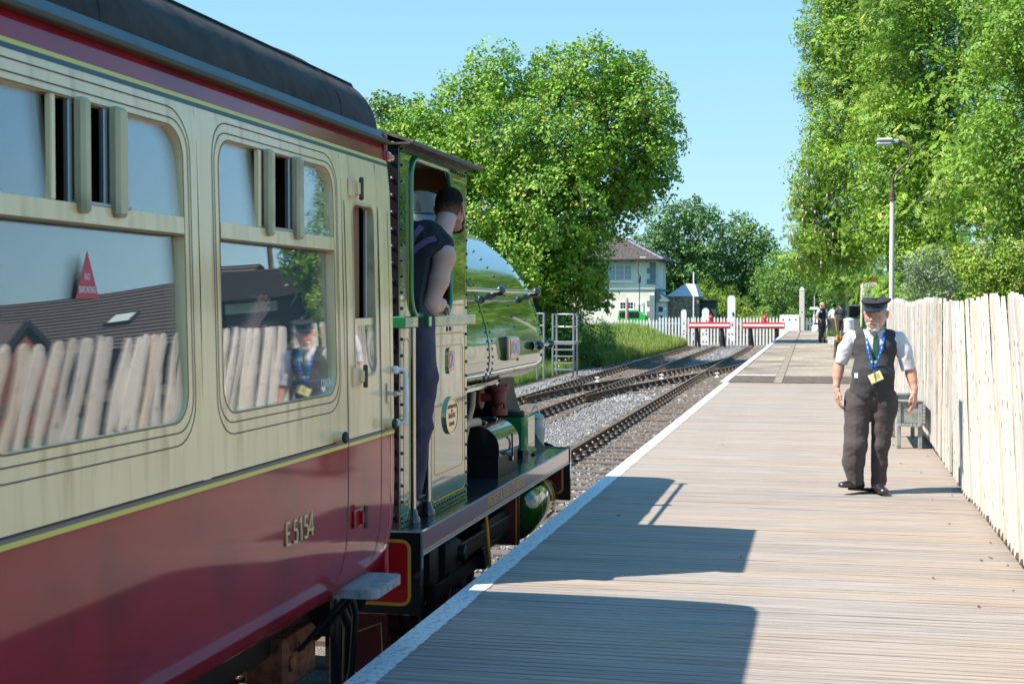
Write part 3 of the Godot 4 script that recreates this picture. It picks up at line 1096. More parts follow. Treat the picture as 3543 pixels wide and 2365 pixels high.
func build_house() -> void:
	var h := thing("house", V(-16.35, -1.0, 112), "cream two storey house with hipped slate roof and grey quoins beyond the crossing", "house")
	var st := ns()
	var x0 := -3.6   # local: right corner at +3.6, front at z = +4
	bx(st, Vector3(0, 3.05, 0), Vector3(7.2, 6.1, 8.0), 0)
	obj("wall", st, M.render_cream, h)
	st = ns()
	bx(st, Vector3(0, 3.83, 0.0), Vector3(7.32, 0.16, 8.12), 0.02)
	obj("string_course", st, M.quoin_grey, h)
	for k in 14:
		var y := 0.25 + k * 0.42
		if absf(y - 3.8) < 0.25:
			continue
		st = ns()
		var w := 0.62 if k % 2 == 0 else 0.40
		bx(st, Vector3(3.63 - w / 2, y, 4.02), Vector3(w, 0.41, 0.06), 0.01)
		bx(st, Vector3(3.62, y, 4.0 - (1.0 - w) / 2), Vector3(0.06, 0.41, 1.0 - w), 0.01)
		obj("quoin", st, M.quoin_grey, h)
	st = ns()   # hipped roof with slight overhang
	var e := 0.75
	var a := [Vector3(-3.6 - e, 6.12, 4 + e), Vector3(3.6 + e, 6.12, 4 + e), Vector3(3.6 + e, 6.12, -4 - e), Vector3(-3.6 - e, 6.12, -4 - e)]
	var r1 := Vector3(0, 8.3, 0.3)
	var r2 := Vector3(0, 8.3, -0.3)
	quad(st, a[0], r1, r1, a[1])
	tri(st, a[0], r1, a[1])
	quad(st, a[1], r1, r2, a[2])
	tri(st, a[2], r2, a[3])
	quad(st, a[3], r2, r1, a[0])
	quad(st, a[0], a[1], a[2], a[3])
	obj("roof", st, M.slate, h)
	for k in 13:   # courses of slates as thin steps
		var t := (k + 0.5) / 13.0
		st = ns()
		var p: Vector3 = a[0].lerp(r1, t)
		var q: Vector3 = a[1].lerp(r1, t)
		bar(st, p + Vector3(0.1, 0.02, 0), q + Vector3(-0.1, 0.02, 0), 0.05, 0.03)
		p = a[1].lerp(r1, t)
		q = a[2].lerp(r2, t)
		bar(st, p + Vector3(0, 0.02, -0.1), q + Vector3(0, 0.02, 0.1), 0.05, 0.03)
		obj("slate_course", st, M.slate, h)
	for c in [[a[1], r1], [a[0], r1], [a[2], r2]]:
		for k in 9:
			st = ns()
			var p: Vector3 = c[0].lerp(c[1], k / 9.0)
			var q: Vector3 = c[0].lerp(c[1], (k + 0.93) / 9.0)
			bar(st, p + Vector3(0, 0.05, 0), q + Vector3(0, 0.06, 0), 0.26, 0.10, 0.02)
			obj("ridge_tile", st, M.ridge_tile, h)
	st = ns()
	for p in [[a[0], a[1]], [a[1], a[2]]]:
		bar(st, p[0] + Vector3(0, -0.02, 0), p[1] + Vector3(0, -0.02, 0), 0.10, 0.14, 0.02)
	obj("gutter", st, M.tar_black, h)
	for k in 6:
		st = ns()
		bx(st, Vector3(-3.0 + k * 1.2, 5.98, 4.4), Vector3(0.10, 0.12, 0.7), 0.01)
		obj("rafter_end", st, M.quoin_grey, h)
	window(h, Transform3D(Basis(), Vector3(0.93, 5.16, 4.03)), 1.85, 1.30, [0.31, 0.36, 0.33], 3)
	window(h, Transform3D(Basis(), Vector3(1.45, 2.58, 4.03)), 1.15, 0.62, [0.5, 0.5], 2, false)
	window(h, Transform3D(Basis(Vector3.UP, PI / 2), Vector3(3.63, 5.1, 2.6)), 1.0, 1.5, [1.0], 2)
	st = ns()
	bx(st, Vector3(2.45, 2.3, 4.03), Vector3(0.62, 1.1, 0.05), 0.01)
	bx(st, Vector3(2.45, 2.72, 4.06), Vector3(0.48, 0.2, 0.02), 0)
	obj("hatch", st, M.white_paint, h)
	st = ns()
	bx(st, Vector3(-0.1, 4.24, 4.02), Vector3(0.2, 0.22, 0.06), 0.01)
	obj("vent", st, M.planter_wood, h)
	st = ns()   # lean-to porch on the right side
	prism(st, PackedVector2Array([Vector2(0, 3.75), Vector2(1.05, 3.0), Vector2(1.05, 2.9), Vector2(0, 2.9)]), 2.4, Transform3D(Basis(), Vector3(3.66, 0, 1.4)))
	obj("porch_roof", st, M.quoin_grey, h)
	st = ns()
	bx(st, Vector3(4.05, 1.45, 2.6), Vector3(0.78, 2.9, 2.0), 0.01)
	var po := obj("porch", st, M.render_cream, h)
	st = ns()
	bx(st, Vector3(4.05, 1.7, 3.62), Vector3(0.5, 2.0, 0.04), 0.01)
	var dr := obj("porch_door", st, M.white_paint, po)
	for y in [2.3, 1.6]:
		st = ns()
		bx(st, Vector3(4.05, y, 3.645), Vector3(0.34, 0.4, 0.01), 0)
		obj("pane", st, M.window_dark, dr)
	# sheds right of the house
	var b := thing("stone_shed", V(-10.4, -1.0, 112), "low rendered stone shed with pale tapered metal roof right of the cream house", "shed")
	st = ns()
	bx(st, Vector3(-0.35, 1.65, 0), Vector3(2.5, 3.3, 4), 0.02)
	obj("wall", st, M.shed_wall, b)
	st = ns()
	loft(st, [PackedVector3Array([Vector3(-1.7, 3.3, 2.1), Vector3(0.9, 3.3, 2.1), Vector3(0.9, 3.3, -2.1), Vector3(-1.7, 3.3, -2.1)]), PackedVector3Array([Vector3(-0.3, 4.3, 0.9), Vector3(0.5, 4.3, 0.9), Vector3(0.5, 4.3, -1.0), Vector3(-0.3, 4.3, -1.0)])], true, true, -1)
	obj("roof", st, M.sheet_metal, b)
	b = thing("green_shed", V(-8.9, -1.0, 111), "dark green boarded shed beside the stone shed", "shed")
	for i in 7:
		st = ns()
		bx(st, Vector3(-0.66 + i * 0.21, 1.5, 0), Vector3(0.2, 3.0, 0.06), 0.012)
		obj("board", st, M.shed_green, b)
	st = ns()
	bx(st, Vector3(-0.05, 1.5, -1.0), Vector3(1.4, 2.95, 1.9), 0)
	bx(st, Vector3(-0.05, 3.05, -0.9), Vector3(1.7, 0.08, 2.4), 0.01)
	obj("shed_body", st, M.shed_green, b)
	# bright green van before the house, mostly behind the fence
	b = thing("parked_van", V(-14.0, -0.95, 105.0), "bright green van parked before the cream house", "van")
	st = ns()
	var prof := PackedVector2Array([Vector2(-1.05, 0.35), Vector2(1.05, 0.35), Vector2(1.1, 1.0), Vector2(1.0, 1.75), Vector2(0.3, 2.2), Vector2(-0.95, 2.2), Vector2(-1.1, 1.3)])
	prism(st, prof, 1.7, Transform3D(Basis(), Vector3(0, 0, -0.85)))
	obj("body", st, M.bin_green, b)
	st = ns()
	bx(st, Vector3(-0.1, 1.85, 0.86), Vector3(1.3, 0.45, 0.02), 0.005)
	bx(st, Vector3(-0.85, 1.85, 0.86), Vector3(0.12, 0.4, 0.02), 0)
	obj("window", st, M.window_dark, b)
	for x in [-0.6, 0.65]:
		st = ns()
		cyl(st, Vector3(x, 0.32, 0.7), Vector3(x, 0.32, 0.9), 0.32, 14, 0.03)
		obj("wheel", st, M.rubber, b)
	# poles near the house
	b = thing("street_lamp", V(-13.55, -1.0, 105.0), "thin rusty pole with small lamp before the cream house", "street lamp")
	st = ns()
	tube(st, [Vector3(0, 0, 0), Vector3(0.02, 2.6, 0)], 0.06, 8)
	tube(st, [Vector3(0.02, 2.6, 0), Vector3(0.02, 4.6, 0), Vector3(-0.1, 5.2, 0), Vector3(-0.05, 6.0, 0), Vector3(0.08, 6.2, 0), Vector3(0.25, 6.2, 0)], 0.035, 8)
	lathe(st, [Vector2(0.07, 0), Vector2(0.1, 0.05), Vector2(0.1, 0.5), Vector2(0.05, 0.6)], Transform3D(Basis(), Vector3(0.02, 4.3, 0)), 8)
	obj("pole", st, M.bark, b)
	st = ns()
	bx(st, Vector3(0.3, 6.18, 0), Vector3(0.5, 0.16, 0.22), 0.04)
	obj("lamp_head", st, M.lamp_grey, b)
	b = thing("concrete_post", V(-14.2, -1.0, 103), "short weathered brown post with capped top before the van", "post")
	st = ns()
	lathe(st, [Vector2(0.13, 0), Vector2(0.12, 3.0), Vector2(0.06, 3.15), Vector2(0, 3.15)], Transform3D(), 8)
	obj("post_body", st, M.tan_post, b)
	b = thing("white_pole", V(-9.45, -1.0, 105), "slim white pole standing before the sheds", "pole")
	st = ns()
	tube(st, [Vector3(0, 0, 0), Vector3(0, 5.1, 0)], 0.05, 8)
	obj("shaft", st, M.white_paint, b)
	# steel platform with steps on the far side of the tracks
	b = thing("access_platform", V(-9.62, -1.0, 52.5), "galvanised steel access platform with handrails and steps left of the tracks", "platform")
	for p in [[-0.4, -0.4], [0.4, -0.4], [-0.4, 0.4], [0.4, 0.4]]:
		st = ns()
		tube(st, [Vector3(p[0], 0, p[1]), Vector3(p[0], 2.36, p[1])], 0.04, 8)
		obj("post", st, M.galvanised, b)
	for y in [1.85, 2.33]:
		st = ns()
		tube(st, [Vector3(-0.4, y, -0.4), Vector3(0.4, y, -0.4), Vector3(0.4, y, 0.4)], 0.032, 8)
		tube(st, [Vector3(-0.4, y, 0.4), Vector3(-0.4, y, -0.4)], 0.032, 8)
		obj("handrail", st, M.galvanised, b)
	st = ns()
	bx(st, Vector3(0, 1.25, 0), Vector3(0.9, 0.12, 0.9), 0.01)
	obj("deck", st, M.galvanised, b)
	for i in 4:
		st = ns()
		bx(st, Vector3(0.05, 0.25 + 0.25 * i, 0.55 - 0.02 * i), Vector3(0.75, 0.05, 0.2), 0.005)
		obj("step", st, M.galvanised, b)
	b = thing("access_ladder", V(-10.2, -1.0, 49.5), "bare steel handrail frame standing left of the stepped access platform", "handrail")
	st = ns()
	for y in [1.35, 1.95, 2.38]:
		tube(st, [Vector3(-0.9, y, 0), Vector3(0.35, y, 0)], 0.035, 8)
	obj("rail", st, M.galvanised, b)
	for x in [-0.9, 0.1, 0.35]:
		st = ns()
		tube(st, [Vector3(x, 0, 0), Vector3(x, 2.4, 0)], 0.042, 8)
		obj("post", st, M.galvanised, b)

# what stands right of the platform fence; the coach windows mirror it
func build_right_side() -> void:
	var b := thing("brick_hall", V(34.0, 0.15, 48.97), "low brick hall with brown tiled roof and skylights behind the platform fence", "building")
	b.rotation.y = deg_to_rad(99.4)
	var st := ns()
	bx(st, Vector3(-0.2, -0.1, 0), Vector3(4.4, 4.6, 40), 0)
	obj("wall", st, M.brick, b)
	var n := 17
	for k in n:   # courses of tiles, each lapping the one below
		var t0 := float(k) / n
		st = ns()
		for sgn in [-1.0, 1.0]:
			var p0 := Vector3(sgn * lerpf(4.4, 0.0, t0), lerpf(2.05, 4.3, t0), 0)
			var p1 := Vector3(sgn * lerpf(4.4, 0.0, t0 + 1.25 / n), lerpf(2.05, 4.3, t0 + 1.25 / n) - 0.01, 0)
			var nr := Vector3(sgn * 2.25, 4.4, 0).normalized() * 0.045
			var z := Vector3(0, 0, 20.5)
			quad(st, p0 + nr - z, p1 - z, p1 + z, p0 + nr + z)
			quad(st, p0 - z, p0 + nr - z, p0 + nr + z, p0 + z)
		obj("tile_course", st, M.roof_tile, b)
	st = ns()
	prism(st, PackedVector2Array([Vector2(-4, 2.2), Vector2(4, 2.2), Vector2(0, 4.2)]), 40.0, Transform3D(Basis(), Vector3(0, 0, -20)))
	obj("gable", st, M.brick, b)
	for z in [-15.5, -8.0, -2.0, 4.0, 10.0]:
		var slope := Basis(Vector3.BACK, atan2(2.25, 4.4))
		st = ns()
		for e in [[0, 0.5, 1.3, 0.12], [0, -0.5, 1.3, 0.12]]:
			bx(st, Vector3(-2.4, 3.17, z) + slope * Vector3(0, 0.03, e[1] * 1.1), Vector3(0.8, 0.1, 0.1), 0.01, slope)
		for e in [-0.38, 0.38]:
			bx(st, Vector3(-2.4, 3.17, z) + slope * Vector3(e, 0.03, 0), Vector3(0.08, 0.1, 1.0), 0.01, slope)
		var f := obj("skylight", st, M.tar_black, b)
		st = ns()
		bx(st, Vector3(-2.4, 3.17, z) + slope * Vector3(0, 0.03, 0), Vector3(0.68, 0.03, 1.0), 0, slope)
		obj("pane", st, M.lamp_bowl, f)
	var g := thing("brick_gable_house", V(18.6, 0.2, 34), "small red brick gable with black bargeboards behind the platform fence", "building")
	st = ns()
	prism(st, PackedVector2Array([Vector2(-1.9, -0.6), Vector2(1.9, -0.6), Vector2(1.9, 1.6), Vector2(0, 2.8), Vector2(-1.9, 1.6)]), 3.0, Transform3D(Basis(Vector3.UP, -PI / 2), Vector3(1.2, 0, 0)))
	obj("wall", st, M.brick, g)
	for s in [-1.0, 1.0]:
		st = ns()
		bar(st, Vector3(-1.95, 2.9, 0), Vector3(-1.95, 1.5, s * 2.1), 0.2, 0.07, 0.01, Vector3.RIGHT)
		obj("bargeboard", st, M.tar_black, g)
		st = ns()
		quad(st, Vector3(-1.95, 2.92, 0), Vector3(1.2, 2.92, 0), Vector3(1.2, 1.55, s * 2.1), Vector3(-1.95, 1.55, s * 2.1))
		obj("roof", st, M.roof_tile, g)
	var d := thing("flat_roofed_hall", V(11.9, 0, 49.2), "dark flat roofed hall with white boarded wall behind the platform fence", "building")
	st = ns()
	bx(st, Vector3(0, 1.6, 0), Vector3(3.4, 3.2, 15), 0)
	obj("wall", st, M.fascia_brown, d)
	st = ns()
	for k in range(4, 6):
		bx(st, Vector3(0.75, 2.05 + k * 0.17, 7.51), Vector3(1.9, 0.165, 0.05), 0.01)
	obj("siding", st, M.board_cream, d)
	st = ns()
	bx(st, Vector3(0, 3.55, 0), Vector3(4.0, 0.95, 15.6), 0.03)
	obj("fascia", st, M.fascia_brown, d)
	for z in [-5.0, 0.0, 5.0]:
		window(d, Transform3D(Basis(Vector3.UP, -PI / 2), Vector3(-1.73, 2.4, z)), 1.1, 0.9, [1.0], 1, false)
	var p := thing("telegraph_pole", V(15, 0, 50), "tall wooden telegraph pole behind the platform fence", "pole")
	st = ns()
	tube(st, [Vector3.ZERO, Vector3(0.1, 8.5, 0)], [0.14, 0.1], 10)
	obj("shaft", st, M.bark, p)
	st = ns()
	bx(st, Vector3(0.1, 8.0, 0), Vector3(0.1, 0.12, 1.4), 0.01)
	obj("cross_arm", st, M.bark, p)

# ---------- coach ----------
const SIDE := [[0.27, -2.42], [0.30, -2.345], [0.353, -2.274], [0.429, -2.239], [0.504, -2.212], [0.586, -2.193], [0.70, -2.183], [0.85, -2.18], [1.10, -2.18], [1.33, -2.182], [1.8, -2.188], [2.33, -2.202], [2.436, -2.212], [2.497, -2.224], [2.56, -2.236], [2.62, -2.25]]

func side_x(y: float) -> float:
	for i in SIDE.size() - 1:
		if y <= SIDE[i + 1][0]:
			return lerpf(SIDE[i][1], SIDE[i + 1][1], (y - SIDE[i][0]) / (SIDE[i + 1][0] - SIDE[i][0]))
	return SIDE[-1][1]

func SP(s: float, y: float, off := 0.0) -> Vector3:
	return Vector3(side_x(y) + off, y, -s)

func side_band(st: SurfaceTool, s0: float, s1: float, y0: float, y1: float, off := 0.0, ny := 1, group := 4) -> void:
	var ys := [y0]
	for q in SIDE:
		if q[0] > y0 + 0.001 and q[0] < y1 - 0.001:
			ys.append(q[0])
	ys.append(y1)
	st.set_smooth_group(group)
	var n := maxi(1, int((s1 - s0) / 1.0))
	for i in ys.size() - 1:
		for k in n:
			var a := lerpf(s0, s1, float(k) / n)
			var b := lerpf(s0, s1, float(k + 1) / n)
			quad(st, SP(a, ys[i + 1], off), SP(b, ys[i + 1], off), SP(b, ys[i], off), SP(a, ys[i], off))
	st.set_smooth_group(-1)

func side_line(st: SurfaceTool, p: PackedVector2Array, w: float, off := 0.0015, closed := true) -> void:   # p: (s, y)
	var n := p.size()
	for i in (n if closed else n - 1):
		var a := p[i]
		var b := p[(i + 1) % n]
		var d := (b - a).normalized()
		var q := Vector2(-d.y, d.x) * w * 0.5
		quad(st, SP(a.x + q.x, a.y + q.y, off), SP(b.x + q.x, b.y + q.y, off), SP(b.x - q.x, b.y - q.y, off), SP(a.x - q.x, a.y - q.y, off))

# the side round a window: rectangle with a rounded hole
func holed(st: SurfaceTool, s0: float, s1: float, y0: float, y1: float, hole: PackedVector2Array) -> void:
	var c := Vector2.ZERO
	for p in hole:
		c += p
	c /= hole.size()
	var outs := PackedVector2Array()
	var lo := Vector2(s0, y0)
	var hi := Vector2(s1, y1)
	for p in hole:
		var d := p - c
		var t := 1e9
		for ax in 2:
			if absf(d[ax]) > 1e-6:
				t = minf(t, ((hi[ax] if d[ax] > 0 else lo[ax]) - c[ax]) / d[ax])
		outs.append(c + d * t)
	st.set_smooth_group(4)
	var n := hole.size()
	for i in n:
		var j := (i + 1) % n
		var m := 4
		for k in m:
			var a := hole[i].lerp(outs[i], float(k) / m)
			var b := hole[i].lerp(outs[i], float(k + 1) / m)
			var cc := hole[j].lerp(outs[j], float(k + 1) / m)
			var d := hole[j].lerp(outs[j], float(k) / m)
			quad(st, SP(a.x, a.y), SP(d.x, d.y), SP(cc.x, cc.y), SP(b.x, b.y))
		var o := outs[i]
		var q := outs[j]
		if absf(o.x - q.x) > 1e-5 and absf(o.y - q.y) > 1e-5:
			var k := Vector2(s0 if minf(o.x, q.x) < s0 + 1e-4 else s1, y0 if minf(o.y, q.y) < y0 + 1e-4 else y1)
			tri(st, SP(o.x, o.y), SP(q.x, q.y), SP(k.x, k.y))
	st.set_smooth_group(-1)

func reveal(st: SurfaceTool, hole: PackedVector2Array, depth: float) -> void:
	for i in hole.size():
		var a := hole[i]
		var b := hole[(i + 1) % hole.size()]
		quad(st, SP(a.x, a.y), SP(a.x, a.y, -depth), SP(b.x, b.y, -depth), SP(b.x, b.y))

func pane(parent: Node, s0: float, s1: float, y0: float, y1: float, called := "pane", bow := 0.0, lean := 0.0, yaw := 0.0) -> MeshInstance3D:   # double glazing, two thin sheets
	var st := ns()
	var nx := 10
	var ny := 6
	var xa := side_x(y0) - 0.006
	var xb := side_x(y1) - 0.006 - lean * (y1 - y0)
	for layer in [[0.0, 1], [-0.004, 0], [-0.009, 1], [-0.013, 0], [-0.018, 1], [-0.022, 0]]:
		st.set_smooth_group(int(20 + layer[0] * -2000))
		var g := []
		for i in nx + 1:
			var col := []
			for j in ny + 1:
				var u := float(i) / nx
				var v := float(j) / ny
				var warp := bow * (0.6 * sin(u * PI) * sin(v * PI) + 0.25 * sin(u * 5.0 + s0) * v)
				col.append(Vector3(lerpf(xa, xb, v) + layer[0] + warp - yaw * u * (s1 - s0), lerpf(y0, y1, v), -lerpf(s0, s1, u)))
			g.append(col)
		for i in nx:
			for j in ny:
				if layer[1]:
					quad(st, g[i][j + 1], g[i + 1][j + 1], g[i + 1][j], g[i][j])
				else:
					quad(st, g[i][j], g[i + 1][j], g[i + 1][j + 1], g[i][j + 1])
	return obj(called, st, M.glass, parent)

func coach_window(c: Node3D, s0: float, vent: Array, sub: Array) -> void:   # s0: near edge of the glass
	var s1 := s0 + 1.235
	var hole := rrect(s0, 1.338, s1, 2.363, 0.105, 6)
	var st := ns()
	reveal(st, hole, 0.04)
	var w := obj("window", st, M.cream_paint, c, true)
	st = ns()
	for q in [[s0 - 0.042, 1.300, s1 + 0.042, 2.392, 0.12], [s0 - 0.06, 1.255, s1 + 0.06, 2.430, 0.15]]:
		side_line(st, rrect(q[0], q[1], q[2], q[3], q[4], 6), 0.0045)
	obj("seam", st, M.seam, w)
	st = ns()
	side_line(st, rrect(s0 - 0.004, 1.334, s1 + 0.004, 2.367, 0.108, 6), 0.006, 0.001)
	obj("rust_edge", st, M.rust_seam, w)
	st = ns()
	side_band(st, s0 + 0.002, s1 - 0.002, 1.992, 2.052, 0.001)
	bx(st, Vector3(side_x(2.02) - 0.018, 2.022, -(s0 + s1) / 2), Vector3(0.034, 0.06, 1.23), 0.004)
	obj("transom", st, M.cream_paint, w)
	st = ns()
	side_line(st, PackedVector2Array([Vector2(s0, 1.990), Vector2(s1, 1.990)]), 0.008, 0.002, false)
	obj("rust_edge", st, M.rust_seam, w)
	pane(w, s0, s1, 1.338, 1.992, "lower_pane", 0.0012, 0.022 if s0 > 4.0 else 0.032, 0.0095 if s0 > 4.0 else 0.0)
	pane(w, s0, vent[0], 2.052, 2.363, "upper_pane", 0.001, 0.04)
	pane(w, vent[4], s1, 2.052, 2.363, "upper_pane", 0.001, 0.04)
	# sliding ventilators: frames, and vanes that stand out into the air
	for v in [[vent[1], vent[2] - 0.062 * s0 / 4.8], [vent[3], vent[4] - 0.085 * s0 / 4.8]]:
		st = ns()
		bx(st, Vector3(side_x(2.2) + 0.010, 2.197, -(v[0] + v[1]) / 2), Vector3(0.044, 0.35, v[1] - v[0]), 0.012)
		obj("ventilator_vane", st, M.sheet_paint, w)
		st = ns()
		bx(st, Vector3(side_x(2.2) - 0.016, 2.207, -v[0] + 0.012), Vector3(0.02, 0.31, 0.022), 0.003)
		obj("slide_frame", st, M.galvanised, w)
	st = ns()
	bx(st, Vector3(side_x(2.2) - 0.008, 2.207, -vent[0] - 0.012), Vector3(0.024, 0.31, 0.024), 0.004)
	obj("window_post", st, M.cream_paint, w)
	st = ns()
	bx(st, Vector3(side_x(2.2) - 0.006, 2.057, -(vent[1] + vent[4]) / 2), Vector3(0.03, 0.012, vent[4] - vent[1]), 0.002)
	obj("slide_track", st, M.galvanised, w)

func build_coach() -> void:
	var c := thing("railway_coach", Vector3(TRACK_X, RAIL_Y, 2.0), "cream and maroon railway coach with dark arched roof in the foreground", "railway coach")
	var S0 := -13.0
	var S1 := 6.955
	var st := ns()
	side_band(st, S0, S1, 0.27, 1.075)
	obj("lower_side", st, M.maroon_paint, c, true)
	st = ns()
	side_band(st, S0, S1, 1.075, 1.092, 0.0012)
	obj("waist_line", st, M.yellow_line, c, true)
	st = ns()
	side_band(st, S0, S1, 1.092, 1.110, 0.001)
	obj("grey_line", st, M.grey_line, c, true)
	st = ns()
	side_line(st, PackedVector2Array([Vector2(S0, 1.108), Vector2(S1, 1.108)]), 0.004, 0.0022, false)
	obj("seam", st, M.seam, c, true)
	st = ns()
	side_band(st, S0, S1, 2.458, 2.475, 0.0012)
	obj("dark_line", st, M.dark_blue_line, c, true)
	st = ns()
	side_band(st, S0, S1, 2.475, 2.490, 0.0012)
	obj("upper_line", st, M.yellow_line, c, true)
	st = ns()
	side_band(st, S0, S1, 2.490, 2.575)
	obj("cantrail", st, M.maroon_paint, c, true)
	# windowed side
	st = ns()
	var wins := [0.214, 1.762, 3.310, 4.848]
	var last := S0
	for w in wins:
		side_band(st, last, w - 0.12, 1.11, 2.458)
		holed(st, w - 0.12, w + 1.355, 1.11, 2.458, rrect(w, 1.338, w + 1.235, 2.363, 0.105, 6))
		last = w + 1.355
	side_band(st, last, 6.30, 1.11, 2.458)
	holed(st, 6.30, 6.74, 1.11, 2.458, rrect(6.357, 1.405, 6.668, 2.225, 0.055, 6))
	side_band(st, 6.74, S1, 1.11, 2.458)
	obj("upper_side", st, M.cream_paint, c, true)
	for i in 3:
		var w: float = wins[i]
		coach_window(c, w, [w + 0.375, w + 0.51, w + 0.605, w + 0.722, w + 0.85], [])
	coach_window(c, 4.848, [5.217, 5.275, 5.391, 5.584, 5.736], [])
	# door with its drop light half open
	st = ns()
	for s in [6.235, 6.742]:
		side_line(st, PackedVector2Array([Vector2(s, 2.56), Vector2(s, 2.2), Vector2(s, 1.7), Vector2(s, 1.1), Vector2(s, 0.75), Vector2(s, 0.6), Vector2(s, 0.5), Vector2(s, 0.36)]), 0.008, 0.0026, false)
	var door := obj("door", st, M.seam, c, true)
	st = ns()
	reveal(st, rrect(6.357, 1.405, 6.668, 2.225, 0.055, 6), 0.045)
	side_line(st, rrect(6.350, 1.398, 6.675, 2.232, 0.06, 6), 0.012, 0.002)
	var dw := obj("door_window", st, M.sheet_paint, door)
	st = ns()
	side_band(st, 6.358, 6.667, 1.642, 1.678, -0.012)
	bx(st, Vector3(side_x(1.66) - 0.025, 1.66, -6.512), Vector3(0.026, 0.035, 0.305), 0.003)
	obj("drop_light_rail", st, M.cream_paint, dw)
	pane(dw, 6.358, 6.667, 1.405, 1.645, "drop_light_pane", 0.001)
	st = ns()
	bx(st, Vector3(-2.27, 1.9, -6.57), Vector3(0.03, 1.3, 0.11), 0.006)
	obj("door_pillar", st, M.interior_wood, dw)
	st = ns()
	bx(st, Vector3(-2.235, 1.95, -6.655), Vector3(0.02, 0.6, 0.02), 0.004)
	obj("chrome_strip", st, M.galvanised, dw)
	for h in [[2.30, 6.30, "cream_paint"], [1.40, 6.30, "cream_paint"], [0.72, 6.30, "maroon_paint"]]:
		st = ns()
		var x := side_x(h[0])
		bx(st, Vector3(x + 0.006, h[0], -h[1] - 0.05), Vector3(0.014, 0.085, 0.11), 0.004)
		bx(st, Vector3(x + 0.02, h[0], -h[1] - 0.09), Vector3(0.03, 0.06, 0.05), 0.006)
		var hg := obj("hinge", st, M[h[2]], door)
		st = ns()
		cyl(st, Vector3(x + 0.034, h[0] - 0.055, -h[1] - 0.10), Vector3(x + 0.034, h[0] + 0.055, -h[1] - 0.10), 0.012, 8, 0.004)
		obj("hinge_pin", st, M.seam, hg)
	st = ns()
	bx(st, Vector3(-2.176, 1.29, -6.84), Vector3(0.012, 0.10, 0.03), 0.004)
	cyl(st, Vector3(-2.18, 1.29, -6.84), Vector3(-2.125, 1.29, -6.84), 0.009, 8)
	tube(st, [Vector3(-2.125, 1.29, -6.80), Vector3(-2.118, 1.29, -6.84), Vector3(-2.125, 1.29, -6.88)], [0.014, 0.009, 0.014], 8)
	obj("door_handle", st, M.chrome, door)
	st = ns()
	tube(st, [Vector3(-2.18, 1.405, -6.945), Vector3(-2.125, 1.405, -6.95), Vector3(-2.112, 1.385, -6.95), Vector3(-2.112, 1.15, -6.95), Vector3(-2.125, 1.13, -6.95), Vector3(-2.18, 1.13, -6.945)], 0.011, 8)
	for y in [1.405, 1.13]:
		bx(st, Vector3(-2.165, y, -6.94), Vector3(0.035, 0.042, 0.03), 0.01)
	obj("grab_handle", st, M.white_paint, c, true)
	for b in [[6.045, 1.138], [6.80, 1.138]]:
		st = ns()
		cyl(st, Vector3(-2.185, b[1], -b[0]), Vector3(-2.135, b[1], -b[0]), 0.026, 12, 0.004)
		var bf := obj("door_stop", st, M.cream_paint, c, true)
		st = ns()
		cyl(st, Vector3(-2.137, b[1], -b[0]), Vector3(-2.118, b[1], -b[0]), 0.027, 12, 0.005)
		obj("rubber_buffer", st, M.rubber, bf)
	st = ns()   # vertical corner moulding and red lamp bracket
	side_line(st, PackedVector2Array([Vector2(6.90, 2.56), Vector2(6.90, 2.2), Vector2(6.90, 1.7), Vector2(6.90, 1.1)]), 0.006, 0.002, false)
	obj("seam", st, M.rust_seam, c, true)
	st = ns()
	side_line(st, PackedVector2Array([Vector2(6.905, 1.07), Vector2(6.905, 0.75), Vector2(6.905, 0.6), Vector2(6.905, 0.5), Vector2(6.905, 0.36)]), 0.02, 0.002, false)
	obj("corner_line", st, M.crimson, c, true)
	st = ns()
	bx(st, Vector3(-2.225, 2.515, -6.985), Vector3(0.04, 0.05, 0.06), 0.01)
	cyl(st, Vector3(-2.225, 2.515, -7.0), Vector3(-2.225, 2.515, -7.07), 0.018, 8, 0.005)
	obj("lamp_bracket", st, M.crimson, c, true)
	# number and window notices
	text("number", "E 5154", 0.102, Vector3(side_x(0.78) + 0.005, 0.735, -5.60), Basis(Vector3(0, 0, -1), Vector3(-0.03, 1, 0).normalized(), Vector3(1, 0.03, 0)), M.pale_lining, c, "Droid Sans", 0.78, 0.006)
	text("notice", "COACH A", 0.036, Vector3(side_x(1.38) - 0.008, 1.372, -5.98), Basis(Vector3(0, 0, -1), Vector3.UP, Vector3.RIGHT), M.white_sticker, c, "Droid Sans", 0.75, 0.001)
	st = ns()
	prism(st, PackedVector2Array([Vector2(3.822, 1.765), Vector2(3.962, 1.765), Vector2(3.893, 1.912)]), 0.0008, side_xf(side_x(1.84) - 0.0125))
	var sg := obj("window_sticker", st, M.red_sticker, c, true)
	for t in [["NO", 1.822, 0.020], ["SMOKING", 1.782, 0.020]]:
		var o := text("lettering", t[0], t[2], Vector3(side_x(1.84) - 0.0112, t[1], -3.892), Basis(Vector3(0, 0, -1), Vector3.UP, Vector3.RIGHT), M.white_sticker, sg, "Droid Sans", 0.85, 0.0006, false)
	# gutter and roof
	st = ns()
	bx(st, Vector3(-2.225, 2.586, -(S0 + S1) / 2), Vector3(0.05, 0.02, S1 - S0 + 0.06), 0.004)
	obj("gutter_lip", st, M.seam, c, true)
	st = ns()
	var ga := PackedVector3Array()
	var gb := PackedVector3Array()
	for q in [[-2.225, 2.594], [-2.232, 2.612], [-2.25, 2.632], [-2.262, 2.65]]:
		ga.append(V(q[0], q[1], S0))
		gb.append(V(q[0], q[1], S1 + 0.04))
	loft(st, [ga, gb], false, false, 6)
	obj("gutter", st, M.gutter_paint, c, true)
	st = ns()
	var rings := []
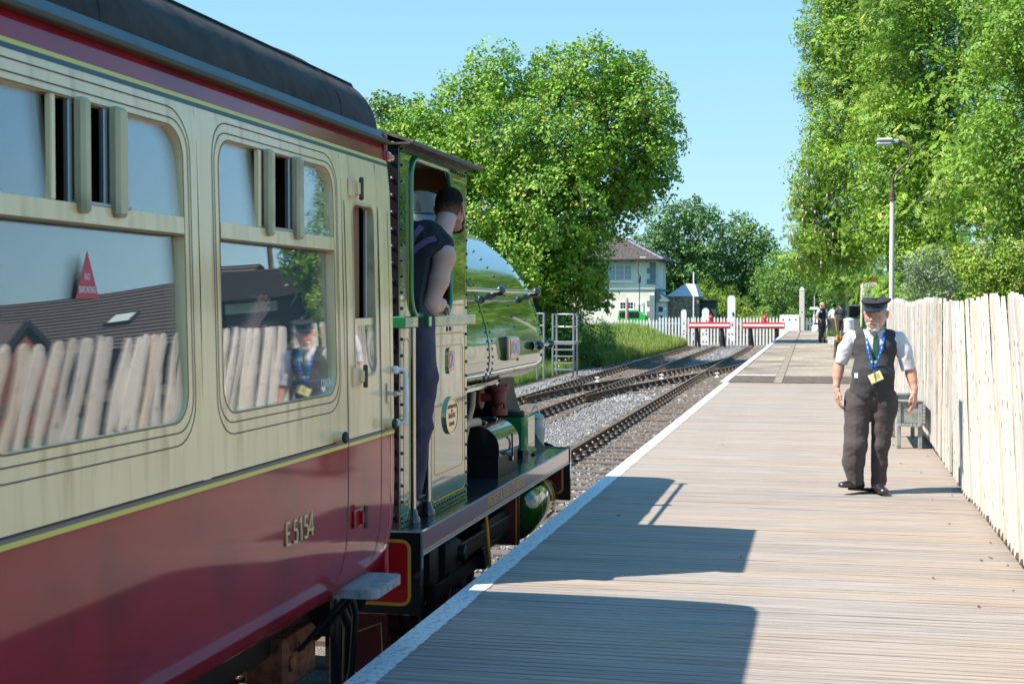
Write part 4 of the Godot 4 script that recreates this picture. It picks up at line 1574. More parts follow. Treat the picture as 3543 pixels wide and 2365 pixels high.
	var ss := [S0, -8.0, -3.0, 1.0, 3.0, 5.0, 6.6, 6.93, 7.02, 7.05]
	for s in ss:
		var r := PackedVector3Array()
		var shrink := 1.0
		if s > 6.9:
			shrink = 1.0 - 0.5 * pow((s - 6.9) / 0.15, 2.0) * 0.06
		for i in 33:
			var a := PI * i / 32.0
			var e := 2.0 / 2.2
			var cx := signf(cos(a)) * pow(absf(cos(a)), e)
			var sy := pow(sin(a), e)
			r.append(V(TRACK_X + cx * 1.325 * shrink, 2.65 + sy * 0.47 * shrink, s))
		rings.append(r)
	loft(st, rings, false, false, 7)
	var endc := V(TRACK_X, 2.6, 7.05)
	for i in 32:
		tri(st, endc, rings[-1][i], rings[-1][i + 1])
	var roof := obj("roof", st, M.roof_paint, c, true)
	st = ns()
	for rr in [5, 27]:
		for k in ss.size() - 2:
			var p: Vector3 = rings[k][rr]
			var q: Vector3 = rings[k + 1][rr]
			bar(st, p + Vector3(0.001, 0.002, 0), q + Vector3(0.001, 0.002, 0), 0.018, 0.006)
	obj("roof_seam", st, M.roof_paint, roof)
	for s in [-2.0, 1.2, 4.1, 6.4]:
		st = ns()
		var p := []
		for i in range(0, 33):
			var q: Vector3 = rings[0][i]
			p.append(Vector3(q.x, q.y + 0.001, -s))
		tube(st, p, 0.005, 4, false)
		obj("roof_joint", st, M.roof_paint, roof)
	# ends, far side, floor
	st = ns()
	for e in [S0, S1 + 0.012]:
		bx(st, V(TRACK_X, 1.45, e), Vector3(2.74, 2.36, 0.04), 0.01)
	bx(st, V(-4.98, 1.45, (S0 + S1) / 2), Vector3(0.05, 2.5, S1 - S0), 0)
	bx(st, V(TRACK_X, 2.62, (S0 + S1) / 2), Vector3(2.66, 0.04, S1 - S0 - 0.1), 0)
	bx(st, V(TRACK_X, 0.31, (S0 + S1) / 2), Vector3(2.4, 0.06, S1 - S0), 0)
	obj("body_shell", st, M.maroon_paint, c, true)
	st = ns()
	for s in [-0.2, 1.65, 3.2, 4.74, 6.17, 6.80]:
		bx(st, V(-2.75, 1.47, s), Vector3(0.96, 2.2, 0.035), 0)
	bx(st, V(-3.25, 1.47, (S0 + S1) / 2), Vector3(0.03, 2.24, S1 - S0 - 0.2), 0)
	obj("partition", st, M.interior_panel, c, true)
	for s in [-0.05, 1.5, 1.9, 3.05, 3.45, 4.55]:
		st = ns()
		bx(st, V(-2.78, 1.1, s), Vector3(0.8, 0.95, 0.16), 0.05)
		bx(st, V(-2.78, 0.72, s + (0.28 if fmod(s, 1.55) < 0.8 else -0.28)), Vector3(0.8, 0.16, 0.5), 0.05)
		obj("seat", st, M.seat_cloth, c, true)
	# foot board under the door
	st = ns()
	var fb := rrect(6.33, -2.36, 6.76, -2.075, 0.045, 4)
	var q2 := PackedVector2Array()
	for p in fb:
		q2.append(p)
	prism(st, q2, 0.045, Transform3D(Basis(Vector3(0, 0, -1), Vector3(1, 0, 0), Vector3(0, 1, 0)), Vector3(0, 0.335, 0)))
	var fo := obj("foot_board", st, M.worn_step, c, true)
	st = ns()
	for s in [6.42, 6.65]:
		bar(st, V(-2.25, 0.33, s), V(-2.5, 0.05, s), 0.06, 0.02, 0.004)
	obj("bracket", st, M.oily_black, fo)
	# frame and bogie
	st = ns()
	bx(st, V(-2.66, 0.17, (S0 + S1) / 2), Vector3(0.12, 0.26, S1 - S0), 0.01)
	bx(st, V(-4.68, 0.17, (S0 + S1) / 2), Vector3(0.12, 0.26, S1 - S0), 0.01)
	bx(st, V(TRACK_X, 0.16, S1 - 0.05), Vector3(2.2, 0.30, 0.1), 0.01)
	obj("under_frame", st, M.oily_black, c, true)
	st = ns()
	bx(st, V(-2.62, -0.16, 4.0), Vector3(0.14, 0.22, 3.9), 0.02)
	for s in [2.8, 5.4]:
		bx(st, V(-2.60, -0.30, s), Vector3(0.2, 0.34, 0.34), 0.03)
	for s in [2.2, 3.4, 4.8, 5.95]:
		for k in 5:
			cyl(st, V(-2.6, -0.02 - k * 0.05, s), V(-2.6, -0.05 - k * 0.05, s), 0.085, 10)
	var bog := obj("bogie", st, M.oily_black, c, true)
	for s in [2.8, 5.4]:
		for x in [-2.88, -4.33]:
			st = ns()
			lathe(st, [Vector2(0, -0.07), Vector2(0.40, -0.07), Vector2(0.49, -0.06), Vector2(0.46, 0.05), Vector2(0.38, 0.03), Vector2(0.1, 0.06), Vector2(0, 0.06)], Transform3D(Basis(Vector3.BACK, -PI / 2), V(x, RAIL_Y + 0.46, s)), 24)
			obj("wheel", st, M.oily_black, bog)
	st = ns()
	bx(st, V(-2.63, 0.0, 6.5), Vector3(0.22, 0.25, 0.42), 0.02)
	bx(st, V(-2.56, 0.0, 6.50), Vector3(0.1, 0.20, 0.12), 0.02)
	cyl(st, V(-2.53, 0.0, 6.36), V(-2.508, 0.0, 6.36), 0.04, 10)
	obj("damper_box", st, M.bogie_orange, bog)
	st = ns()
	bx(st, V(-2.50, -0.15, 6.93), Vector3(0.05, 0.7, 0.06), 0.01)
	tube(st, [V(-2.42, 0.3, 6.9), V(-2.41, 0.1, 7.0), V(-2.44, -0.2, 7.02), V(-2.46, -0.32, 6.98)], 0.02, 8)
	tube(st, [V(-2.55, 0.25, 7.0), V(-2.5, 0.0, 7.15), V(-2.52, -0.3, 7.18)], 0.03, 8)
	obj("hoses", st, M.oily_black, c, true)
	for x in [-2.72, -4.46]:
		st = ns()
		cyl(st, V(x, 0.17, 6.98), V(x, 0.17, 7.35), 0.11, 14, 0.01)
		cyl(st, V(x, 0.17, 7.35), V(x, 0.17, 7.5), 0.065, 12)
		lathe(st, [Vector2(0, 0), Vector2(0.17, 0), Vector2(0.23, 0.02), Vector2(0.225, 0.04), Vector2(0.1, 0.06), Vector2(0, 0.065)], Transform3D(Basis(Vector3.RIGHT, -PI / 2), V(x, 0.17, 7.49)), 20)
		obj("buffer", st, M.oily_black, c, true)

# ---------- saddle tank engine ----------
func XP(x: float, y: float, s: float) -> Transform3D:   # plane facing back along the line (towards the camera)
	return Transform3D(Basis(), V(x, y, s))

func lining(parent: Node, x: float, r: Array, m: Material, w := 0.008, radius := 0.05, thick := 0.0015) -> void:   # rounded line on a side sheet, r: s0, y0, s1, y1
	var st := ns()
	line_loop(st, rrect(r[0], r[1], r[2], r[3], radius, 5), w, thick, side_xf(x))
	obj("lining", st, m, parent, false)

func rivets(parent: Node, pts: Array, r: float, m: Material, axis := Vector3.RIGHT, world := true) -> void:
	var st := ns()
	for p in pts:
		ball(st, p, Vector3(r, r, r), 6)
	stuff(obj("rivets", st, m, parent, world))

func tank_section() -> PackedVector2Array:
	var half := [[0.0, 2.435], [0.14, 2.425], [0.27, 2.39], [0.36, 2.345], [0.47, 2.272], [0.58, 2.18], [0.68, 2.075], [0.77, 1.96], [0.83, 1.87], [0.89, 1.75], [0.95, 1.575], [0.982, 1.435], [0.992, 1.31], [0.984, 1.215], [0.955, 1.155], [0.905, 1.110], [0.83, 1.08], [0.72, 1.055], [0.58, 1.04]]
	var p := PackedVector2Array()
	for q in half:
		p.append(Vector2(TRACK_X + q[0], 1.04 + (q[1] - 1.04) * 1.035))
	for i in range(half.size() - 1, 0, -1):
		p.append(Vector2(TRACK_X - half[i][0], 1.04 + (half[i][1] - 1.04) * 1.035))
	return p

func build_loco() -> void:
	var e := thing("steam_locomotive", V(TRACK_X, RAIL_Y, 10.6), "green saddle tank steam locomotive with open cab standing before the coach", "steam locomotive")
	var st: SurfaceTool
	var XV := -2.37
	# frames, plate, beams
	st = ns()
	bx(st, V(TRACK_X, 0.355, 10.63), Vector3(2.44, 0.018, 5.03), 0.0)
	obj("running_plate", st, M.wet_plate, e, true)
	st = ns()
	bx(st, V(XV, 0.293, 10.6), Vector3(0.014, 0.142, 5.0), 0.003)
	bx(st, V(-4.81, 0.293, 10.6), Vector3(0.014, 0.142, 5.0), 0.003)
	var va := obj("valance", st, M.deep_maroon, e, true)
	st = ns()
	bx(st, V(XV + 0.0075, 0.246, 10.6), Vector3(0.0025, 0.008, 4.98), 0)
	obj("lining", st, M.lining, va)
	st = ns()
	bx(st, V(XV + 0.004, 0.226, 10.6), Vector3(0.02, 0.012, 4.98), 0.003)
	bx(st, V(XV + 0.003, 0.366, 10.6), Vector3(0.02, 0.006, 5.0), 0.002)
	obj("edge_strip", st, M.galvanised, va)
	text("lettering", "PECKETT & SONS LTD BRISTOL", 0.074, Vector3(XV + 0.0065, 0.27, -10.46), Basis(Vector3(0, 0, -1), Vector3.UP, Vector3.RIGHT), M.lining, va, "Droid Sans", 0.93, 0.003, false)
	for b in [[8.08, 1], [13.16, -1]]:
		st = ns()
		bx(st, V(TRACK_X, 0.118, b[0]), Vector3(2.47, 0.51, 0.05), 0.006)
		var beam := obj("buffer_beam", st, M.black_paint, e, true)
		var f := Transform3D(Basis() if b[1] == 1 else Basis(Vector3.UP, 0.0), V(0, 0, b[0] - 0.0265))
		st = ns()
		prism(st, rrect(-4.75, -0.07, -2.43, 0.315, 0.05), 0.0015, f)
		obj("red_panel", st, M.crimson if b[1] == 1 else M.deep_maroon, beam)
		st = ns()
		line_loop(st, rrect(-4.75, -0.07, -2.43, 0.315, 0.05), 0.02, 0.003, f)
		obj("lining", st, M.lining, beam)
		for x in [-2.72, -4.46]:
			st = ns()
			var z: float = -b[1] * 1.0
			cyl(st, V(x, 0.17, b[0] + z * 0.02), V(x, 0.17, b[0] + z * 0.32), 0.10, 14, 0.01)
			cyl(st, V(x, 0.17, b[0] + z * 0.32), V(x, 0.17, b[0] + z * 0.44), 0.06, 12)
			cyl(st, V(x, 0.17, b[0] + z * 0.44), V(x, 0.17, b[0] + z * 0.48), 0.2, 18, 0.012)
			obj("buffer", st, M.satin_black, e, true)
	st = ns()
	for x in [-2.99, -4.19]:
		bx(st, V(x, -0.08, 10.6), Vector3(0.03, 0.84, 4.9), 0)
	bx(st, V(TRACK_X, 0.0, 9.0), Vector3(1.15, 0.7, 1.2), 0)
	bx(st, V(TRACK_X, -0.05, 11.6), Vector3(1.15, 0.6, 2.2), 0)
	obj("main_frame", st, M.satin_black, e, true)
	st = ns()
	prism(st, PackedVector2Array([Vector2(-2.95, -0.12), Vector2(-2.64, -0.12), Vector2(-2.64, -0.52), Vector2(-2.72, -0.68), Vector2(-2.95, -0.68)]), 0.03, XP(0, 0, 8.3))
	var gp := obj("guard_plate", st, M.deep_maroon, e, true)
	st = ns()
	line_loop(st, PackedVector2Array([Vector2(-2.93, -0.28), Vector2(-2.90, -0.33), Vector2(-2.68, -0.24), Vector2(-2.67, -0.50), Vector2(-2.74, -0.62), Vector2(-2.93, -0.52)]), 0.010, 0.033, XP(0, 0, 8.3), true)
	obj("lining", st, M.pale_lining, gp)
	# wheels and motion
	for s in [9.15, 10.75]:
		st = ns()
		var wx := Transform3D(Basis(Vector3.BACK, -PI / 2), V(-2.88, RAIL_Y + 0.43, s))
		lathe(st, [Vector2(0.36, -0.06), Vector2(0.46, -0.06), Vector2(0.43, 0.07), Vector2(0.38, 0.07), Vector2(0.36, 0.05), Vector2(0.36, -0.06)], wx, 28)
		lathe(st, [Vector2(0, 0.09), Vector2(0.1, 0.09), Vector2(0.11, 0.06), Vector2(0.11, -0.05)], wx, 14)
		for k in 10:
			var a := TAU * k / 10
			bar(st, V(-2.88, RAIL_Y + 0.43, s), V(-2.88, RAIL_Y + 0.43 + sin(a) * 0.37, s + cos(a) * 0.37), 0.05, 0.04, 0.01, Vector3.RIGHT)
		obj("driving_wheel", st, M.deep_maroon, e, true)
	st = ns()
	bar(st, V(-2.66, -0.28, 9.15), V(-2.66, -0.28, 10.75), 0.05, 0.11, 0.008, Vector3.UP)
	for s in [9.15, 10.75]:
		cyl(st, V(-2.70, -0.28, s), V(-2.60, -0.28, s), 0.085, 14, 0.01)
	obj("coupling_rod", st, M.oily_black, e, true)
	st = ns()
	bx(st, V(-2.53, 0.02, 9.2), Vector3(0.15, 0.27, 0.25), 0.03)
	bx(st, V(-2.52, 0.175, 9.22), Vector3(0.07, 0.06, 0.09), 0.012)
	cyl(st, V(-2.46, 0.02, 9.33), V(-2.40, 0.02, 9.33), 0.055, 14, 0.008)
	cyl(st, V(-2.47, 0.02, 9.33), V(-2.452, 0.02, 9.33), 0.1, 16, 0.006)
	bar(st, V(-2.50, -0.0, 9.35), V(-2.50, -0.03, 11.3), 0.05, 0.12, 0.01, Vector3.UP)
	bx(st, V(-2.55, 0.06, 8.75), Vector3(0.18, 0.3, 0.16), 0.02)
	bx(st, V(-2.55, -0.30, 8.95), Vector3(0.06, 0.5, 0.06), 0.01)
	obj("connecting_rod", st, M.oily_black, e, true)
	st = ns()
	for q in [[8.55, -0.38], [9.05, -0.5]]:
		bx(st, V(-2.62, q[1], q[0]), Vector3(0.04, 0.46, 0.09), 0.01)
	cyl(st, V(-2.5, -0.42, 8.45), V(-2.42, -0.42, 8.45), 0.06, 12, 0.01)
	bx(st, V(-2.56, 0.05, 10.9), Vector3(0.10, 0.05, 1.3), 0.01)
	bx(st, V(-2.56, -0.13, 10.9), Vector3(0.10, 0.05, 1.3), 0.01)
	obj("slide_bar", st, M.oily_black, e, true)
	st = ns()
	tube(st, [V(-2.42, 0.24, 9.95), V(-2.41, 0.0, 10.0), V(-2.40, -0.35, 10.06)], 0.014, 8)
	obj("oil_pipe", st, M.lining, e, true)
	st = ns()
	bx(st, V(-2.66, 0.0, 11.1), Vector3(0.5, 0.45, 0.02), 0.003)
	var mp := obj("motion_plate", st, M.deep_maroon, e, true)
	st = ns()
	bx(st, V(-2.435, 0.0, 11.087), Vector3(0.012, 0.44, 0.003), 0)
	obj("lining", st, M.lining, mp)
	st = ns()
	var cx := Transform3D(Basis(Vector3.RIGHT, -PI / 2), V(-2.66, -0.05, 11.72))
	lathe(st, [Vector2(0, -0.01), Vector2(0.2, -0.01), Vector2(0.23, 0), Vector2(0.262, 0.03), Vector2(0.272, 0.06), Vector2(0.272, 0.93), Vector2(0.25, 0.97), Vector2(0, 0.98)], cx, 36)
	var cy := obj("cylinder", st, M.engine_green, e, true)
	st = ns()
	for k in [0.22, 0.80]:
		lathe(st, [Vector2(0.2725, k), Vector2(0.2735, k + 0.003), Vector2(0.2735, k + 0.011), Vector2(0.2725, k + 0.014)], cx, 36)
	obj("lining", st, M.lining, cy)
	# boiler, smokebox and saddle under the tank
	st = ns()
	lathe(st, [Vector2(0, 0), Vector2(0.52, 0), Vector2(0.52, 3.2), Vector2(0.5, 3.24), Vector2(0, 3.26)], Transform3D(Basis(Vector3.RIGHT, -PI / 2), V(TRACK_X, 0.98, 9.8)), 28)
	bx(st, V(TRACK_X, 0.75, 10.2), Vector3(1.35, 0.8, 0.9), 0.08)
	obj("boiler", st, M.satin_black, e, true)
	st = ns()
	var fl := PackedVector2Array()
	for i in 11:
		var t := i / 10.0
		fl.append(Vector2(TRACK_X + 0.70 + 0.33 * pow(t, 2.2), lerpf(1.10, 0.365, t)))
	for i in 11:
		var t := 1.0 - i / 10.0
		fl.append(Vector2(TRACK_X - 0.70 - 0.33 * pow(t, 2.2), lerpf(1.10, 0.365, t)))
	prism(st, fl, 0.55, XP(0, 0, 13.02))
	obj("smokebox_saddle", st, M.satin_black, e, true)
	# saddle tank
	var sec := tank_section()
	st = ns()
	var rings := []
	for s in [9.84, 10.4, 11.0, 11.6, 12.2, 12.8, 13.0, 13.03, 13.05]:
		var r := PackedVector3Array()
		for p in sec:
			var k := 1.0 if s < 13.01 else (0.997 if s < 13.04 else 0.985)
			r.append(V(TRACK_X + (p.x - TRACK_X) * k, 1.4 + (p.y - 1.4) * k, s))
		rings.append(r)
	loft(st, rings, true, true, 9)
	var tank := obj("saddle_tank", st, M.engine_green, e, true)
	var rv := []
	for s in [11.9, 12.965]:
		var d := 0.0
		for i in 15:
			var a := sec[i]
			var b := sec[i + 1]
			var l := a.distance_to(b)
			var next := 0.096 - fmod(d, 0.096)
			while next < l:
				var p := a.lerp(b, next / l)
				rv.append(V(p.x, p.y, s))
				next += 0.096
			d += l
	rivets(tank, rv, 0.0135, M.black_paint, Vector3.RIGHT, false)
	st = ns()
	var band := []
	for s in [10.835, 10.905]:
		var r := PackedVector3Array()
		for p in sec:
			r.append(V(TRACK_X + (p.x - TRACK_X) * 1.004, 1.4 + (p.y - 1.4) * 1.004, s))
		band.append(r)
	loft(st, band, true, false, 9)
	var bd := obj("tank_band", st, M.engine_green, tank)
	rv = []
	for s in [10.80, 10.94]:
		for i in range(1, 15):
			for k in 2:
				var p := sec[i].lerp(sec[i + 1], k * 0.5)
				rv.append(V(p.x, p.y, s))
	rivets(bd, rv, 0.0125, M.black_paint, Vector3.RIGHT, false)
	st = ns()
	for l in [[10.98, 12.92, 1.18, 9], [9.9, 10.77, 1.20, 9]]:
		bar(st, V(-2.600, l[2], l[0]), V(-2.600, l[2], l[1]), 0.006, 0.01)
	obj("lining", st, M.pale_lining, tank)
	# rails and knobs on the tank
	st = ns()
	tube(st, [V(-2.63, 1.856, 9.78), V(-2.63, 1.856, 12.86)], 0.0175, 10)
	var hr := obj("handrail", st, M.steel, tank)
	for k in [[11.36, 1.856], [12.85, 1.856]]:
		st = ns()
		ball(st, V(-2.63, k[1], k[0]), Vector3(0.046, 0.046, 0.046), 14)
		tube(st, [V(-2.65, k[1] - 0.01, k[0]), V(-2.69, 1.825, k[0]), V(-2.725, 1.80, k[0])], [0.026, 0.028, 0.042], 10)
		obj("handrail_knob", st, M.black_paint, hr)
	st = ns()
	tube(st, [V(-2.545, 1.365, 12.6), V(-2.545, 1.365, 13.11)], 0.0165, 10)
	hr = obj("handrail", st, M.steel, tank)
	st = ns()
	ball(st, V(-2.545, 1.365, 13.11), Vector3(0.043, 0.043, 0.043), 14)
	obj("handrail_knob", st, M.black_paint, hr)
	st = ns()
	ball(st, V(-2.545, 1.365, 12.6), Vector3(0.043, 0.043, 0.043), 14)
	tube(st, [V(-2.55, 1.365, 12.6), V(-2.57, 1.362, 12.56), V(-2.605, 1.36, 12.53)], [0.026, 0.02, 0.045], 10)
	obj("handrail_knob", st, M.black_paint, hr)
	# name plate
	st = ns()
	bx(st, V(-2.585, 1.372, 11.535), Vector3(0.075, 0.185, 0.36), 0.008)
	var pl := obj("name_plate", st, M.brass, tank)
	st = ns()
	bx(st, V(-2.546, 1.372, 11.535), Vector3(0.006, 0.163, 0.338), 0)
	obj("red_ground", st, M.crimson, pl)
	text("lettering", "LION", 0.108, Vector3(-2.541, 1.318, -11.535), Basis(Vector3(0, 0, -1), Vector3.UP, Vector3.RIGHT), M.white_sticker, pl, "Droid Sans", 1.0, 0.008, false)
	st = ns()
	bx(st, V(-2.60, 1.372, 11.535), Vector3(0.06, 0.2, 0.375), 0.003)
	obj("packing", st, M.black_paint, pl)
	# chimney
	st = ns()
	lathe(st, [Vector2(0.34, 2.36), Vector2(0.26, 2.44), Vector2(0.19, 2.52), Vector2(0.165, 2.56), Vector2(0.175, 2.562), Vector2(0.165, 2.57), Vector2(0.16, 2.76), Vector2(0.18, 2.775), Vector2(0.18, 2.80), Vector2(0.15, 2.83), Vector2(0.12, 2.85), Vector2(0.1, 2.80)], Transform3D(Basis(), V(-3.57, 0, 12.2)), 24)
	obj("chimney", st, M.lagging if false else M.wet_plate, e, true)
	# cab
	var X := -2.52
	st = ns()
	var upper := PackedVector2Array([Vector2(8.10, 1.67), Vector2(8.10, 2.715), Vector2(9.80, 2.715), Vector2(9.80, 1.67)])
	var hole := rrect(8.375, 1.675, 9.335, 2.665, 0.14, 6)
	# built as four pieces round the opening
	for q in [[8.17, 8.375, 1.67, 2.715], [9.335, 9.80, 1.67, 2.715], [8.375, 9.335, 2.665, 2.715]]:
		bx(st, V(X - 0.006, (q[2] + q[3]) / 2, (q[0] + q[1]) / 2), Vector3(0.012, q[3] - q[2], q[1] - q[0]), 0)
	for cnr in [[8.375, 2.665, 1, -1], [9.335, 2.665, -1, -1], [8.375, 1.675, 1, 1], [9.335, 1.675, -1, 1]]:
		var poly := PackedVector2Array([Vector2(cnr[0], cnr[1])])
		for i in 7:
			var a := PI / 2 * i / 6.0
			poly.append(Vector2(cnr[0] + cnr[2] * 0.14 * (1 - sin(a)), cnr[1] + cnr[3] * 0.14 * (1 - cos(a))))
		prism(st, poly, 0.012, side_xf(X - 0.012))
	var cab := obj("cab_side", st, M.engine_green, e, true)
	st = ns()
	bx(st, V(-4.66, 2.19, 8.95), Vector3(0.012, 1.05, 1.70), 0)
	obj("cab_side", st, M.engine_green, e, true)
	st = ns()
	var bead := []
	for p in hole:
		bead.append(V(X + 0.004, p.y, p.x))
	bead.append(bead[0])
	tube(st, bead, 0.021, 10, false)
	obj("beading", st, M.bright_green, cab)
	st = ns()
	line_loop(st, PackedVector2Array([Vector2(9.42, 1.74), Vector2(9.75, 1.74), Vector2(9.755, 1.75), Vector2(9.755, 2.60), Vector2(9.745, 2.615), Vector2(9.40, 2.615)]), 0.011, 0.0015, side_xf(X), false)
	line_loop(st, PackedVector2Array([Vector2(8.335, 1.72), Vector2(8.335, 2.58), Vector2(8.36, 2.62)]), 0.010, 0.0015, side_xf(X), false)
	obj("lining", st, M.lining, cab)
	rv = []
	for i in 11:
		rv.append(V(X + 0.003, 1.72 + i * 0.097, 9.785))
		rv.append(V(X + 0.003, 1.72 + i * 0.097, 8.20))
	for i in 7:
		rv.append(V(X + 0.003, 2.66, 9.36 + i * 0.062))
	rivets(cab, rv, 0.011, M.black_paint, Vector3.RIGHT, false)
	st = ns()   # corner post with large rivets, facing back
	bx(st, V(X - 0.043, 1.53, 8.155), Vector3(0.086, 2.36, 0.02), 0.003)
	var ang := obj("corner_angle", st, M.black_paint, cab)
	rv = []
	for i in 22:
		rv.append(V(X - 0.042, 0.45 + i * 0.103, 8.143))
	rivets(ang, rv, 0.016, M.black_paint, Vector3.BACK, false)
	st = ns()
	bx(st, V(TRACK_X, 2.18, 8.17), Vector3(2.1, 1.04, 0.014), 0)
	var rs := obj("cab_rear_sheet", st, M.bright_green, cab)
	st = ns()
	line_loop(st, rrect(-4.5, 1.75, -2.625, 2.62, 0.06), 0.016, 0.003, XP(0, 0, 8.162))
	obj("lining", st, M.lining, rs)
	# lower cab sides with the doorway between
	st = ns()
	bx(st, V(-4.66, 0.985, 8.95), Vector3(0.012, 1.235, 1.70), 0)
	obj("bunker_side", st, M.engine_green, e, true)
	var low: MeshInstance3D
	for q in [[8.17, 8.395], [8.80, 9.80]]:
		st = ns()
		bx(st, V(X - 0.006, 0.985, (q[0] + q[1]) / 2), Vector3(0.012, 1.235, q[1] - q[0]), 0)
		low = obj("bunker_side", st, M.engine_green, e, true)
	for q in [[8.08, 8.36], [8.60, 9.83]]:
		st = ns()
		bx(st, V(X - 0.02, 1.635, (q[0] + q[1]) / 2), Vector3(0.16, 0.072, q[1] - q[0]), 0.006)
		obj("ledge", st, M.bright_green, low)
	st = ns()
	line_loop(st, rrect(8.86, 0.43, 9.74, 1.545, 0.06), 0.009, 0.0015, side_xf(X))
	line_loop(st, rrect(8.93, 0.60, 9.68, 1.46, 0.04), 0.006, 0.0015, side_xf(X))
	line_loop(st, rrect(8.235, 0.50, 8.36, 1.53, 0.05), 0.009, 0.0015, side_xf(X))
	obj("lining", st, M.lining, low)
	rv = []
	for i in 12:
		rv.append(V(X + 0.003, 0.43 + i * 0.1, 9.775))
		rv.append(V(X + 0.003, 0.43 + i * 0.1, 8.20))
	for i in 14:
		rv.append(V(X + 0.003, 0.395, 8.86 + i * 0.067))
	for i in 4:
		rv.append(V(X + 0.003, 0.40, 8.21 + i * 0.055))
	rivets(low, rv, 0.011, M.black_paint, Vector3.RIGHT, false)
	for s in [9.26, 9.34]:
		st = ns()
		bx(st, V(X, 1.575, s), Vector3(0.006, 0.032, 0.045), 0.002)
		obj("slot", st, M.tar_black, low)
	for s in [8.425, 8.765]:
		st = ns()
		cyl(st, V(X + 0.005, 0.42, s), V(X + 0.005, 1.60, s), 0.0175, 12)
		var dp := obj("door_pillar", st, M.steel, e, true)
		st = ns()
		lathe(st, [Vector2(0.045, 0), Vector2(0.045, 0.03), Vector2(0.03, 0.05), Vector2(0.022, 0.09)], Transform3D(Basis(), V(X + 0.005, 0.365, s)), 12)
		obj("socket", st, M.black_paint, dp)
	# plates
	st = ns()
	prism(st, rrect(9.247, 1.265, 9.423, 1.445, 0.045), 0.014, side_xf(X))
	var np := obj("number_plate", st, M.brass, low)
	st = ns()
	prism(st, rrect(9.262, 1.28, 9.408, 1.43, 0.035), 0.002, side_xf(X + 0.014))
	obj("red_ground", st, M.crimson, np)
	text("numeral", "2", 0.105, Vector3(X + 0.018, 1.305, -9.335), Basis(Vector3(0, 0, -1), Vector3.UP, Vector3.RIGHT), M.white_sticker, np, "Droid Serif", 1.15, 0.008, false)
	st = ns()
	var ov := PackedVector2Array()
	var ov2 := PackedVector2Array()
	for i in 28:
		var a := TAU * i / 28
		ov.append(Vector2(9.33 + cos(a) * 0.158, 0.975 + sin(a) * 0.124))
		ov2.append(Vector2(9.33 + cos(a) * 0.146, 0.975 + sin(a) * 0.113))
	prism(st, ov, 0.012, side_xf(X), true)
	var wp := obj("works_plate", st, M.black_paint, low)
	st = ns()
	prism(st, ov2, 0.003, side_xf(X + 0.012), true)
	line_loop(st, ov, 0.012, 0.018, side_xf(X))
	obj("brass_face", st, M.brass, wp)
	var fb := Basis(Vector3(0, 0, -1), Vector3.UP, Vector3.RIGHT)
	for t in [["PECKETT&SONS", 1.026, 0.024], ["LD", 0.998, 0.02], ["No1351", 0.957, 0.036], ["BRISTOL", 0.905, 0.026]]:
		text("lettering", t[0], t[2], Vector3(X + 0.0155, t[1], -9.33), fb, M.black_paint, wp, "Droid Sans", 1.0, 0.004, false)
	# roof
	st = ns()
	var ra := []
	for s in [8.12, 9.86]:
		var r := PackedVector3Array()
		for i in 17:
			var t := -1.0 + i / 8.0
			r.append(V(TRACK_X + t * 1.17, 2.735 + 0.22 * (1.0 - t * t), s))
		for i in 17:
			var t := 1.0 - i / 8.0
			r.append(V(TRACK_X + t * 1.17, 2.715 + 0.22 * (1.0 - t * t), s))
		ra.append(r)
	loft(st, ra, true, true, 10)
	bar(st, V(-2.425, 2.722, 8.11), V(-2.425, 2.722, 9.88), 0.028, 0.028, 0.008)
	bx(st, V(-2.50, 2.718, 8.95), Vector3(0.13, 0.012, 1.7), 0)
	var ro := obj("cab_roof", st, M.cab_roof, e, true)
	st = ns()
	bx(st, V(TRACK_X, 2.725, 8.95), Vector3(2.1, 0.014, 1.66), 0)
	obj("ceiling", st, M.cab_brown, ro)
	# front sheet with a round look-out
	st = ns()
	var outer := [Vector2(-4.66, 1.0), Vector2(-4.66, 2.72), Vector2(-2.53, 2.72), Vector2(-2.53, 1.0)]
	var cc := Vector2(-2.87, 2.27)
	var rad := 0.30
	var n := 32
	for i in n:
		var a := TAU * i / n
		var b := TAU * (i + 1) / n
		var pa := cc + Vector2(cos(a), sin(a)) * rad
		var pb := cc + Vector2(cos(b), sin(b)) * rad
		var oa := cc + Vector2(cos(a), sin(a)) * 0.34 / maxf(absf(cos(a)), absf(sin(a)))
		var ob := cc + Vector2(cos(b), sin(b)) * 0.34 / maxf(absf(cos(b)), absf(sin(b)))
		quad(st, V(pa.x, pa.y, 9.78), V(oa.x, oa.y, 9.78), V(ob.x, ob.y, 9.78), V(pb.x, pb.y, 9.78))
	bx(st, V(-2.87, 2.665, 9.786), Vector3(0.68, 0.11, 0.012), 0)
	bx(st, V(-2.87, 1.465, 9.786), Vector3(0.68, 0.93, 0.012), 0)
	bx(st, V(-3.935, 1.86, 9.786), Vector3(1.45, 1.72, 0.012), 0)
	obj("cab_front_sheet", st, M.cab_brown, cab)
	st = ns()
	bx(st, V(TRACK_X, 0.40, 8.95), Vector3(2.1, 0.05, 1.6), 0)
	bx(st, V(TRACK_X, 1.05, 9.6), Vector3(1.1, 1.3, 0.3), 0.1)
	bx(st, V(-3.1, 0.9, 8.25), Vector3(0.9, 1.0, 0.2), 0.02)
	obj("cab_floor", st, M.satin_black, e, true)
	# tool box with rounded lid
	st = ns()
	var tb := PackedVector2Array([Vector2(-3.05, 0.366), Vector2(-2.515, 0.366), Vector2(-2.515, 0.535)])
	var lid := PackedVector2Array([Vector2(-3.06, 0.53), Vector2(-2.505, 0.53), Vector2(-2.505, 0.60)])
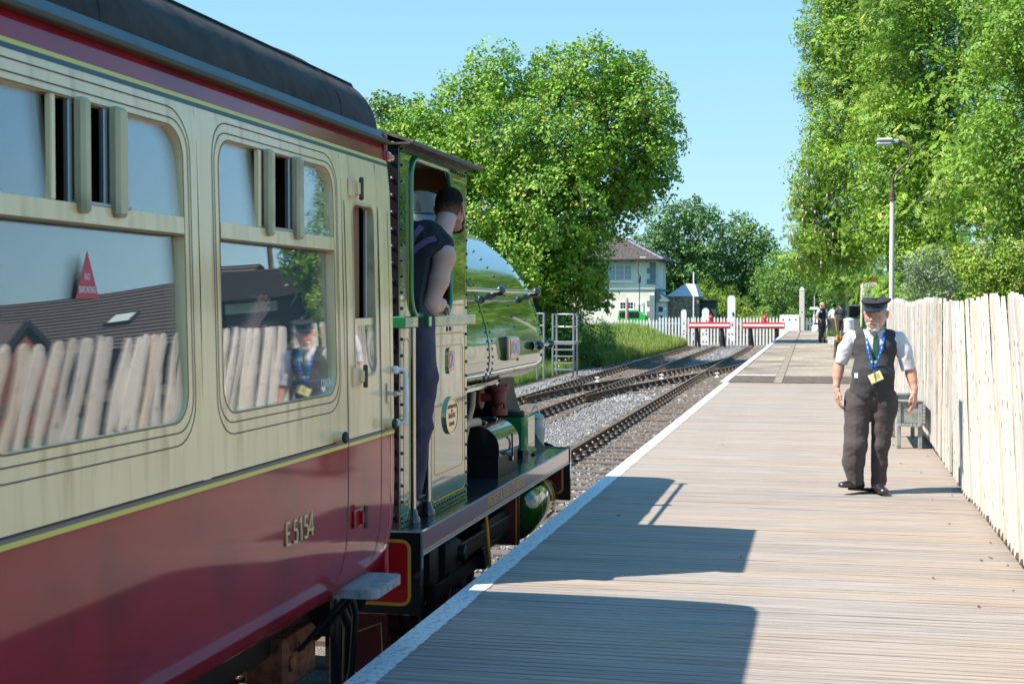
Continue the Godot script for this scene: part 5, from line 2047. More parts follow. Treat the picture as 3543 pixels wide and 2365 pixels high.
	for i in 9:
		var a := PI / 2 * i / 8.0
		lid.append(Vector2(-2.715 + cos(a) * 0.21, 0.60 + sin(a) * 0.18))
	lid.append(Vector2(-3.06, 0.78))
	tb.append(Vector2(-3.05, 0.535))
	prism(st, tb, 0.72, XP(0, 0, 11.50))
	var box := obj("tool_box", st, M.satin_black, e, true)
	st = ns()
	prism(st, lid, 0.74, XP(0, 0, 11.51), true)
	var ld := obj("lid", st, M.black_paint, box)
	st = ns()
	for s in [10.95, 11.33]:
		bx(st, V(-2.80, 0.786, s), Vector3(0.30, 0.02, 0.05), 0.006)
		ball(st, V(-2.68, 0.792, s), Vector3(0.02, 0.02, 0.02), 8)
	obj("strap_hinge", st, M.black_paint, ld)
	st = ns()
	cyl(st, V(-2.512, 0.475, 11.22), V(-2.49, 0.475, 11.22), 0.025, 12, 0.005)
	bar(st, V(-2.495, 0.68, 11.2), V(-2.495, 0.49, 11.22), 0.015, 0.008)
	obj("hasp", st, M.black_paint, box)
	# sand box
	st = ns()
	prism(st, rrect(-3.02, -12.68, -2.60, -12.29, 0.05, 3), 0.30, Transform3D(Basis(Vector3(1, 0, 0), Vector3(0, 0, 1), Vector3(0, 1, 0)), Vector3(0, 0.42, 0)))
	var sb := obj("sand_box", st, M.bright_green, e, true)
	st = ns()
	prism(st, rrect(-3.035, -12.695, -2.585, -12.275, 0.05, 3), 0.06, Transform3D(Basis(Vector3(1, 0, 0), Vector3(0, 0, 1), Vector3(0, 1, 0)), Vector3(0, 0.364, 0)))
	obj("foot", st, M.black_paint, sb)
	st = ns()
	cyl(st, V(-2.82, 0.72, 12.48), V(-2.82, 0.765, 12.48), 0.155, 20, 0.008)
	obj("lid", st, M.satin_black, sb)
	st = ns()
	line_loop(st, rrect(12.33, 0.47, 12.64, 0.69, 0.03), 0.006, 0.0015, side_xf(-2.60))
	obj("lining", st, M.pale_lining, sb)
	# lamp on the front
	var la := thing("locomotive_lamp", V(-2.68, 0.365, 13.12), "pale grey metal oil lamp with carrying handle on the front of the engine", "lamp")
	st = ns()
	lathe(st, [Vector2(0, 0), Vector2(0.078, 0), Vector2(0.078, 0.02), Vector2(0.07, 0.03), Vector2(0.085, 0.175), Vector2(0.088, 0.19), Vector2(0.06, 0.205)], Transform3D(), 18)
	obj("lamp_body", st, M.lamp_grey, la)
	st = ns()
	lathe(st, [Vector2(0.06, 0.205), Vector2(0.055, 0.28), Vector2(0.075, 0.285), Vector2(0.072, 0.30), Vector2(0.03, 0.33), Vector2(0, 0.335)], Transform3D(), 18)
	obj("lamp_top", st, M.lamp_grey, la)
	st = ns()
	tube(st, [Vector3(-0.06, 0.22, 0.04), Vector3(-0.05, 0.34, 0.02), Vector3(-0.02, 0.40, 0), Vector3(0.0, 0.40, 0), Vector3(0.02, 0.34, -0.02), Vector3(0.04, 0.24, -0.04)], 0.006, 6)
	obj("handle", st, M.chrome, la)
	st = ns()
	cyl(st, Vector3(-0.02, 0.11, 0.07), Vector3(-0.02, 0.11, 0.095), 0.04, 14, 0.006)
	obj("lens", st, M.window_dark, la)
	st = ns()
	prism(st, PackedVector2Array([Vector2(-2.86, 0.365), Vector2(-2.70, 0.365), Vector2(-2.70, 0.48), Vector2(-2.76, 0.53), Vector2(-2.86, 0.53)]), 0.02, XP(0, 0, 12.98))
	obj("lamp_iron", st, M.black_paint, e, true)
	# check valve and pipes
	st = ns()
	var v := V(-2.75, 0, 11.82)
	lathe(st, [Vector2(0, 0.78), Vector2(0.075, 0.78), Vector2(0.075, 0.835), Vector2(0.035, 0.84), Vector2(0.035, 0.865), Vector2(0.062, 0.89), Vector2(0.062, 0.985), Vector2(0.092, 0.99), Vector2(0.092, 1.035), Vector2(0, 1.035)], Transform3D(Basis(), v), 18)
	cyl(st, v + Vector3(-0.06, 0.93, 0), v + Vector3(-0.18, 0.93, 0), 0.038, 14)
	cyl(st, v + Vector3(-0.15, 0.93, 0), v + Vector3(-0.175, 0.93, 0), 0.105, 18, 0.006)
	cyl(st, v + Vector3(-0.185, 0.93, 0), v + Vector3(-0.21, 0.93, 0), 0.105, 18, 0.006)
	for k in 6:
		var a := TAU * k / 6 + 0.3
		ball(st, v + Vector3(cos(a) * 0.072, 1.038, sin(a) * 0.072), Vector3(0.012, 0.014, 0.012), 6)
		ball(st, v + Vector3(cos(a) * 0.06, 0.838, sin(a) * 0.06), Vector3(0.012, 0.014, 0.012), 6)
	obj("check_valve", st, M.red_oxide, e, true)
	st = ns()
	tube(st, [V(-2.82, 1.05, 9.82), V(-2.82, 1.05, 11.95), V(-2.82, 1.03, 12.02), V(-2.82, 0.98, 12.04)], 0.035, 12)
	obj("steam_pipe", st, M.steel, e, true)
	st = ns()
	tube(st, [V(-2.66, 1.06, 10.55), V(-2.67, 0.95, 10.56), V(-2.70, 0.80, 10.52), V(-2.72, 0.62, 10.45)], 0.022, 10)
	tube(st, [V(-2.70, 0.79, 10.1), V(-2.68, 0.82, 10.5), V(-2.70, 0.80, 10.85), V(-2.74, 0.70, 10.95)], 0.035, 10)
	obj("lagged_pipe", st, M.lagging, e, true)

# ---------- people: distance fields meshed as surface nets ----------
class Field:
	var o: Vector3
	var c: float
	var nx: int
	var ny: int
	var nz: int
	var f := PackedFloat32Array()

	func _init(lo: Vector3, hi: Vector3, cell: float) -> void:
		o = lo
		c = cell
		nx = int((hi.x - lo.x) / cell) + 2
		ny = int((hi.y - lo.y) / cell) + 2
		nz = int((hi.z - lo.z) / cell) + 2
		f.resize(nx * ny * nz)
		f.fill(9.0)

	# tapered capsule, smoothly joined with k; q squashes the cross-section (a factor for each axis)
	func cap(a: Vector3, b: Vector3, ra: float, rb: float, k := 0.02, q := Vector3.ONE) -> void:
		var m := maxf(ra, rb) * maxf(q.x, maxf(q.y, q.z)) + k + 3.0 * c
		var lo := (a.min(b) - Vector3(m, m, m) - o) / c
		var hi := (a.max(b) + Vector3(m, m, m) - o) / c
		var i0 := clampi(int(lo.x), 0, nx)
		var j0 := clampi(int(lo.y), 0, ny)
		var k0 := clampi(int(lo.z), 0, nz)
		var i1 := clampi(int(hi.x) + 1, 0, nx)
		var j1 := clampi(int(hi.y) + 1, 0, ny)
		var k1 := clampi(int(hi.z) + 1, 0, nz)
		var iq := Vector3.ONE / q
		var sc := minf(q.x, minf(q.y, q.z))
		if ra == rb and a == b:
			sc = 1.0 / maxf(iq.x, maxf(iq.y, iq.z))
		var A := a * iq
		var d := b * iq - A
		var dd := maxf(d.length_squared(), 1e-9)
		var s4 := 0.25 / k
		for kk in range(k0, k1):
			for jj in range(j0, j1):
				var at := (kk * ny + jj) * nx
				for ii in range(i0, i1):
					var p := Vector3(o.x + ii * c, o.y + jj * c, o.z + kk * c) * iq - A
					var t := clampf(p.dot(d) / dd, 0.0, 1.0)
					var v := ((p - d * t).length() - lerpf(ra, rb, t)) * sc
					var w := f[at + ii]
					var h := k - absf(v - w)
					f[at + ii] = minf(v, w) - (h * h * s4 if h > 0.0 else 0.0)

	func ball(a: Vector3, r: Vector3, k := 0.02) -> void:
		var m := maxf(r.x, maxf(r.y, r.z))
		cap(a, a, m, m, k, r / m)

	func chain(pts: Array, rs: Array, k := 0.02, q := Vector3.ONE) -> void:
		for i in pts.size() - 1:
			cap(pts[i], pts[i + 1], rs[i], rs[i + 1], k, q)

	# fn(p, v) -> new value, near the surface only
	func edit(fn: Callable, near := 0.06) -> void:
		for kk in nz:
			for jj in ny:
				var at := (kk * ny + jj) * nx
				for ii in nx:
					var v := f[at + ii]
					if v < near:
						f[at + ii] = fn.call(Vector3(o.x + ii * c, o.y + jj * c, o.z + kk * c), v)

	func value(p: Vector3) -> float:
		var q := (p - o) / c
		var i := clampi(int(q.x + 0.5), 0, nx - 1)
		var j := clampi(int(q.y + 0.5), 0, ny - 1)
		var k := clampi(int(q.z + 0.5), 0, nz - 1)
		return f[(k * ny + j) * nx + i]

	func front(x: float, y: float) -> float:   # the surface that faces +z
		var z := o.z + (nz - 2) * c
		while z > o.z:
			if value(Vector3(x, y, z)) < 0.0:
				return z + value(Vector3(x, y, z)) * 0.0 + c * 0.5
			z -= c * 0.5
		return 0.0

	func mesh(st: SurfaceTool, xf := Transform3D(), color = null) -> void:
		var id := PackedInt32Array()
		id.resize(nx * ny * nz)
		id.fill(-1)
		var vs := PackedVector3Array()
		var sy := nx
		var sz := nx * ny
		var lim := c * 2.5
		for kk in nz - 1:
			for jj in ny - 1:
				for ii in nx - 1:
					var at := kk * sz + jj * sy + ii
					var v0 := f[at]
					if v0 > lim or v0 < -lim * 4.0:
						continue
					var v1 := f[at + 1]
					var v2 := f[at + sy]
					var v3 := f[at + sy + 1]
					var v4 := f[at + sz]
					var v5 := f[at + sz + 1]
					var v6 := f[at + sz + sy]
					var v7 := f[at + sz + sy + 1]
					var n := int(v0 < 0) + int(v1 < 0) + int(v2 < 0) + int(v3 < 0) + int(v4 < 0) + int(v5 < 0) + int(v6 < 0) + int(v7 < 0)
					if n == 0 or n == 8:
						continue
					var s := Vector3.ZERO
					var m := 0
					for e in [[v0, v1, 0, 0, 0, 0], [v2, v3, 0, 1, 0, 0], [v4, v5, 0, 0, 1, 0], [v6, v7, 0, 1, 1, 0], [v0, v2, 0, 0, 0, 1], [v1, v3, 1, 0, 0, 1], [v4, v6, 0, 0, 1, 1], [v5, v7, 1, 0, 1, 1], [v0, v4, 0, 0, 0, 2], [v1, v5, 1, 0, 0, 2], [v2, v6, 0, 1, 0, 2], [v3, v7, 1, 1, 0, 2]]:
						var p: float = e[0]
						var q: float = e[1]
						if (p < 0) != (q < 0):
							var w := Vector3(e[2], e[3], e[4])
							w[e[5]] += p / (p - q)
							s += w
							m += 1
					id[at] = vs.size()
					vs.append(o + (Vector3(ii, jj, kk) + s / m) * c)
		st.set_smooth_group(1)
		for kk in range(1, nz - 1):
			for jj in range(1, ny - 1):
				for ii in range(1, nx - 1):
					var at := kk * sz + jj * sy + ii
					if id[at] < 0:
						continue
					var v0 := f[at]
					for ax in 3:
						var step: int = [1, sy, sz][ax]
						var v1 := f[at + step]
						if (v0 < 0) == (v1 < 0):
							continue
						var u: int = [sy, sz, 1][ax]
						var w: int = [sz, 1, sy][ax]
						var a := id[at]
						var b := id[at - u]
						var d := id[at - u - w]
						var e := id[at - w]
						if a < 0 or b < 0 or d < 0 or e < 0:
							continue
						var q := [a, b, d, e] if v0 < 0 else [a, e, d, b]
						for k in [0, 2, 1, 0, 3, 2]:
							var p := vs[q[k]]
							if color != null:
								st.set_color(color.call(p))
							st.add_vertex(xf * p)

func skin_tone(base: Color, red: Color, spots: Array) -> Callable:   # spots: [centre, radius, strength]
	var nz := FastNoiseLite.new()
	nz.frequency = 30.0
	return func(p: Vector3) -> Color:
		var t := 0.08 * nz.get_noise_3dv(p)
		for s in spots:
			t += s[2] * smoothstep(s[1], 0.0, p.distance_to(s[0]))
		return base.lerp(red, clampf(t, 0.0, 1.0)) * (1.0 + 0.05 * nz.get_noise_3dv(p * 2.3))

# head about its centre (between the ears), facing +z; xf places it. Height about 0.24
func head_field(cell := 0.0035) -> Field:
	var g := Field.new(Vector3(-0.12, -0.19, -0.14), Vector3(0.12, 0.15, 0.15), cell)
	g.ball(Vector3(0, 0.03, -0.012), Vector3(0.078, 0.088, 0.098), 0.01)
	g.ball(Vector3(0, -0.035, 0.025), Vector3(0.062, 0.075, 0.068), 0.04)
	g.ball(Vector3(0, -0.085, 0.052), Vector3(0.036, 0.034, 0.034), 0.035)
	for s in [-1.0, 1.0]:
		g.cap(Vector3(s * 0.052, -0.06, 0.0), Vector3(s * 0.022, -0.10, 0.055), 0.020, 0.018, 0.025)
		g.ball(Vector3(s * 0.042, -0.022, 0.060), Vector3(0.022, 0.020, 0.020), 0.02)
		g.cap(Vector3(s * 0.012, 0.028, 0.088), Vector3(s * 0.05, 0.030, 0.072), 0.010, 0.009, 0.014)
		g.cap(Vector3(s * 0.080, 0.020, -0.014), Vector3(s * 0.075, -0.030, -0.004), 0.019, 0.012, 0.006, Vector3(0.5, 1, 1))
		g.cap(Vector3(s * 0.092, 0.022, -0.024), Vector3(s * 0.088, -0.014, -0.022), 0.016, 0.012, 0.008, Vector3(0.45, 1, 1))
		g.ball(Vector3(s * 0.012, -0.036, 0.100), Vector3(0.009, 0.008, 0.010), 0.008)
	g.cap(Vector3(0, 0.020, 0.090), Vector3(0, -0.028, 0.112), 0.0085, 0.0125, 0.012)
	g.cap(Vector3(-0.020, -0.064, 0.086), Vector3(0.020, -0.064, 0.086), 0.008, 0.008, 0.008)
	g.cap(Vector3(-0.016, -0.076, 0.085), Vector3(0.016, -0.076, 0.085), 0.008, 0.008, 0.008)
	g.edit(func(p: Vector3, v: float) -> float:
		var r := v
		for s in [-1.0, 1.0]:   # eye sockets and the line of the mouth
			r = maxf(r, 0.010 - Vector3(p.x - s * 0.031, (p.y - 0.008) * 1.3, p.z - 0.093).length())
		return maxf(r, 0.0032 - Vector2((p.y + 0.070) * 1.0, p.z - 0.094).length() if absf(p.x) < 0.022 else -1.0), 0.02)
	return g

# hand from the wrist w along d, back of the hand towards n, thumb towards t; curl 0 flat, 1 closed
func hand_field(g: Field, w: Vector3, d: Vector3, n: Vector3, t: Vector3, curl: float, size := 1.0) -> void:
	d = d.normalized()
	t = (t - d * t.dot(d)).normalized()
	n = d.cross(t).normalized() * signf(d.cross(t).dot(n))
	g.cap(w - d * 0.03, w + d * 0.02, 0.026 * size, 0.026 * size, 0.01)
	for k in 4:
		var off := (1.5 - k) * 0.0195 * size
		var base := w + d * (0.088 - absf(k - 1.2) * 0.004) * size + t * off
		g.cap(w + d * 0.015 + t * off * 0.6, base, 0.016 * size, 0.0125 * size, 0.012)
		var l: float = [0.040, 0.046, 0.042, 0.032][k] * size
		var a := base
		var ang := 0.25 * curl
		var r := 0.0098 * size
		for j in 3:
			ang += curl * [0.35, 0.75, 0.55][j]
			var dir := (d * cos(ang) - n * sin(ang) + t * (1.5 - k) * 0.05).normalized()
			var b: Vector3 = a + dir * l * [1.0, 0.68, 0.55][j]
			g.cap(a, b, r, r * 0.92, 0.003)
			a = b
			r *= 0.92
	var tb := w + d * 0.03 * size + t * 0.022 * size - n * 0.008
	var tm := tb + (d * 0.75 + t * 0.6 - n * 0.25).normalized() * 0.042 * size
	g.cap(tb - d * 0.012, tb, 0.017 * size, 0.016 * size, 0.012)
	g.cap(tb, tm, 0.0145 * size, 0.0115 * size, 0.006)
	g.cap(tm, tm + (d * 0.95 + t * 0.15 - n * 0.3 * curl).normalized() * 0.034 * size, 0.0112 * size, 0.009 * size, 0.003)

func folds(g: Field, amp: float, freq: float, sd: int, stretch := Vector3.ONE) -> void:
	var n := FastNoiseLite.new()
	n.seed = sd
	n.frequency = freq
	n.fractal_octaves = 3
	n.noise_type = FastNoiseLite.TYPE_SIMPLEX
	g.edit(func(p: Vector3, v: float) -> float: return v + amp * n.get_noise_3dv(p * stretch), 0.05)

func field_obj(called: String, g: Field, m: Material, parent: Node, color = null, xf := Transform3D()) -> MeshInstance3D:
	var st := ns()
	g.mesh(st, xf, color)
	return obj(called, st, m, parent)

func ribbon(st: SurfaceTool, pts: Array, w: float, side: Vector3, out: Vector3, thick := 0.003) -> void:
	for i in pts.size() - 1:
		var a: Vector3 = pts[i]
		var b: Vector3 = pts[i + 1]
		var d := (b - a).normalized()
		var x := d.cross(out).normalized() * w * 0.5
		var z := out * thick
		quad(st, a - x + z, b - x + z, b + x + z, a + x + z)
		quad(st, a - x, b - x, b - x + z, a - x + z)
		quad(st, b + x, a + x, a + x + z, b + x + z)

func build_people() -> void:
	guard()
	driver()
	passenger()
	far_people()

func guard() -> void:
	var t := thing("person", V(0.42, 0, 13.25), "person in peaked black cap, charcoal waistcoat and blue lanyard walking along the platform", "person")
	var Z := Vector3(0, 0, 1)
	# skin: head, neck, arms and hands are one mesh
	var hx := Transform3D(Basis(Vector3.UP, -0.30) * Basis(Vector3.RIGHT, 0.06), Vector3(0.052, 1.640, 0.045))
	hx.basis = hx.basis.scaled(Vector3(1.19, 1.14, 1.12))
	var st := ns()
	var tone := skin_tone(Color(0.56, 0.30, 0.215), Color(0.52, 0.13, 0.09), [[Vector3(0, -0.02, 0.11), 0.045, 0.7], [Vector3(0.05, -0.02, 0.07), 0.045, 0.5], [Vector3(-0.05, -0.02, 0.07), 0.045, 0.5], [Vector3(0.085, 0, -0.01), 0.05, 0.6], [Vector3(-0.085, 0, -0.01), 0.05, 0.6]])
	var hf := head_field()
	hf.mesh(st, hx, tone)
	var g := Field.new(Vector3(-0.1, 1.36, -0.12), Vector3(0.2, 1.6, 0.14), 0.01)
	g.cap(Vector3(0.05, 1.38, -0.01), Vector3(0.052, 1.56, 0.015), 0.066, 0.06, 0.02)
	var plain_tone := skin_tone(Color(0.54, 0.29, 0.205), Color(0.50, 0.15, 0.10), [])
	g.mesh(st, Transform3D(), plain_tone)
	for a in [[Vector3(-0.256, 1.23, -0.012), Vector3(-0.275, 1.15, -0.02), Vector3(-0.292, 0.985, 0.03), Vector3(0.05, -1, 0.08), Vector3(-1, 0, 0.3), Vector3(0.25, 0, 1), -1.0], [Vector3(0.345, 1.22, -0.01), Vector3(0.372, 1.12, -0.02), Vector3(0.402, 0.965, 0.035), Vector3(0.0, -1, 0.12), Vector3(1, 0, 0.3), Vector3(-0.45, 0, 1), 1.0]]:
		var lo: Vector3 = a[2].min(a[0]) - Vector3(0.09, 0.28, 0.09)
		var hi: Vector3 = a[2].max(a[0]) + Vector3(0.09, 0.06, 0.12)
		g = Field.new(lo, hi, 0.0045)
		g.chain([a[0], a[1], a[2]], [0.050, 0.047, 0.031], 0.02)
		g.cap(a[1] + Vector3(0, -0.02, 0.01), a[1].lerp(a[2], 0.45), 0.046, 0.042, 0.02)
		hand_field(g, a[2] + Vector3(0, -0.02, 0.003), a[3], a[4], a[5], 0.42, 1.08)
		g.mesh(st, Transform3D(), plain_tone)
	obj("body", st, M.skin, t)
	# eyes
	st = ns()
	for s in [-1.0, 1.0]:
		ball(st, hx * Vector3(s * 0.030, 0.006, 0.078), Vector3(0.0125, 0.0105, 0.011), 12, hx.basis.orthonormalized())
	var ey := obj("eyes", st, M.eye_white, t)
	st = ns()
	for s in [-1.0, 1.0]:
		ball(st, hx * Vector3(s * 0.030 - 0.001, 0.005, 0.0865), Vector3(0.0055, 0.0055, 0.004), 10, hx.basis.orthonormalized())
		var p := []
		for i in 5:
			p.append(hx * Vector3(s * (0.018 + i * 0.006), 0.014 + 0.003 * sin(i * 0.8), 0.091 - i * 0.0015))
		tube(st, p, 0.0022, 5)
	obj("iris", st, M.hair_dark, ey)
	# short white beard, moustache, hair at the sides
	g = Field.new(Vector3(-0.12, -0.19, -0.14), Vector3(0.12, 0.10, 0.15), 0.004)
	for s in [-1.0, 1.0]:
		g.cap(Vector3(s * 0.066, -0.035, 0.018), Vector3(s * 0.026, -0.100, 0.055), 0.011, 0.019, 0.02)
		g.cap(Vector3(s * 0.004, -0.051, 0.1), Vector3(s * 0.034, -0.064, 0.082), 0.0055, 0.006, 0.008)
		g.cap(Vector3(s * 0.036, -0.066, 0.078), Vector3(s * 0.03, -0.1, 0.064), 0.009, 0.014, 0.012)
		g.cap(Vector3(s * 0.075, 0.035, -0.02), Vector3(s * 0.070, -0.03, 0.005), 0.011, 0.012, 0.015)
		g.cap(Vector3(s * 0.072, 0.02, -0.06), Vector3(s * 0.05, -0.03, -0.075), 0.016, 0.018, 0.03)
	g.cap(Vector3(-0.018, -0.106, 0.062), Vector3(0.018, -0.106, 0.062), 0.022, 0.022, 0.02)
	g.cap(Vector3(0, -0.03, -0.08), Vector3(0, 0.03, -0.095), 0.03, 0.025, 0.03)
	folds(g, 0.004, 60.0, 3)
	g.edit(func(p: Vector3, v: float) -> float: return maxf(v, 0.010 - Vector3((p.x) * 0.5, (p.y + 0.069) * 1.5, p.z - 0.098).length()), 0.02)
	field_obj("beard", g, M.hair_white, t, null, hx)
	st = ns()
	bar(st, hx * Vector3(-0.018, -0.069, 0.094), hx * Vector3(0.018, -0.069, 0.094), 0.004, 0.005, 0.001)
	for s in [-1.0, 1.0]:
		tube(st, [hx * Vector3(s * 0.012, 0.033, 0.099), hx * Vector3(s * 0.034, 0.038, 0.093), hx * Vector3(s * 0.054, 0.030, 0.076)], 0.0035, 5)
	obj("mouth", st, M.lip_dark, t)
	# spectacles
	st = ns()
	for s in [-1.0, 1.0]:
		var p := []
		for i in 15:
			var a := TAU * i / 14.0
			p.append(hx * Vector3(s * 0.032 + cos(a) * 0.023, 0.002 + sin(a) * 0.017, 0.109 - absf(s * 0.032 + cos(a) * 0.023) * 0.12))
		tube(st, p, 0.0011, 5, false)
		tube(st, [hx * Vector3(s * 0.054, 0.008, 0.103), hx * Vector3(s * 0.074, 0.010, 0.07), hx * Vector3(s * 0.084, 0.012, -0.01)], 0.0012, 5)
	tube(st, [hx * Vector3(-0.009, 0.006, 0.108), hx * Vector3(0, 0.009, 0.113), hx * Vector3(0.009, 0.006, 0.108)], 0.0012, 5)
	var gl := obj("spectacles", st, M.wire, t)
	st = ns()
	for s in [-1.0, 1.0]:
		var c: Vector3 = hx * Vector3(s * 0.032, 0.002, 0.1055)
		for i in 14:
			var a := TAU * i / 14.0
			var b := TAU * (i + 1) / 14.0
			tri(st, c, hx * Vector3(s * 0.032 + cos(b) * 0.022, 0.002 + sin(b) * 0.016, 0.1055), hx * Vector3(s * 0.032 + cos(a) * 0.022, 0.002 + sin(a) * 0.016, 0.1055))
	obj("lens", st, M.spectacle_glass, gl)
	# cap
	st = ns()
	var rings := []
	for q in [[0.066, 0.084, 0.104, 0.0, -0.006], [0.072, 0.087, 0.107, 0.0, -0.006], [0.090, 0.088, 0.108, 0.0, -0.006], [0.093, 0.090, 0.110, 0.0, -0.006], [0.108, 0.105, 0.126, 0.002, -0.010], [0.116, 0.113, 0.133, 0.003, -0.012], [0.123, 0.110, 0.128, 0.004, -0.014], [0.130, 0.088, 0.10, 0.005, -0.014], [0.134, 0.05, 0.055, 0.005, -0.014], [0.135, 0.003, 0.003, 0.005, -0.014]]:
		var r := PackedVector3Array()
		for i in 32:
			var a := TAU * i / 32.0
			var tilt := -sin(a) * 0.016 if q[0] > 0.1 else 0.0
			r.append(hx * Vector3(cos(a) * q[1] + q[3], q[0] - tilt * -0.6 + (0.006 * cos(a * 2.0 + 0.6) if q[0] > 0.11 else 0.0), sin(a) * q[2] + q[4]))
		rings.append(r)
	loft(st, rings, true, false, 1)
	var capo := obj("cap", st, M.black_cloth, t)
	st = ns()
	var ra := []
	for k in 4:
		var r := PackedVector3Array()
		for i in 17:
			var a := lerpf(0.10, PI - 0.10, i / 16.0)
			var w: float = [0.0, 0.35, 0.75, 1.0][k]
			var o := 1.0 + w * 0.46 * pow(sin(a), 0.8)
			r.append(hx * Vector3(cos(a) * 0.090 * (1.0 + w * 0.05), 0.078 - w * 0.026 * sin(a) - 0.010 * w * w, sin(a) * 0.110 * o - 0.006))
		ra.append(r)
	loft(st, ra, false, false, 1)
	var under := []
	for r in [ra[3], ra[0]]:
		var q := PackedVector3Array()
		for p in r:
			q.append(p - Vector3(0, 0.004, 0))
		under.append(q)
	loft(st, under, false, false, 2)
	loft(st, [ra[3], under[0]], false, false, 3)
	obj("peak", st, M.cap_peak, capo)
	st = ns()
	var bp := []
	for i in 21:
		var a := lerpf(0.05, PI - 0.05, i / 20.0)
		bp.append(hx * Vector3(cos(a) * 0.0905, 0.086, sin(a) * 0.1105 - 0.006))
	tube(st, bp, 0.007, 6)
	obj("cap_strap", st, M.cap_peak, capo)
	# shirt: body, collar and short sleeves
	g = Field.new(Vector3(-0.36, 1.02, -0.2), Vector3(0.48, 1.58, 0.24), 0.009)
	g.ball(Vector3(0.05, 1.34, 0.005), Vector3(0.185, 0.17, 0.118), 0.03)
	g.cap(Vector3(-0.10, 1.435, -0.01), Vector3(0.20, 1.43, -0.01), 0.062, 0.062, 0.05)
	g.ball(Vector3(0.04, 1.12, 0.03), Vector3(0.19, 0.16, 0.14), 0.06)
	g.chain([Vector3(-0.160, 1.437, -0.01), Vector3(-0.215, 1.33, -0.01), Vector3(-0.258, 1.185, -0.015)], [0.066, 0.064, 0.062], 0.03)
	g.chain([Vector3(0.262, 1.427, -0.01), Vector3(0.31, 1.31, -0.01), Vector3(0.350, 1.135, -0.015)], [0.068, 0.067, 0.066], 0.03)
	folds(g, 0.009, 8.0, 5)
	g.edit(func(p: Vector3, v: float) -> float:
		var r := v
		if p.x < -0.17:
			r = maxf(r, 1.192 + (p.x + 0.25) * -0.28 - p.y)
		elif p.x > 0.28:
			r = maxf(r, 1.140 + (p.x - 0.34) * 0.25 - p.y)
		return r, 0.05)
	g.chain([Vector3(-0.015, 1.475, 0.035), Vector3(0.05, 1.465, 0.075), Vector3(0.115, 1.475, 0.035)], [0.022, 0.016, 0.022], 0.01)
	g.chain([Vector3(-0.02, 1.485, 0.03), Vector3(-0.01, 1.50, -0.05), Vector3(0.05, 1.51, -0.075), Vector3(0.11, 1.50, -0.05), Vector3(0.12, 1.485, 0.03)], [0.022, 0.022, 0.022, 0.022, 0.022], 0.01)
	field_obj("shirt", g, M.white_cloth, t)
	st = ns()   # collar wings
	for s in [-1.0, 1.0]:
		var c := Vector3(0.05, 1.452, 0.093)
		tri(st, c, c + Vector3(s * 0.07, 0.055, -0.035), c + Vector3(s * 0.058, -0.028, -0.002))
		tri(st, c, c + Vector3(s * 0.07, 0.055, -0.035), c + Vector3(s * 0.02, 0.03, -0.01))
	obj("collar", st, M.white_cloth, t)
	# waistcoat
	g = Field.new(Vector3(-0.30, 0.78, -0.25), Vector3(0.38, 1.56, 0.28), 0.009)
	g.ball(Vector3(0.05, 1.33, 0.008), Vector3(0.198, 0.19, 0.132), 0.03)
	g.ball(Vector3(0.035, 1.10, 0.035), Vector3(0.192, 0.20, 0.162), 0.06)
	g.ball(Vector3(0.022, 0.93, 0.015), Vector3(0.205, 0.16, 0.150), 0.06)
	g.cap(Vector3(-0.085, 1.445, -0.008), Vector3(0.19, 1.44, -0.008), 0.066, 0.066, 0.06)
	folds(g, 0.007, 6.0, 9, Vector3(1, 1.6, 1))
	g.edit(func(p: Vector3, v: float) -> float:
		var r := v
		r = maxf(r, minf(minf(0.012 + (p.y - 1.26) * 0.36 - absf(p.x - 0.042), p.y - 1.24), p.z + 0.0))   # V neck
		r = maxf(r, 0.085 - Vector2(p.x - 0.05, (p.z - 0.01) * 1.1).length() if p.y > 1.46 else -1.0)
		r = maxf(r, 0.088 - Vector2((p.y - 1.33) * 0.62, p.z + 0.01).length() if p.x < -0.150 or p.x > 0.262 else -1.0)   # armholes
		var hem := 0.965 - 0.115 * clampf(1.0 - absf(absf(p.x - 0.027) - 0.062) / 0.17, 0, 1) + 0.06 * clampf(1.0 - absf(p.x - 0.027) / 0.045, 0, 1)
		r = maxf(r, (hem if p.z > 0.0 else 0.93) - p.y)
		if p.z > 0 and absf(p.x - 0.027 - (p.y - 1.1) * 0.05) < 0.004 and p.y < 1.25:
			r += 0.004
		return r, 0.05)
	var vest := g
	field_obj("waistcoat", g, M.charcoal_cloth, t)
	st = ns()
	for y in [1.19, 1.115, 1.045, 0.975]:
		var x: float = 0.032 + (y - 1.1) * 0.05
		ball(st, Vector3(x, y, vest.front(x, y) + 0.001), Vector3(0.008, 0.008, 0.004), 10)
	for q in [[-0.085, 1.075], [0.145, 1.06]]:
		bar(st, Vector3(q[0] - 0.05, q[1] + 0.014, vest.front(q[0] - 0.05, q[1]) + 0.001), Vector3(q[0] + 0.05, q[1] - 0.012, vest.front(q[0] + 0.05, q[1]) + 0.001), 0.016, 0.004, 0.001, Vector3.BACK)
	obj("waistcoat_button", st, M.black_cloth, t)
	st = ns()
	bx(st, Vector3(-0.118, 1.092, vest.front(-0.118, 1.08) + 0.006), Vector3(0.034, 0.045, 0.004), 0.001, Basis(Vector3.UP, -0.4))
	obj("pocket_card", st, M.white_sticker, t)
	# tie, lanyard, badge
	st = ns()
	bar(st, Vector3(0.05, 1.468, 0.100), Vector3(0.056, 1.435, 0.112), 0.04, 0.025, 0.008, Vector3.BACK)
	bar(st, Vector3(0.055, 1.437, 0.110), Vector3(0.050, 1.31, 0.140), 0.05, 0.012, 0.004, Vector3.BACK)
	bar(st, Vector3(0.050, 1.33, 0.138), Vector3(0.046, 1.22, 0.150), 0.058, 0.012, 0.004, Vector3.BACK)
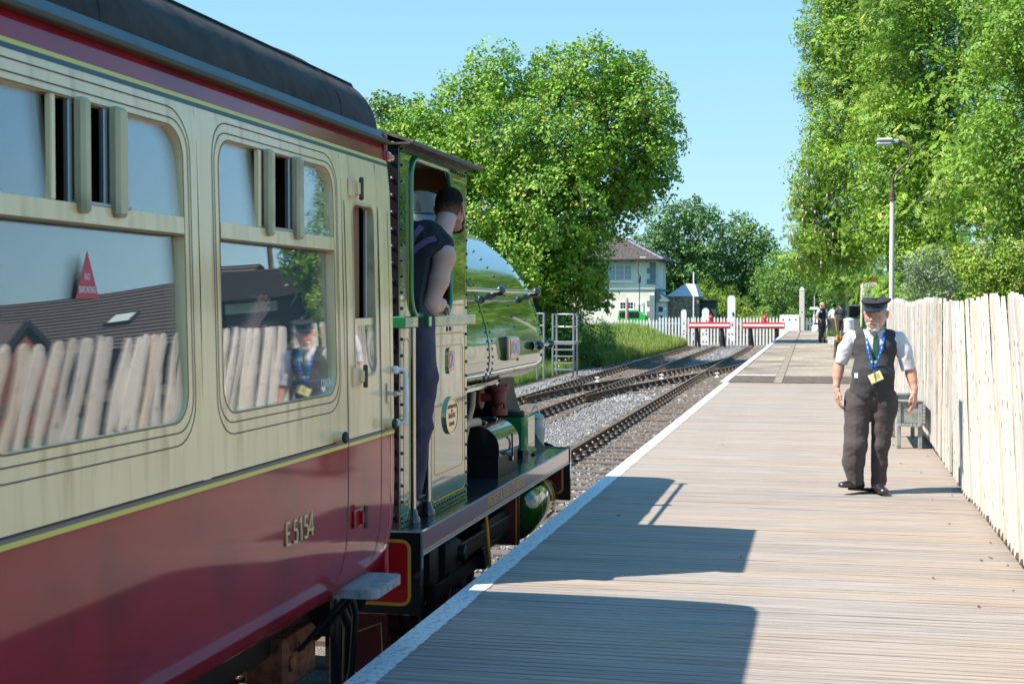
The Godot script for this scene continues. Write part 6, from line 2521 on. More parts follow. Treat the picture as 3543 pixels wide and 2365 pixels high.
	obj("tie", st, M.green_cloth, t)
	st = ns()
	var ends := []
	for s in [-1.0, 1.0]:
		var top := Vector3(0.05 + s * 0.088, 1.50, 0.03)
		var low := Vector3(0.03, 1.155, 0)
		low.z = vest.front(low.x, low.y) + 0.006
		var pts := [Vector3(0.05 + s * 0.075, 1.515, -0.05), top]
		for i in range(1, 9):
			var p := top.lerp(low, i / 8.0)
			p.x += s * 0.012 * sin(i / 8.0 * PI)
			p.z = maxf(vest.front(p.x, p.y) + 0.006, lerpf(top.z, low.z, minf(1.0, i / 4.0)))
			pts.append(p)
		ribbon(st, pts, 0.021, Vector3.RIGHT, Vector3.BACK)
		ends.append(pts)
	var ly := obj("lanyard", st, M.lanyard_blue, t)
	st = ns()
	for e in ends:
		for k in [4, 8]:
			ball(st, e[k] + Vector3(0, 0.02, 0.004), Vector3(0.008, 0.012, 0.003), 8)
	obj("lime_dot", st, M.lime_dot, ly)
	st = ns()
	for e in ends:
		for k in range(3, 9):
			var a: Vector3 = e[k - 1].lerp(e[k], 0.3)
			var b: Vector3 = e[k - 1].lerp(e[k], 0.62)
			bar(st, a + Vector3(0, 0, 0.0045), b + Vector3(0, 0, 0.0045), 0.005, 0.001, 0, Vector3.BACK)
	obj("lettering", st, M.white_sticker, ly)
	var bz := vest.front(0.05, 1.09) + 0.016
	var bb := Basis(Vector3.BACK, 0.45) * Basis(Vector3.RIGHT, -0.15)
	st = ns()
	bx(st, Vector3(0.052, 1.082, bz), Vector3(0.118, 0.086, 0.003), 0.001, bb)
	var bd := obj("badge", st, M.lamp_bowl, t)
	st = ns()
	bx(st, Vector3(0.052, 1.082, bz + 0.002), Vector3(0.104, 0.07, 0.002), 0, bb)
	obj("card", st, M.badge_yellow, bd)
	st = ns()
	for k in 5:
		bx(st, Vector3(0.052, 1.082, bz + 0.0035) + bb * Vector3(0.012, 0.024 - k * 0.011, 0), Vector3(0.065 - 0.01 * (k % 2), 0.003, 0.001), 0, bb)
	obj("printing", st, M.letter_black, bd)
	st = ns()
	tube(st, [Vector3(0.03, 1.15, bz), Vector3(0.036, 1.12, bz + 0.006), Vector3(0.046, 1.08, bz + 0.008), Vector3(0.052, 1.05, bz + 0.01), Vector3(0.056, 1.03, bz + 0.01)], 0.004, 6)
	obj("clip", st, M.chrome, bd)
	# trousers
	g = Field.new(Vector3(-0.32, 0.03, -0.25), Vector3(0.36, 1.05, 0.30), 0.011)
	g.ball(Vector3(0.022, 0.90, 0.0), Vector3(0.232, 0.13, 0.15), 0.05)
	g.chain([Vector3(-0.095, 0.82, 0.01), Vector3(-0.105, 0.62, 0.03), Vector3(-0.120, 0.45, 0.075), Vector3(-0.135, 0.30, 0.06), Vector3(-0.118, 0.11, 0.06)], [0.132, 0.112, 0.104, 0.100, 0.072], 0.03)
	g.chain([Vector3(0.130, 0.82, 0.0), Vector3(0.118, 0.60, 0.0), Vector3(0.104, 0.45, 0.01), Vector3(0.096, 0.28, -0.01), Vector3(0.092, 0.09, 0.0)], [0.134, 0.098, 0.083, 0.074, 0.068], 0.03)
	folds(g, 0.009, 4.0, 13, Vector3(1, 1.6, 1))
	folds(g, 0.004, 14.0, 15, Vector3(1, 2.2, 1))
	g.edit(func(p: Vector3, v: float) -> float:
		var r := maxf(v, (0.085 if p.x < 0.0 else 0.06) - p.y)
		r -= 0.005 * clampf(1.0 - absf(p.x - (-0.12 if p.x < 0.0 else 0.09)) / 0.02, 0, 1) if p.z > 0 and p.y < 0.75 else 0.0   # crease
		return maxf(r, minf(0.010 - absf(p.x - 0.012), 0.66 - p.y) if p.y < 0.66 else -1.0), 0.05)
	field_obj("trousers", g, M.trouser_cloth, t)
	# shoes
	for f in [[Vector3(-0.115, 0.026, 0.03), -0.75, 0.10, 0.03], [Vector3(0.085, 0.0, 0.0), 0.25, -0.0, 0.0]]:
		var xf := Transform3D((Basis(Vector3.UP, f[1]) * Basis(Vector3.RIGHT, -f[2])).scaled_local(Vector3.ONE * 1.05), f[0])
		g = Field.new(Vector3(-0.08, -0.01, -0.11), Vector3(0.08, 0.15, 0.25), 0.006)
		g.cap(Vector3(0, 0.05, -0.05), Vector3(0, 0.055, 0.05), 0.044, 0.046, 0.02)
		g.cap(Vector3(0, 0.05, 0.05), Vector3(0.004, 0.036, 0.17), 0.046, 0.042, 0.02, Vector3(1.05, 0.9, 1))
		g.cap(Vector3(0, 0.07, -0.03), Vector3(0, 0.12, -0.03), 0.045, 0.045, 0.02)
		g.edit(func(p: Vector3, v: float) -> float: return maxf(v, 0.022 - p.y), 0.05)
		var sh := field_obj("shoe", g, M.shoe_leather, t, null, xf)
		st = ns()
		var so := PackedVector2Array()
		for i in 20:
			var a := TAU * i / 20
			var w := 0.046 + (0.006 if sin(a) > 0 else -0.004)
			so.append(Vector2(cos(a) * w, -(0.062 + sin(a) * 0.155)))
		prism(st, so, 0.022, xf * Transform3D(Basis(Vector3(1, 0, 0), Vector3(0, 0, 1), Vector3(0, 1, 0)), Vector3(0, 0.001, 0)), true)
		obj("sole", st, M.rubber, sh)

func driver() -> void:
	var t := thing("person", V(-2.55, 0.42, 8.8), "person with cropped dark hair and black sleeveless top leaning from the engine cab", "person")
	var O := t.position
	var L := func(x: float, y: float, s: float) -> Vector3: return V(x, y, s) - O
	var hx := Transform3D(Basis(Vector3.UP, PI - 0.12) * Basis(Vector3.BACK, -0.10), L.call(-2.437, 2.372, 9.05))
	hx.basis = hx.basis.scaled(Vector3(1.12, 1.12, 1.12))
	var st := ns()
	var tone := skin_tone(Color(0.50, 0.25, 0.17), Color(0.52, 0.15, 0.09), [[Vector3(0.085, 0, -0.01), 0.05, 0.5], [Vector3(-0.085, 0, -0.01), 0.05, 0.5]])
	head_field(0.004).mesh(st, hx, tone)
	var g := Field.new(L.call(-2.75, 1.5, 9.3) - Vector3(0, 0, 0), L.call(-2.2, 2.36, 8.4), 0.009)
	g.cap(L.call(-2.445, 2.33, 8.99), L.call(-2.465, 2.16, 8.84), 0.066, 0.075, 0.02)
	g.chain([L.call(-2.47, 2.14, 8.82), L.call(-2.412, 2.055, 8.79)], [0.07, 0.075], 0.04)
	g.chain([L.call(-2.410, 2.06, 8.79), L.call(-2.435, 1.90, 8.75), L.call(-2.478, 1.735, 8.70)], [0.070, 0.064, 0.050], 0.03)
	g.chain([L.call(-2.478, 1.728, 8.70), L.call(-2.475, 1.735, 8.84), L.call(-2.485, 1.75, 9.0)], [0.05, 0.05, 0.036], 0.02)
	g.ball(L.call(-2.46, 1.71, 8.69), Vector3(0.035, 0.03, 0.035), 0.02)
	var arm := skin_tone(Color(0.56, 0.32, 0.24), Color(0.50, 0.17, 0.12), [[L.call(-2.47, 1.72, 8.70), 0.10, 0.4], [L.call(-2.46, 2.2, 8.86), 0.16, 0.45]])
	g.mesh(st, Transform3D(), arm)
	g = Field.new(L.call(-2.62, 1.66, 9.24), L.call(-2.38, 1.86, 8.92), 0.005)
	hand_field(g, L.call(-2.487, 1.752, 8.99), Vector3(-0.1, -0.25, -1), Vector3(0.1, 1, -0.2), Vector3(-1, 0.1, 0), 0.5, 1.0)
	g.mesh(st, Transform3D(), arm)
	obj("body", st, M.skin, t)
	# cropped hair: thick on top, a fade below; beard along the jaw
	var hn := FastNoiseLite.new()
	hn.frequency = 60.0
	g = Field.new(Vector3(-0.12, -0.13, -0.15), Vector3(0.12, 0.15, 0.15), 0.004)
	g.ball(Vector3(0, 0.036, -0.014), Vector3(0.082, 0.092, 0.100), 0.01)
	g.ball(Vector3(0, 0.055, 0.0), Vector3(0.078, 0.085, 0.095), 0.02)
	g.ball(Vector3(0, -0.01, -0.045), Vector3(0.065, 0.07, 0.066), 0.03)
	g.edit(func(p: Vector3, v: float) -> float:
		var low := lerpf(-0.055, 0.075, smoothstep(-0.06, 0.09, p.z))
		var fade := 0.007 * (1.0 - smoothstep(low - 0.02, low + 0.10, p.y))
		return maxf(v + fade + 0.003 * hn.get_noise_3dv(p), low - p.y), 0.03)
	field_obj("hair", g, M.hair_fade, t, func(q: Vector3) -> Color: return Color(0.15, 0.085, 0.06).lerp(Color(0.016, 0.012, 0.010), smoothstep(-0.03, 0.055, q.y + 0.02 * hn.get_noise_3dv(q))), hx)
	g = Field.new(Vector3(-0.12, -0.17, -0.05), Vector3(0.12, 0.03, 0.15), 0.004)
	for s in [-1.0, 1.0]:
		g.cap(Vector3(s * 0.070, -0.02, 0.012), Vector3(s * 0.052, -0.07, 0.02), 0.009, 0.017, 0.02)
		g.cap(Vector3(s * 0.052, -0.07, 0.02), Vector3(s * 0.024, -0.106, 0.06), 0.017, 0.022, 0.02)
	g.cap(Vector3(-0.02, -0.108, 0.064), Vector3(0.02, -0.108, 0.064), 0.024, 0.024, 0.02)
	folds(g, 0.005, 60.0, 4)
	field_obj("beard", g, M.hair_dark, t, null, hx)
	# sleeveless top
	g = Field.new(L.call(-2.98, 1.40, 9.1), L.call(-2.30, 2.34, 8.4), 0.011)
	g.chain([L.call(-2.60, 1.50, 8.70), L.call(-2.585, 1.75, 8.72), L.call(-2.555, 2.0, 8.78)], [0.155, 0.165, 0.165], 0.05, Vector3(1.0, 1, 0.8))
	g.cap(L.call(-2.72, 2.19, 8.80), L.call(-2.56, 2.18, 8.82), 0.10, 0.10, 0.05)
	g.cap(L.call(-2.60, 2.15, 8.80), L.call(-2.46, 2.085, 8.80), 0.10, 0.088, 0.05)
	g.cap(L.call(-2.56, 2.13, 8.82), L.call(-2.49, 2.20, 8.85), 0.085, 0.074, 0.03)
	g.cap(L.call(-2.47, 2.09, 8.80), L.call(-2.44, 2.03, 8.785), 0.082, 0.080, 0.03)
	g.cap(L.call(-2.72, 2.10, 8.78), L.call(-2.80, 1.90, 8.75), 0.08, 0.06, 0.03)
	g.cap(L.call(-2.55, 2.215, 8.84), L.call(-2.445, 2.125, 8.82), 0.088, 0.085, 0.03)
	folds(g, 0.014, 5.0, 21, Vector3(1.3, 0.8, 1.3))
	g.edit(func(p: Vector3, v: float) -> float:
		var x := p.x + O.x
		var y := p.y + O.y
		var edge := lerpf(-2.515, -2.485, clampf((y - 1.8) / 0.25, 0, 1)) + 0.16 * smoothstep(2.04, 2.16, y)
		return maxf(v, x - edge), 0.06)
	var top := g
	field_obj("sleeveless_top", g, M.black_cloth, t)
	# braces over the back (facing the camera, +z here)
	st = ns()
	for q in [[[-2.545, 2.25], [-2.58, 2.19], [-2.62, 2.10], [-2.67, 2.02], [-2.70, 1.93]], [[-2.445, 2.17], [-2.50, 2.155], [-2.56, 2.11], [-2.62, 2.05], [-2.68, 1.97], [-2.71, 1.90]]]:
		var pts := []
		for p in q:
			var z := top.front(p[0] - O.x, p[1] - O.y)
			pts.append(Vector3(p[0] - O.x, p[1] - O.y, z + 0.018))
		ribbon(st, pts, 0.040, Vector3.RIGHT, Vector3(0.2, 0.25, 1).normalized(), 0.004)
	obj("braces", st, M.brace_purple, t)
	# trousers
	g = Field.new(L.call(-2.85, 0.40, 9.1), L.call(-2.40, 1.78, 8.45), 0.013)
	g.ball(L.call(-2.60, 1.62, 8.70), Vector3(0.15, 0.16, 0.13), 0.04)
	g.chain([L.call(-2.56, 1.55, 8.68), L.call(-2.535, 1.28, 8.68), L.call(-2.55, 0.95, 8.66), L.call(-2.60, 0.55, 8.66)], [0.11, 0.105, 0.088, 0.075], 0.03)
	g.chain([L.call(-2.68, 1.52, 8.75), L.call(-2.70, 1.0, 8.85), L.call(-2.70, 0.52, 8.85)], [0.11, 0.09, 0.08], 0.03)
	folds(g, 0.014, 5.0, 31, Vector3(1.3, 0.8, 1.3))
	field_obj("trousers", g, M.purple_cloth, t)
	g = Field.new(L.call(-2.85, 0.38, 9.2), L.call(-2.40, 0.62, 8.4), 0.01)
	g.cap(L.call(-2.60, 0.45, 8.62), L.call(-2.585, 0.44, 8.86), 0.05, 0.055, 0.02)
	g.cap(L.call(-2.70, 0.45, 8.82), L.call(-2.70, 0.44, 9.05), 0.05, 0.055, 0.02)
	field_obj("boots", g, M.shoe_leather, t)

func passenger() -> void:
	var t := thing("person", V(-2.7, 0.4, 5.25), "person inside the coach holding an open hand up to the window", "person")
	var O := t.position
	var L := func(x: float, y: float, s: float) -> Vector3: return V(x, y, s) - O
	var st := ns()
	var tone := skin_tone(Color(0.78, 0.38, 0.27), Color(0.7, 0.22, 0.15), [])
	var g := Field.new(L.call(-2.62, 1.35, 5.68), L.call(-2.20, 1.85, 4.85), 0.0045)
	g.chain([L.call(-2.55, 1.40, 4.95), L.call(-2.40, 1.55, 5.10), L.call(-2.30, 1.625, 5.24)], [0.05, 0.046, 0.034], 0.02)
	hand_field(g, L.call(-2.275, 1.635, 5.27), Vector3(0.05, 0.62, -0.78), Vector3(-1, 0, 0), Vector3(0, -0.75, -0.65), 0.06, 1.2)
	g.mesh(st, Transform3D(), tone)
	var hx := Transform3D(Basis(Vector3.UP, 1.2), L.call(-2.72, 1.72, 5.05))
	head_field(0.006).mesh(st, hx, tone)
	obj("body", st, M.skin, t)
	g = Field.new(L.call(-3.0, 0.7, 5.5), L.call(-2.35, 1.66, 4.7), 0.02)
	g.cap(L.call(-2.75, 0.9, 5.05), L.call(-2.73, 1.42, 5.05), 0.18, 0.16, 0.05)
	g.cap(L.call(-2.68, 1.45, 5.0), L.call(-2.53, 1.42, 4.96), 0.08, 0.06, 0.04)
	g.cap(L.call(-2.73, 1.45, 5.05), L.call(-2.72, 1.6, 5.05), 0.06, 0.05, 0.03)
	field_obj("jumper", g, M.navy_cloth, t)
	g = Field.new(Vector3(-0.12, -0.05, -0.14), Vector3(0.12, 0.16, 0.14), 0.008)
	g.ball(Vector3(0, 0.04, -0.015), Vector3(0.085, 0.095, 0.105), 0.01)
	g.edit(func(p: Vector3, v: float) -> float: return maxf(v, lerpf(-0.04, 0.07, smoothstep(-0.02, 0.09, p.z)) - p.y), 0.05)
	field_obj("hair", g, M.hair_brown, t, null, hx)

# a standing figure for the distance: coarse, but with limbs, clothes and hair of its own
func figure(label: String, at: Vector3, h: float, turn: float, top: Material, under: Material, legs: Material, hair: Material, long_hair: bool, hand_on_hip: bool) -> Node3D:
	var t := thing("person", at, label, "person")
	t.rotation.y = turn
	t.scale = Vector3.ONE * h / 1.75
	var c := 0.014
	var st := ns()
	var tone := skin_tone(Color(0.58, 0.32, 0.23), Color(0.5, 0.16, 0.1), [])
	var hx := Transform3D(Basis(Vector3.UP, 0.3), Vector3(0, 1.60, 0.02))
	head_field(0.009).mesh(st, hx, tone)
	var g := Field.new(Vector3(-0.45, 0.6, -0.25), Vector3(0.45, 1.6, 0.35), 0.011)
	g.cap(Vector3(0, 1.4, -0.01), Vector3(0, 1.54, 0.0), 0.055, 0.05)
	var wr := Vector3(-0.20, 0.98, 0.10) if hand_on_hip else Vector3(-0.26, 0.86, 0.06)
	var el := Vector3(-0.36, 1.14, -0.04) if hand_on_hip else Vector3(-0.27, 1.10, -0.02)
	g.chain([Vector3(-0.24, 1.2, -0.01), el, wr], [0.045, 0.042, 0.028])
	g.cap(wr, wr + Vector3(0.03, -0.09, 0.02), 0.03, 0.022, 0.02, Vector3(0.7, 1, 1))
	g.chain([Vector3(0.24, 1.2, -0.01), Vector3(0.28, 1.09, 0.0), Vector3(0.26, 0.86, 0.08)], [0.045, 0.042, 0.028])
	g.cap(Vector3(0.26, 0.86, 0.08), Vector3(0.25, 0.76, 0.1), 0.03, 0.022, 0.02, Vector3(0.7, 1, 1))
	g.mesh(st, Transform3D(), tone)
	obj("body", st, M.skin, t)
	g = Field.new(Vector3(-0.42, 1.0, -0.22), Vector3(0.42, 1.55, 0.22), c)
	g.ball(Vector3(0, 1.28, 0), Vector3(0.175, 0.2, 0.11), 0.03)
	g.chain([Vector3(-0.16, 1.40, 0), Vector3(-0.23, 1.30, 0), (Vector3(-0.24, 1.2, 0) + el) * 0.5], [0.065, 0.065, 0.058], 0.03)
	g.chain([Vector3(0.16, 1.40, 0), Vector3(0.23, 1.30, 0), Vector3(0.27, 1.14, 0)], [0.065, 0.065, 0.058], 0.03)
	folds(g, 0.02, 9.0, 4)
	field_obj("shirt", g, under, t)
	g = Field.new(Vector3(-0.3, 0.85, -0.25), Vector3(0.3, 1.55, 0.25), c)
	g.ball(Vector3(0, 1.28, 0.0), Vector3(0.185, 0.2, 0.125), 0.03)
	g.ball(Vector3(0, 1.05, 0.01), Vector3(0.17, 0.16, 0.13), 0.06)
	g.cap(Vector3(-0.11, 1.43, 0), Vector3(0.11, 1.43, 0), 0.055, 0.055, 0.05)
	folds(g, 0.015, 8.0, 6)
	field_obj("waistcoat", g, top, t)
	g = Field.new(Vector3(-0.3, 0.02, -0.25), Vector3(0.3, 1.1, 0.3), c)
	g.ball(Vector3(0, 0.95, 0), Vector3(0.18, 0.14, 0.14), 0.04)
	g.chain([Vector3(-0.09, 0.86, 0), Vector3(-0.10, 0.48, 0.02), Vector3(-0.10, 0.08, 0)], [0.11, 0.085, 0.07], 0.03)
	g.chain([Vector3(0.09, 0.86, 0), Vector3(0.10, 0.48, 0.03), Vector3(0.12, 0.08, 0)], [0.11, 0.085, 0.07], 0.03)
	folds(g, 0.02, 7.0, 8)
	field_obj("trousers", g, legs, t)
	g = Field.new(Vector3(-0.25, -0.01, -0.15), Vector3(0.25, 0.14, 0.25), 0.012)
	for s in [-1.0, 1.0]:
		g.cap(Vector3(s * 0.105, 0.04, -0.03), Vector3(s * 0.115, 0.03, 0.13), 0.042, 0.036, 0.02)
	field_obj("shoes", g, M.shoe_leather, t)
	g = Field.new(Vector3(-0.16, -0.30, -0.18), Vector3(0.16, 0.17, 0.16), 0.011)
	g.ball(Vector3(0, 0.045, -0.02), Vector3(0.092, 0.095, 0.108), 0.02)
	if long_hair:
		for s in [-1.0, 1.0]:
			g.cap(Vector3(s * 0.06, 0.03, -0.03), Vector3(s * 0.075, -0.16, -0.03), 0.05, 0.045, 0.04)
		g.cap(Vector3(0, 0.0, -0.06), Vector3(0, -0.17, -0.07), 0.06, 0.055, 0.04)
	folds(g, 0.03, 14.0, 5, Vector3(1, 0.4, 1))
	g.edit(func(p: Vector3, v: float) -> float: return maxf(v, minf(0.08 - p.y, p.z - 0.035)), 0.05)
	field_obj("hair", g, hair, t, null, hx)
	return t

func far_people() -> void:
	figure("person with long blond hair and dark waistcoat, hand on hip, on the far platform", V(-0.03, 0.012, 63.5), 1.80, 0.75, M.navy_cloth, M.white_cloth, M.trouser_cloth, M.hair_blond, true, true)
	figure("person in white top with brown hair standing behind the chalkboard", V(0.55, 0.012, 72.0), 1.72, 2.6, M.white_cloth, M.white_cloth, M.grey_cloth, M.hair_brown, false, false)
	figure("person in dark jacket beside the green shelter corner", V(0.86, 0.012, 70.5), 1.76, 3.3, M.grey_cloth, M.grey_cloth, M.grey_cloth, M.hair_dark, false, false)

# ---------- things on the platform ----------
func build_station_things() -> void:
	var st: SurfaceTool
	var t := thing("platform_lamp", V(1.58, -0.1, 34), "white rust streaked lamp post with dark swan neck and grey lantern behind the fence", "street lamp")
	st = ns()
	tube(st, [Vector3(0, 0, 0), Vector3(0, 4.25, 0)], [0.066, 0.058], 14)
	obj("post", st, M.worn_white, t)
	st = ns()
	lathe(st, [Vector2(0.05, 4.25), Vector2(0.085, 4.26), Vector2(0.085, 4.31), Vector2(0.065, 4.33), Vector2(0.075, 4.36), Vector2(0.05, 4.5), Vector2(0.03, 4.62)], Transform3D(), 14)
	obj("socket", st, M.pole_dark, t)
	st = ns()
	tube(st, [Vector3(0, 4.5, 0), Vector3(0.0, 4.70, 0), Vector3(0.03, 4.84, 0), Vector3(0.11, 4.96, 0), Vector3(0.22, 5.05, 0), Vector3(0.32, 5.15, 0), Vector3(0.385, 5.27, 0), Vector3(0.40, 5.38, 0), Vector3(0.37, 5.50, 0), Vector3(0.30, 5.60, 0), Vector3(0.20, 5.655, 0), Vector3(0.12, 5.66, 0)], 0.024, 10)
	obj("swan_neck", st, M.pole_dark, t)
	st = ns()
	bx(st, Vector3(0.06, 5.65, 0), Vector3(0.16, 0.09, 0.12), 0.02)
	bx(st, Vector3(-0.18, 5.68, 0), Vector3(0.40, 0.10, 0.24), 0.045)
	cyl(st, Vector3(-0.10, 5.72, 0), Vector3(-0.10, 5.77, 0), 0.035, 10)
	var hd := obj("lamp_head", st, M.lamp_grey, t)
	st = ns()
	bx(st, Vector3(-0.185, 5.60, 0), Vector3(0.36, 0.10, 0.20), 0.04)
	obj("bowl", st, M.lamp_bowl, hd)
	# bench of grey planks, end on
	t = thing("bench", V(1.03, 0, 17.45), "grey slatted bench standing end on against the picket fence behind the walking man", "bench")
	for s in [0.0, 1.45]:
		for x in [-0.125, 0.125]:
			st = ns()
			bx(st, Vector3(x, 0.28, -s), Vector3(0.05, 0.56, 0.06), 0.006)
			obj("leg", st, M.grey_plastic, t)
		st = ns()
		bx(st, Vector3(0, 0.43, -s - 0.01), Vector3(0.20, 0.25, 0.035), 0.004)
		bx(st, Vector3(0.0, 0.575, -s), Vector3(0.33, 0.025, 0.08), 0.006)
		obj("side_panel", st, M.grey_plastic, t)
	for i in 6:
		st = ns()
		bx(st, Vector3(-0.12 + i * 0.045, 0.282, -0.72), Vector3(0.036, 0.03, 1.6), 0.003)
		obj("slat", st, M.grey_plastic, t)
	for i in 6:
		st = ns()
		bx(st, Vector3(0.165, 0.325 + i * 0.042, -0.72), Vector3(0.03, 0.033, 1.6), 0.003)
		obj("slat", st, M.grey_plastic, t)
	# stop board
	t = thing("stop_board", V(1.34, 0, 50), "white railway board with black lettering on a rusty white post behind the guard", "sign")
	st = ns()
	tube(st, [Vector3(-0.02, 0.9, 0), Vector3(-0.02, 2.42, 0)], 0.04, 10)
	obj("post", st, M.worn_white, t)
	st = ns()
	tube(st, [Vector3(-0.02, 0, 0), Vector3(-0.02, 0.95, 0)], 0.06, 10)
	obj("post_base", st, M.station_green, t)
	st = ns()
	bx(st, Vector3(0.24, 2.33, 0.03), Vector3(0.5, 0.24, 0.02), 0.003)
	bx(st, Vector3(0.21, 2.065, 0.03), Vector3(0.42, 0.21, 0.02), 0.003)
	obj("board", st, M.sign_white, t)
	text("lettering", "Stop", 0.17, Vector3(0.24, 2.27, 0.042), Basis(), M.letter_black, t, "Droid Sans", 1.0, 0.004, false)
	text("lettering", "Await", 0.075, Vector3(0.16, 2.10, 0.042), Basis(), M.letter_black, t, "Droid Serif", 1.0, 0.004, false)
	text("lettering", "instructions", 0.075, Vector3(0.21, 1.99, 0.042), Basis(), M.letter_black, t, "Droid Serif", 0.8, 0.004, false)
	t = thing("signal_disc", V(1.78, 0, 51), "dark post carrying a white board with a red disc above the stop board", "sign")
	st = ns()
	bx(st, Vector3(0.0, 1.1, 0), Vector3(0.10, 2.2, 0.10), 0.01)
	obj("post", st, M.tar_black, t)
	st = ns()
	bx(st, Vector3(-0.02, 2.62, 0), Vector3(0.14, 0.5, 0.02), 0.003)
	obj("board", st, M.sign_white, t)
	st = ns()
	cyl(st, Vector3(-0.06, 2.62, 0.012), Vector3(-0.06, 2.62, 0.02), 0.11, 16)
	obj("disc", st, M.signal_red, t)
	# shelter
	t = thing("waiting_shelter", V(2.9, 0, 74), "cream boarded station shelter with green posts and green gable half hidden by leaves", "shelter")
	for i in 22:
		st = ns()
		bx(st, Vector3(-0.05, 0.07 + i * 0.125, 2.0), Vector3(3.5, 0.122, 0.03), 0.006, Basis(Vector3.RIGHT, 0.10))
		obj("board", st, M.board_cream, t)
	st = ns()
	bx(st, Vector3(0, 1.4, -0.1), Vector3(3.6, 2.8, 4.1), 0)
	obj("wall", st, M.board_cream, t)
	for x in [-1.86, -0.92, 1.8]:
		st = ns()
		bx(st, Vector3(x, 1.35, 2.03), Vector3(0.12, 2.7, 0.12), 0.01)
		obj("corner_post", st, M.station_green, t)
	st = ns()
	bx(st, Vector3(-0.55, 0.5, 2.03), Vector3(0.62, 1.0, 0.05), 0.01)
	obj("door_panel", st, M.station_green, t)
	st = ns()
	for e in [[-1.32, 2.39, 0.62, 0.08], [-1.32, 1.03, 0.62, 0.08]]:
		bx(st, Vector3(e[0], e[1], 2.05), Vector3(e[2], e[3], 0.08), 0.01)
	for x in [-1.6, -1.04]:
		bx(st, Vector3(x, 1.71, 2.05), Vector3(0.06, 1.3, 0.08), 0.01)
	var w := obj("window", st, M.station_green, t)
	st = ns()
	bx(st, Vector3(-1.32, 1.71, 2.03), Vector3(0.52, 1.3, 0.02), 0)
	obj("pane", st, M.window_dark, w)
	st = ns()
	bx(st, Vector3(-1.32, 1.66, 2.05), Vector3(0.52, 0.05, 0.04), 0)
	obj("glazing_bar", st, M.white_paint, w)
	st = ns()
	var gable := PackedVector2Array([Vector2(-3.2, 2.78), Vector2(0.0, 4.42), Vector2(3.2, 2.78), Vector2(3.2, 2.9), Vector2(0, 4.56), Vector2(-3.2, 2.9)])
	prism(st, gable, 5.4, Transform3D(Basis(), Vector3(0, 0, -2.4)))
	var ro := obj("roof", st, M.slate, t)
	st = ns()
	for s in [-1.0, 1.0]:
		bar(st, Vector3(s * 3.28, 2.79, 3.02), Vector3(0, 4.50, 3.02), 0.24, 0.05, 0.01, Vector3.BACK)
	obj("bargeboard", st, M.station_green, ro)
	st = ns()
	bx(st, Vector3(-3.1, 2.62, 0.3), Vector3(0.14, 0.12, 5.3), 0.02)
	bx(st, Vector3(-2.4, 2.68, 2.9), Vector3(1.3, 0.10, 0.10), 0.02)
	obj("gutter", st, M.tar_black, ro)
	# chalk board on an easel
	t = thing("chalkboard_easel", V(0.42, 0.012, 63), "wooden easel with blank dark chalkboard leaning on the far platform", "chalkboard")
	st = ns()
	bx(st, Vector3(0.03, 0.66, -0.05), Vector3(0.50, 0.78, 0.03), 0.005, Basis(Vector3.RIGHT, -0.18))
	obj("board", st, M.chalkboard, t)
	for q in [[-0.16, 1.08, -0.42, 0.0], [0.10, 1.15, 0.24, 0.1]]:
		st = ns()
		bar(st, Vector3(q[0], q[1], -0.14), Vector3(q[2], q[3], 0.10), 0.045, 0.03, 0.004, Vector3.BACK)
		obj("leg", st, M.easel_wood, t)
	st = ns()
	bar(st, Vector3(0.05, 1.1, -0.16), Vector3(0.05, 0.0, -0.55), 0.045, 0.03, 0.004, Vector3.BACK)
	bar(st, Vector3(-0.3, 0.26, 0.06), Vector3(0.3, 0.30, 0.06), 0.04, 0.04, 0.004, Vector3.BACK)
	obj("prop", st, M.easel_wood, t)
	# planters
	t = thing("flower_tub", V(0.40, 0.012, 60.5), "white ribbed flower tub with leafy green plants near the easel", "planter")
	st = ns()
	prism(st, PackedVector2Array([Vector2(-0.17, 0), Vector2(0.17, 0), Vector2(0.2, 0.34), Vector2(-0.2, 0.34)]), 0.3, Transform3D(Basis(), Vector3(0, 0, -0.15)))
	for i in 7:
		bar(st, Vector3(-0.155 + i * 0.052, 0.01, 0.155), Vector3(-0.18 + i * 0.06, 0.33, 0.155), 0.022, 0.012)
	obj("tub", st, M.white_paint, t)
	greens(t, Vector3(0, 0.42, 0), Vector3(0.3, 0.16, 0.2), 160, Color(0.10, 0.22, 0.02), 0.05)
	t = thing("wooden_planter", V(0.66, 0.012, 46), "square dark timber planter with orange flowers and dry stems", "planter")
	for i in 3:
		st = ns()
		bx(st, Vector3(0, 0.14 + i * 0.15, 0.24), Vector3(0.52, 0.14, 0.03), 0.006)
		obj("board", st, M.planter_wood, t)
		st = ns()
		bx(st, Vector3(-0.25, 0.14 + i * 0.15, 0), Vector3(0.03, 0.14, 0.46), 0.006)
		obj("board", st, M.planter_wood, t)
	for x in [-0.27, 0.27]:
		st = ns()
		bx(st, Vector3(x, 0.27, 0.25), Vector3(0.07, 0.56, 0.07), 0.006)
		obj("post", st, M.old_timber, t)
	st = ns()
	bx(st, Vector3(0, 0.27, 0), Vector3(0.48, 0.44, 0.44), 0)
	bx(st, Vector3(0, 0.55, 0), Vector3(0.60, 0.03, 0.56), 0.005)
	obj("trough", st, M.planter_wood, t)
	greens(t, Vector3(0.12, 0.66, 0), Vector3(0.28, 0.16, 0.2), 150, Color(0.16, 0.14, 0.05), 0.05)
	var blooms := ns()
	for i in 16:
		ball(blooms, Vector3(rnd(-0.2, 0.1), rnd(0.58, 0.70), rnd(-0.05, 0.25)), Vector3(0.04, 0.03, 0.04), 6)
	stuff(obj("flowers", blooms, M.petal_orange, t))
	# bin, gas bottle, small things beyond
	t = thing("litter_bin", V(1.17, 0.012, 66), "white round topped litter bin before the shelter", "bin")
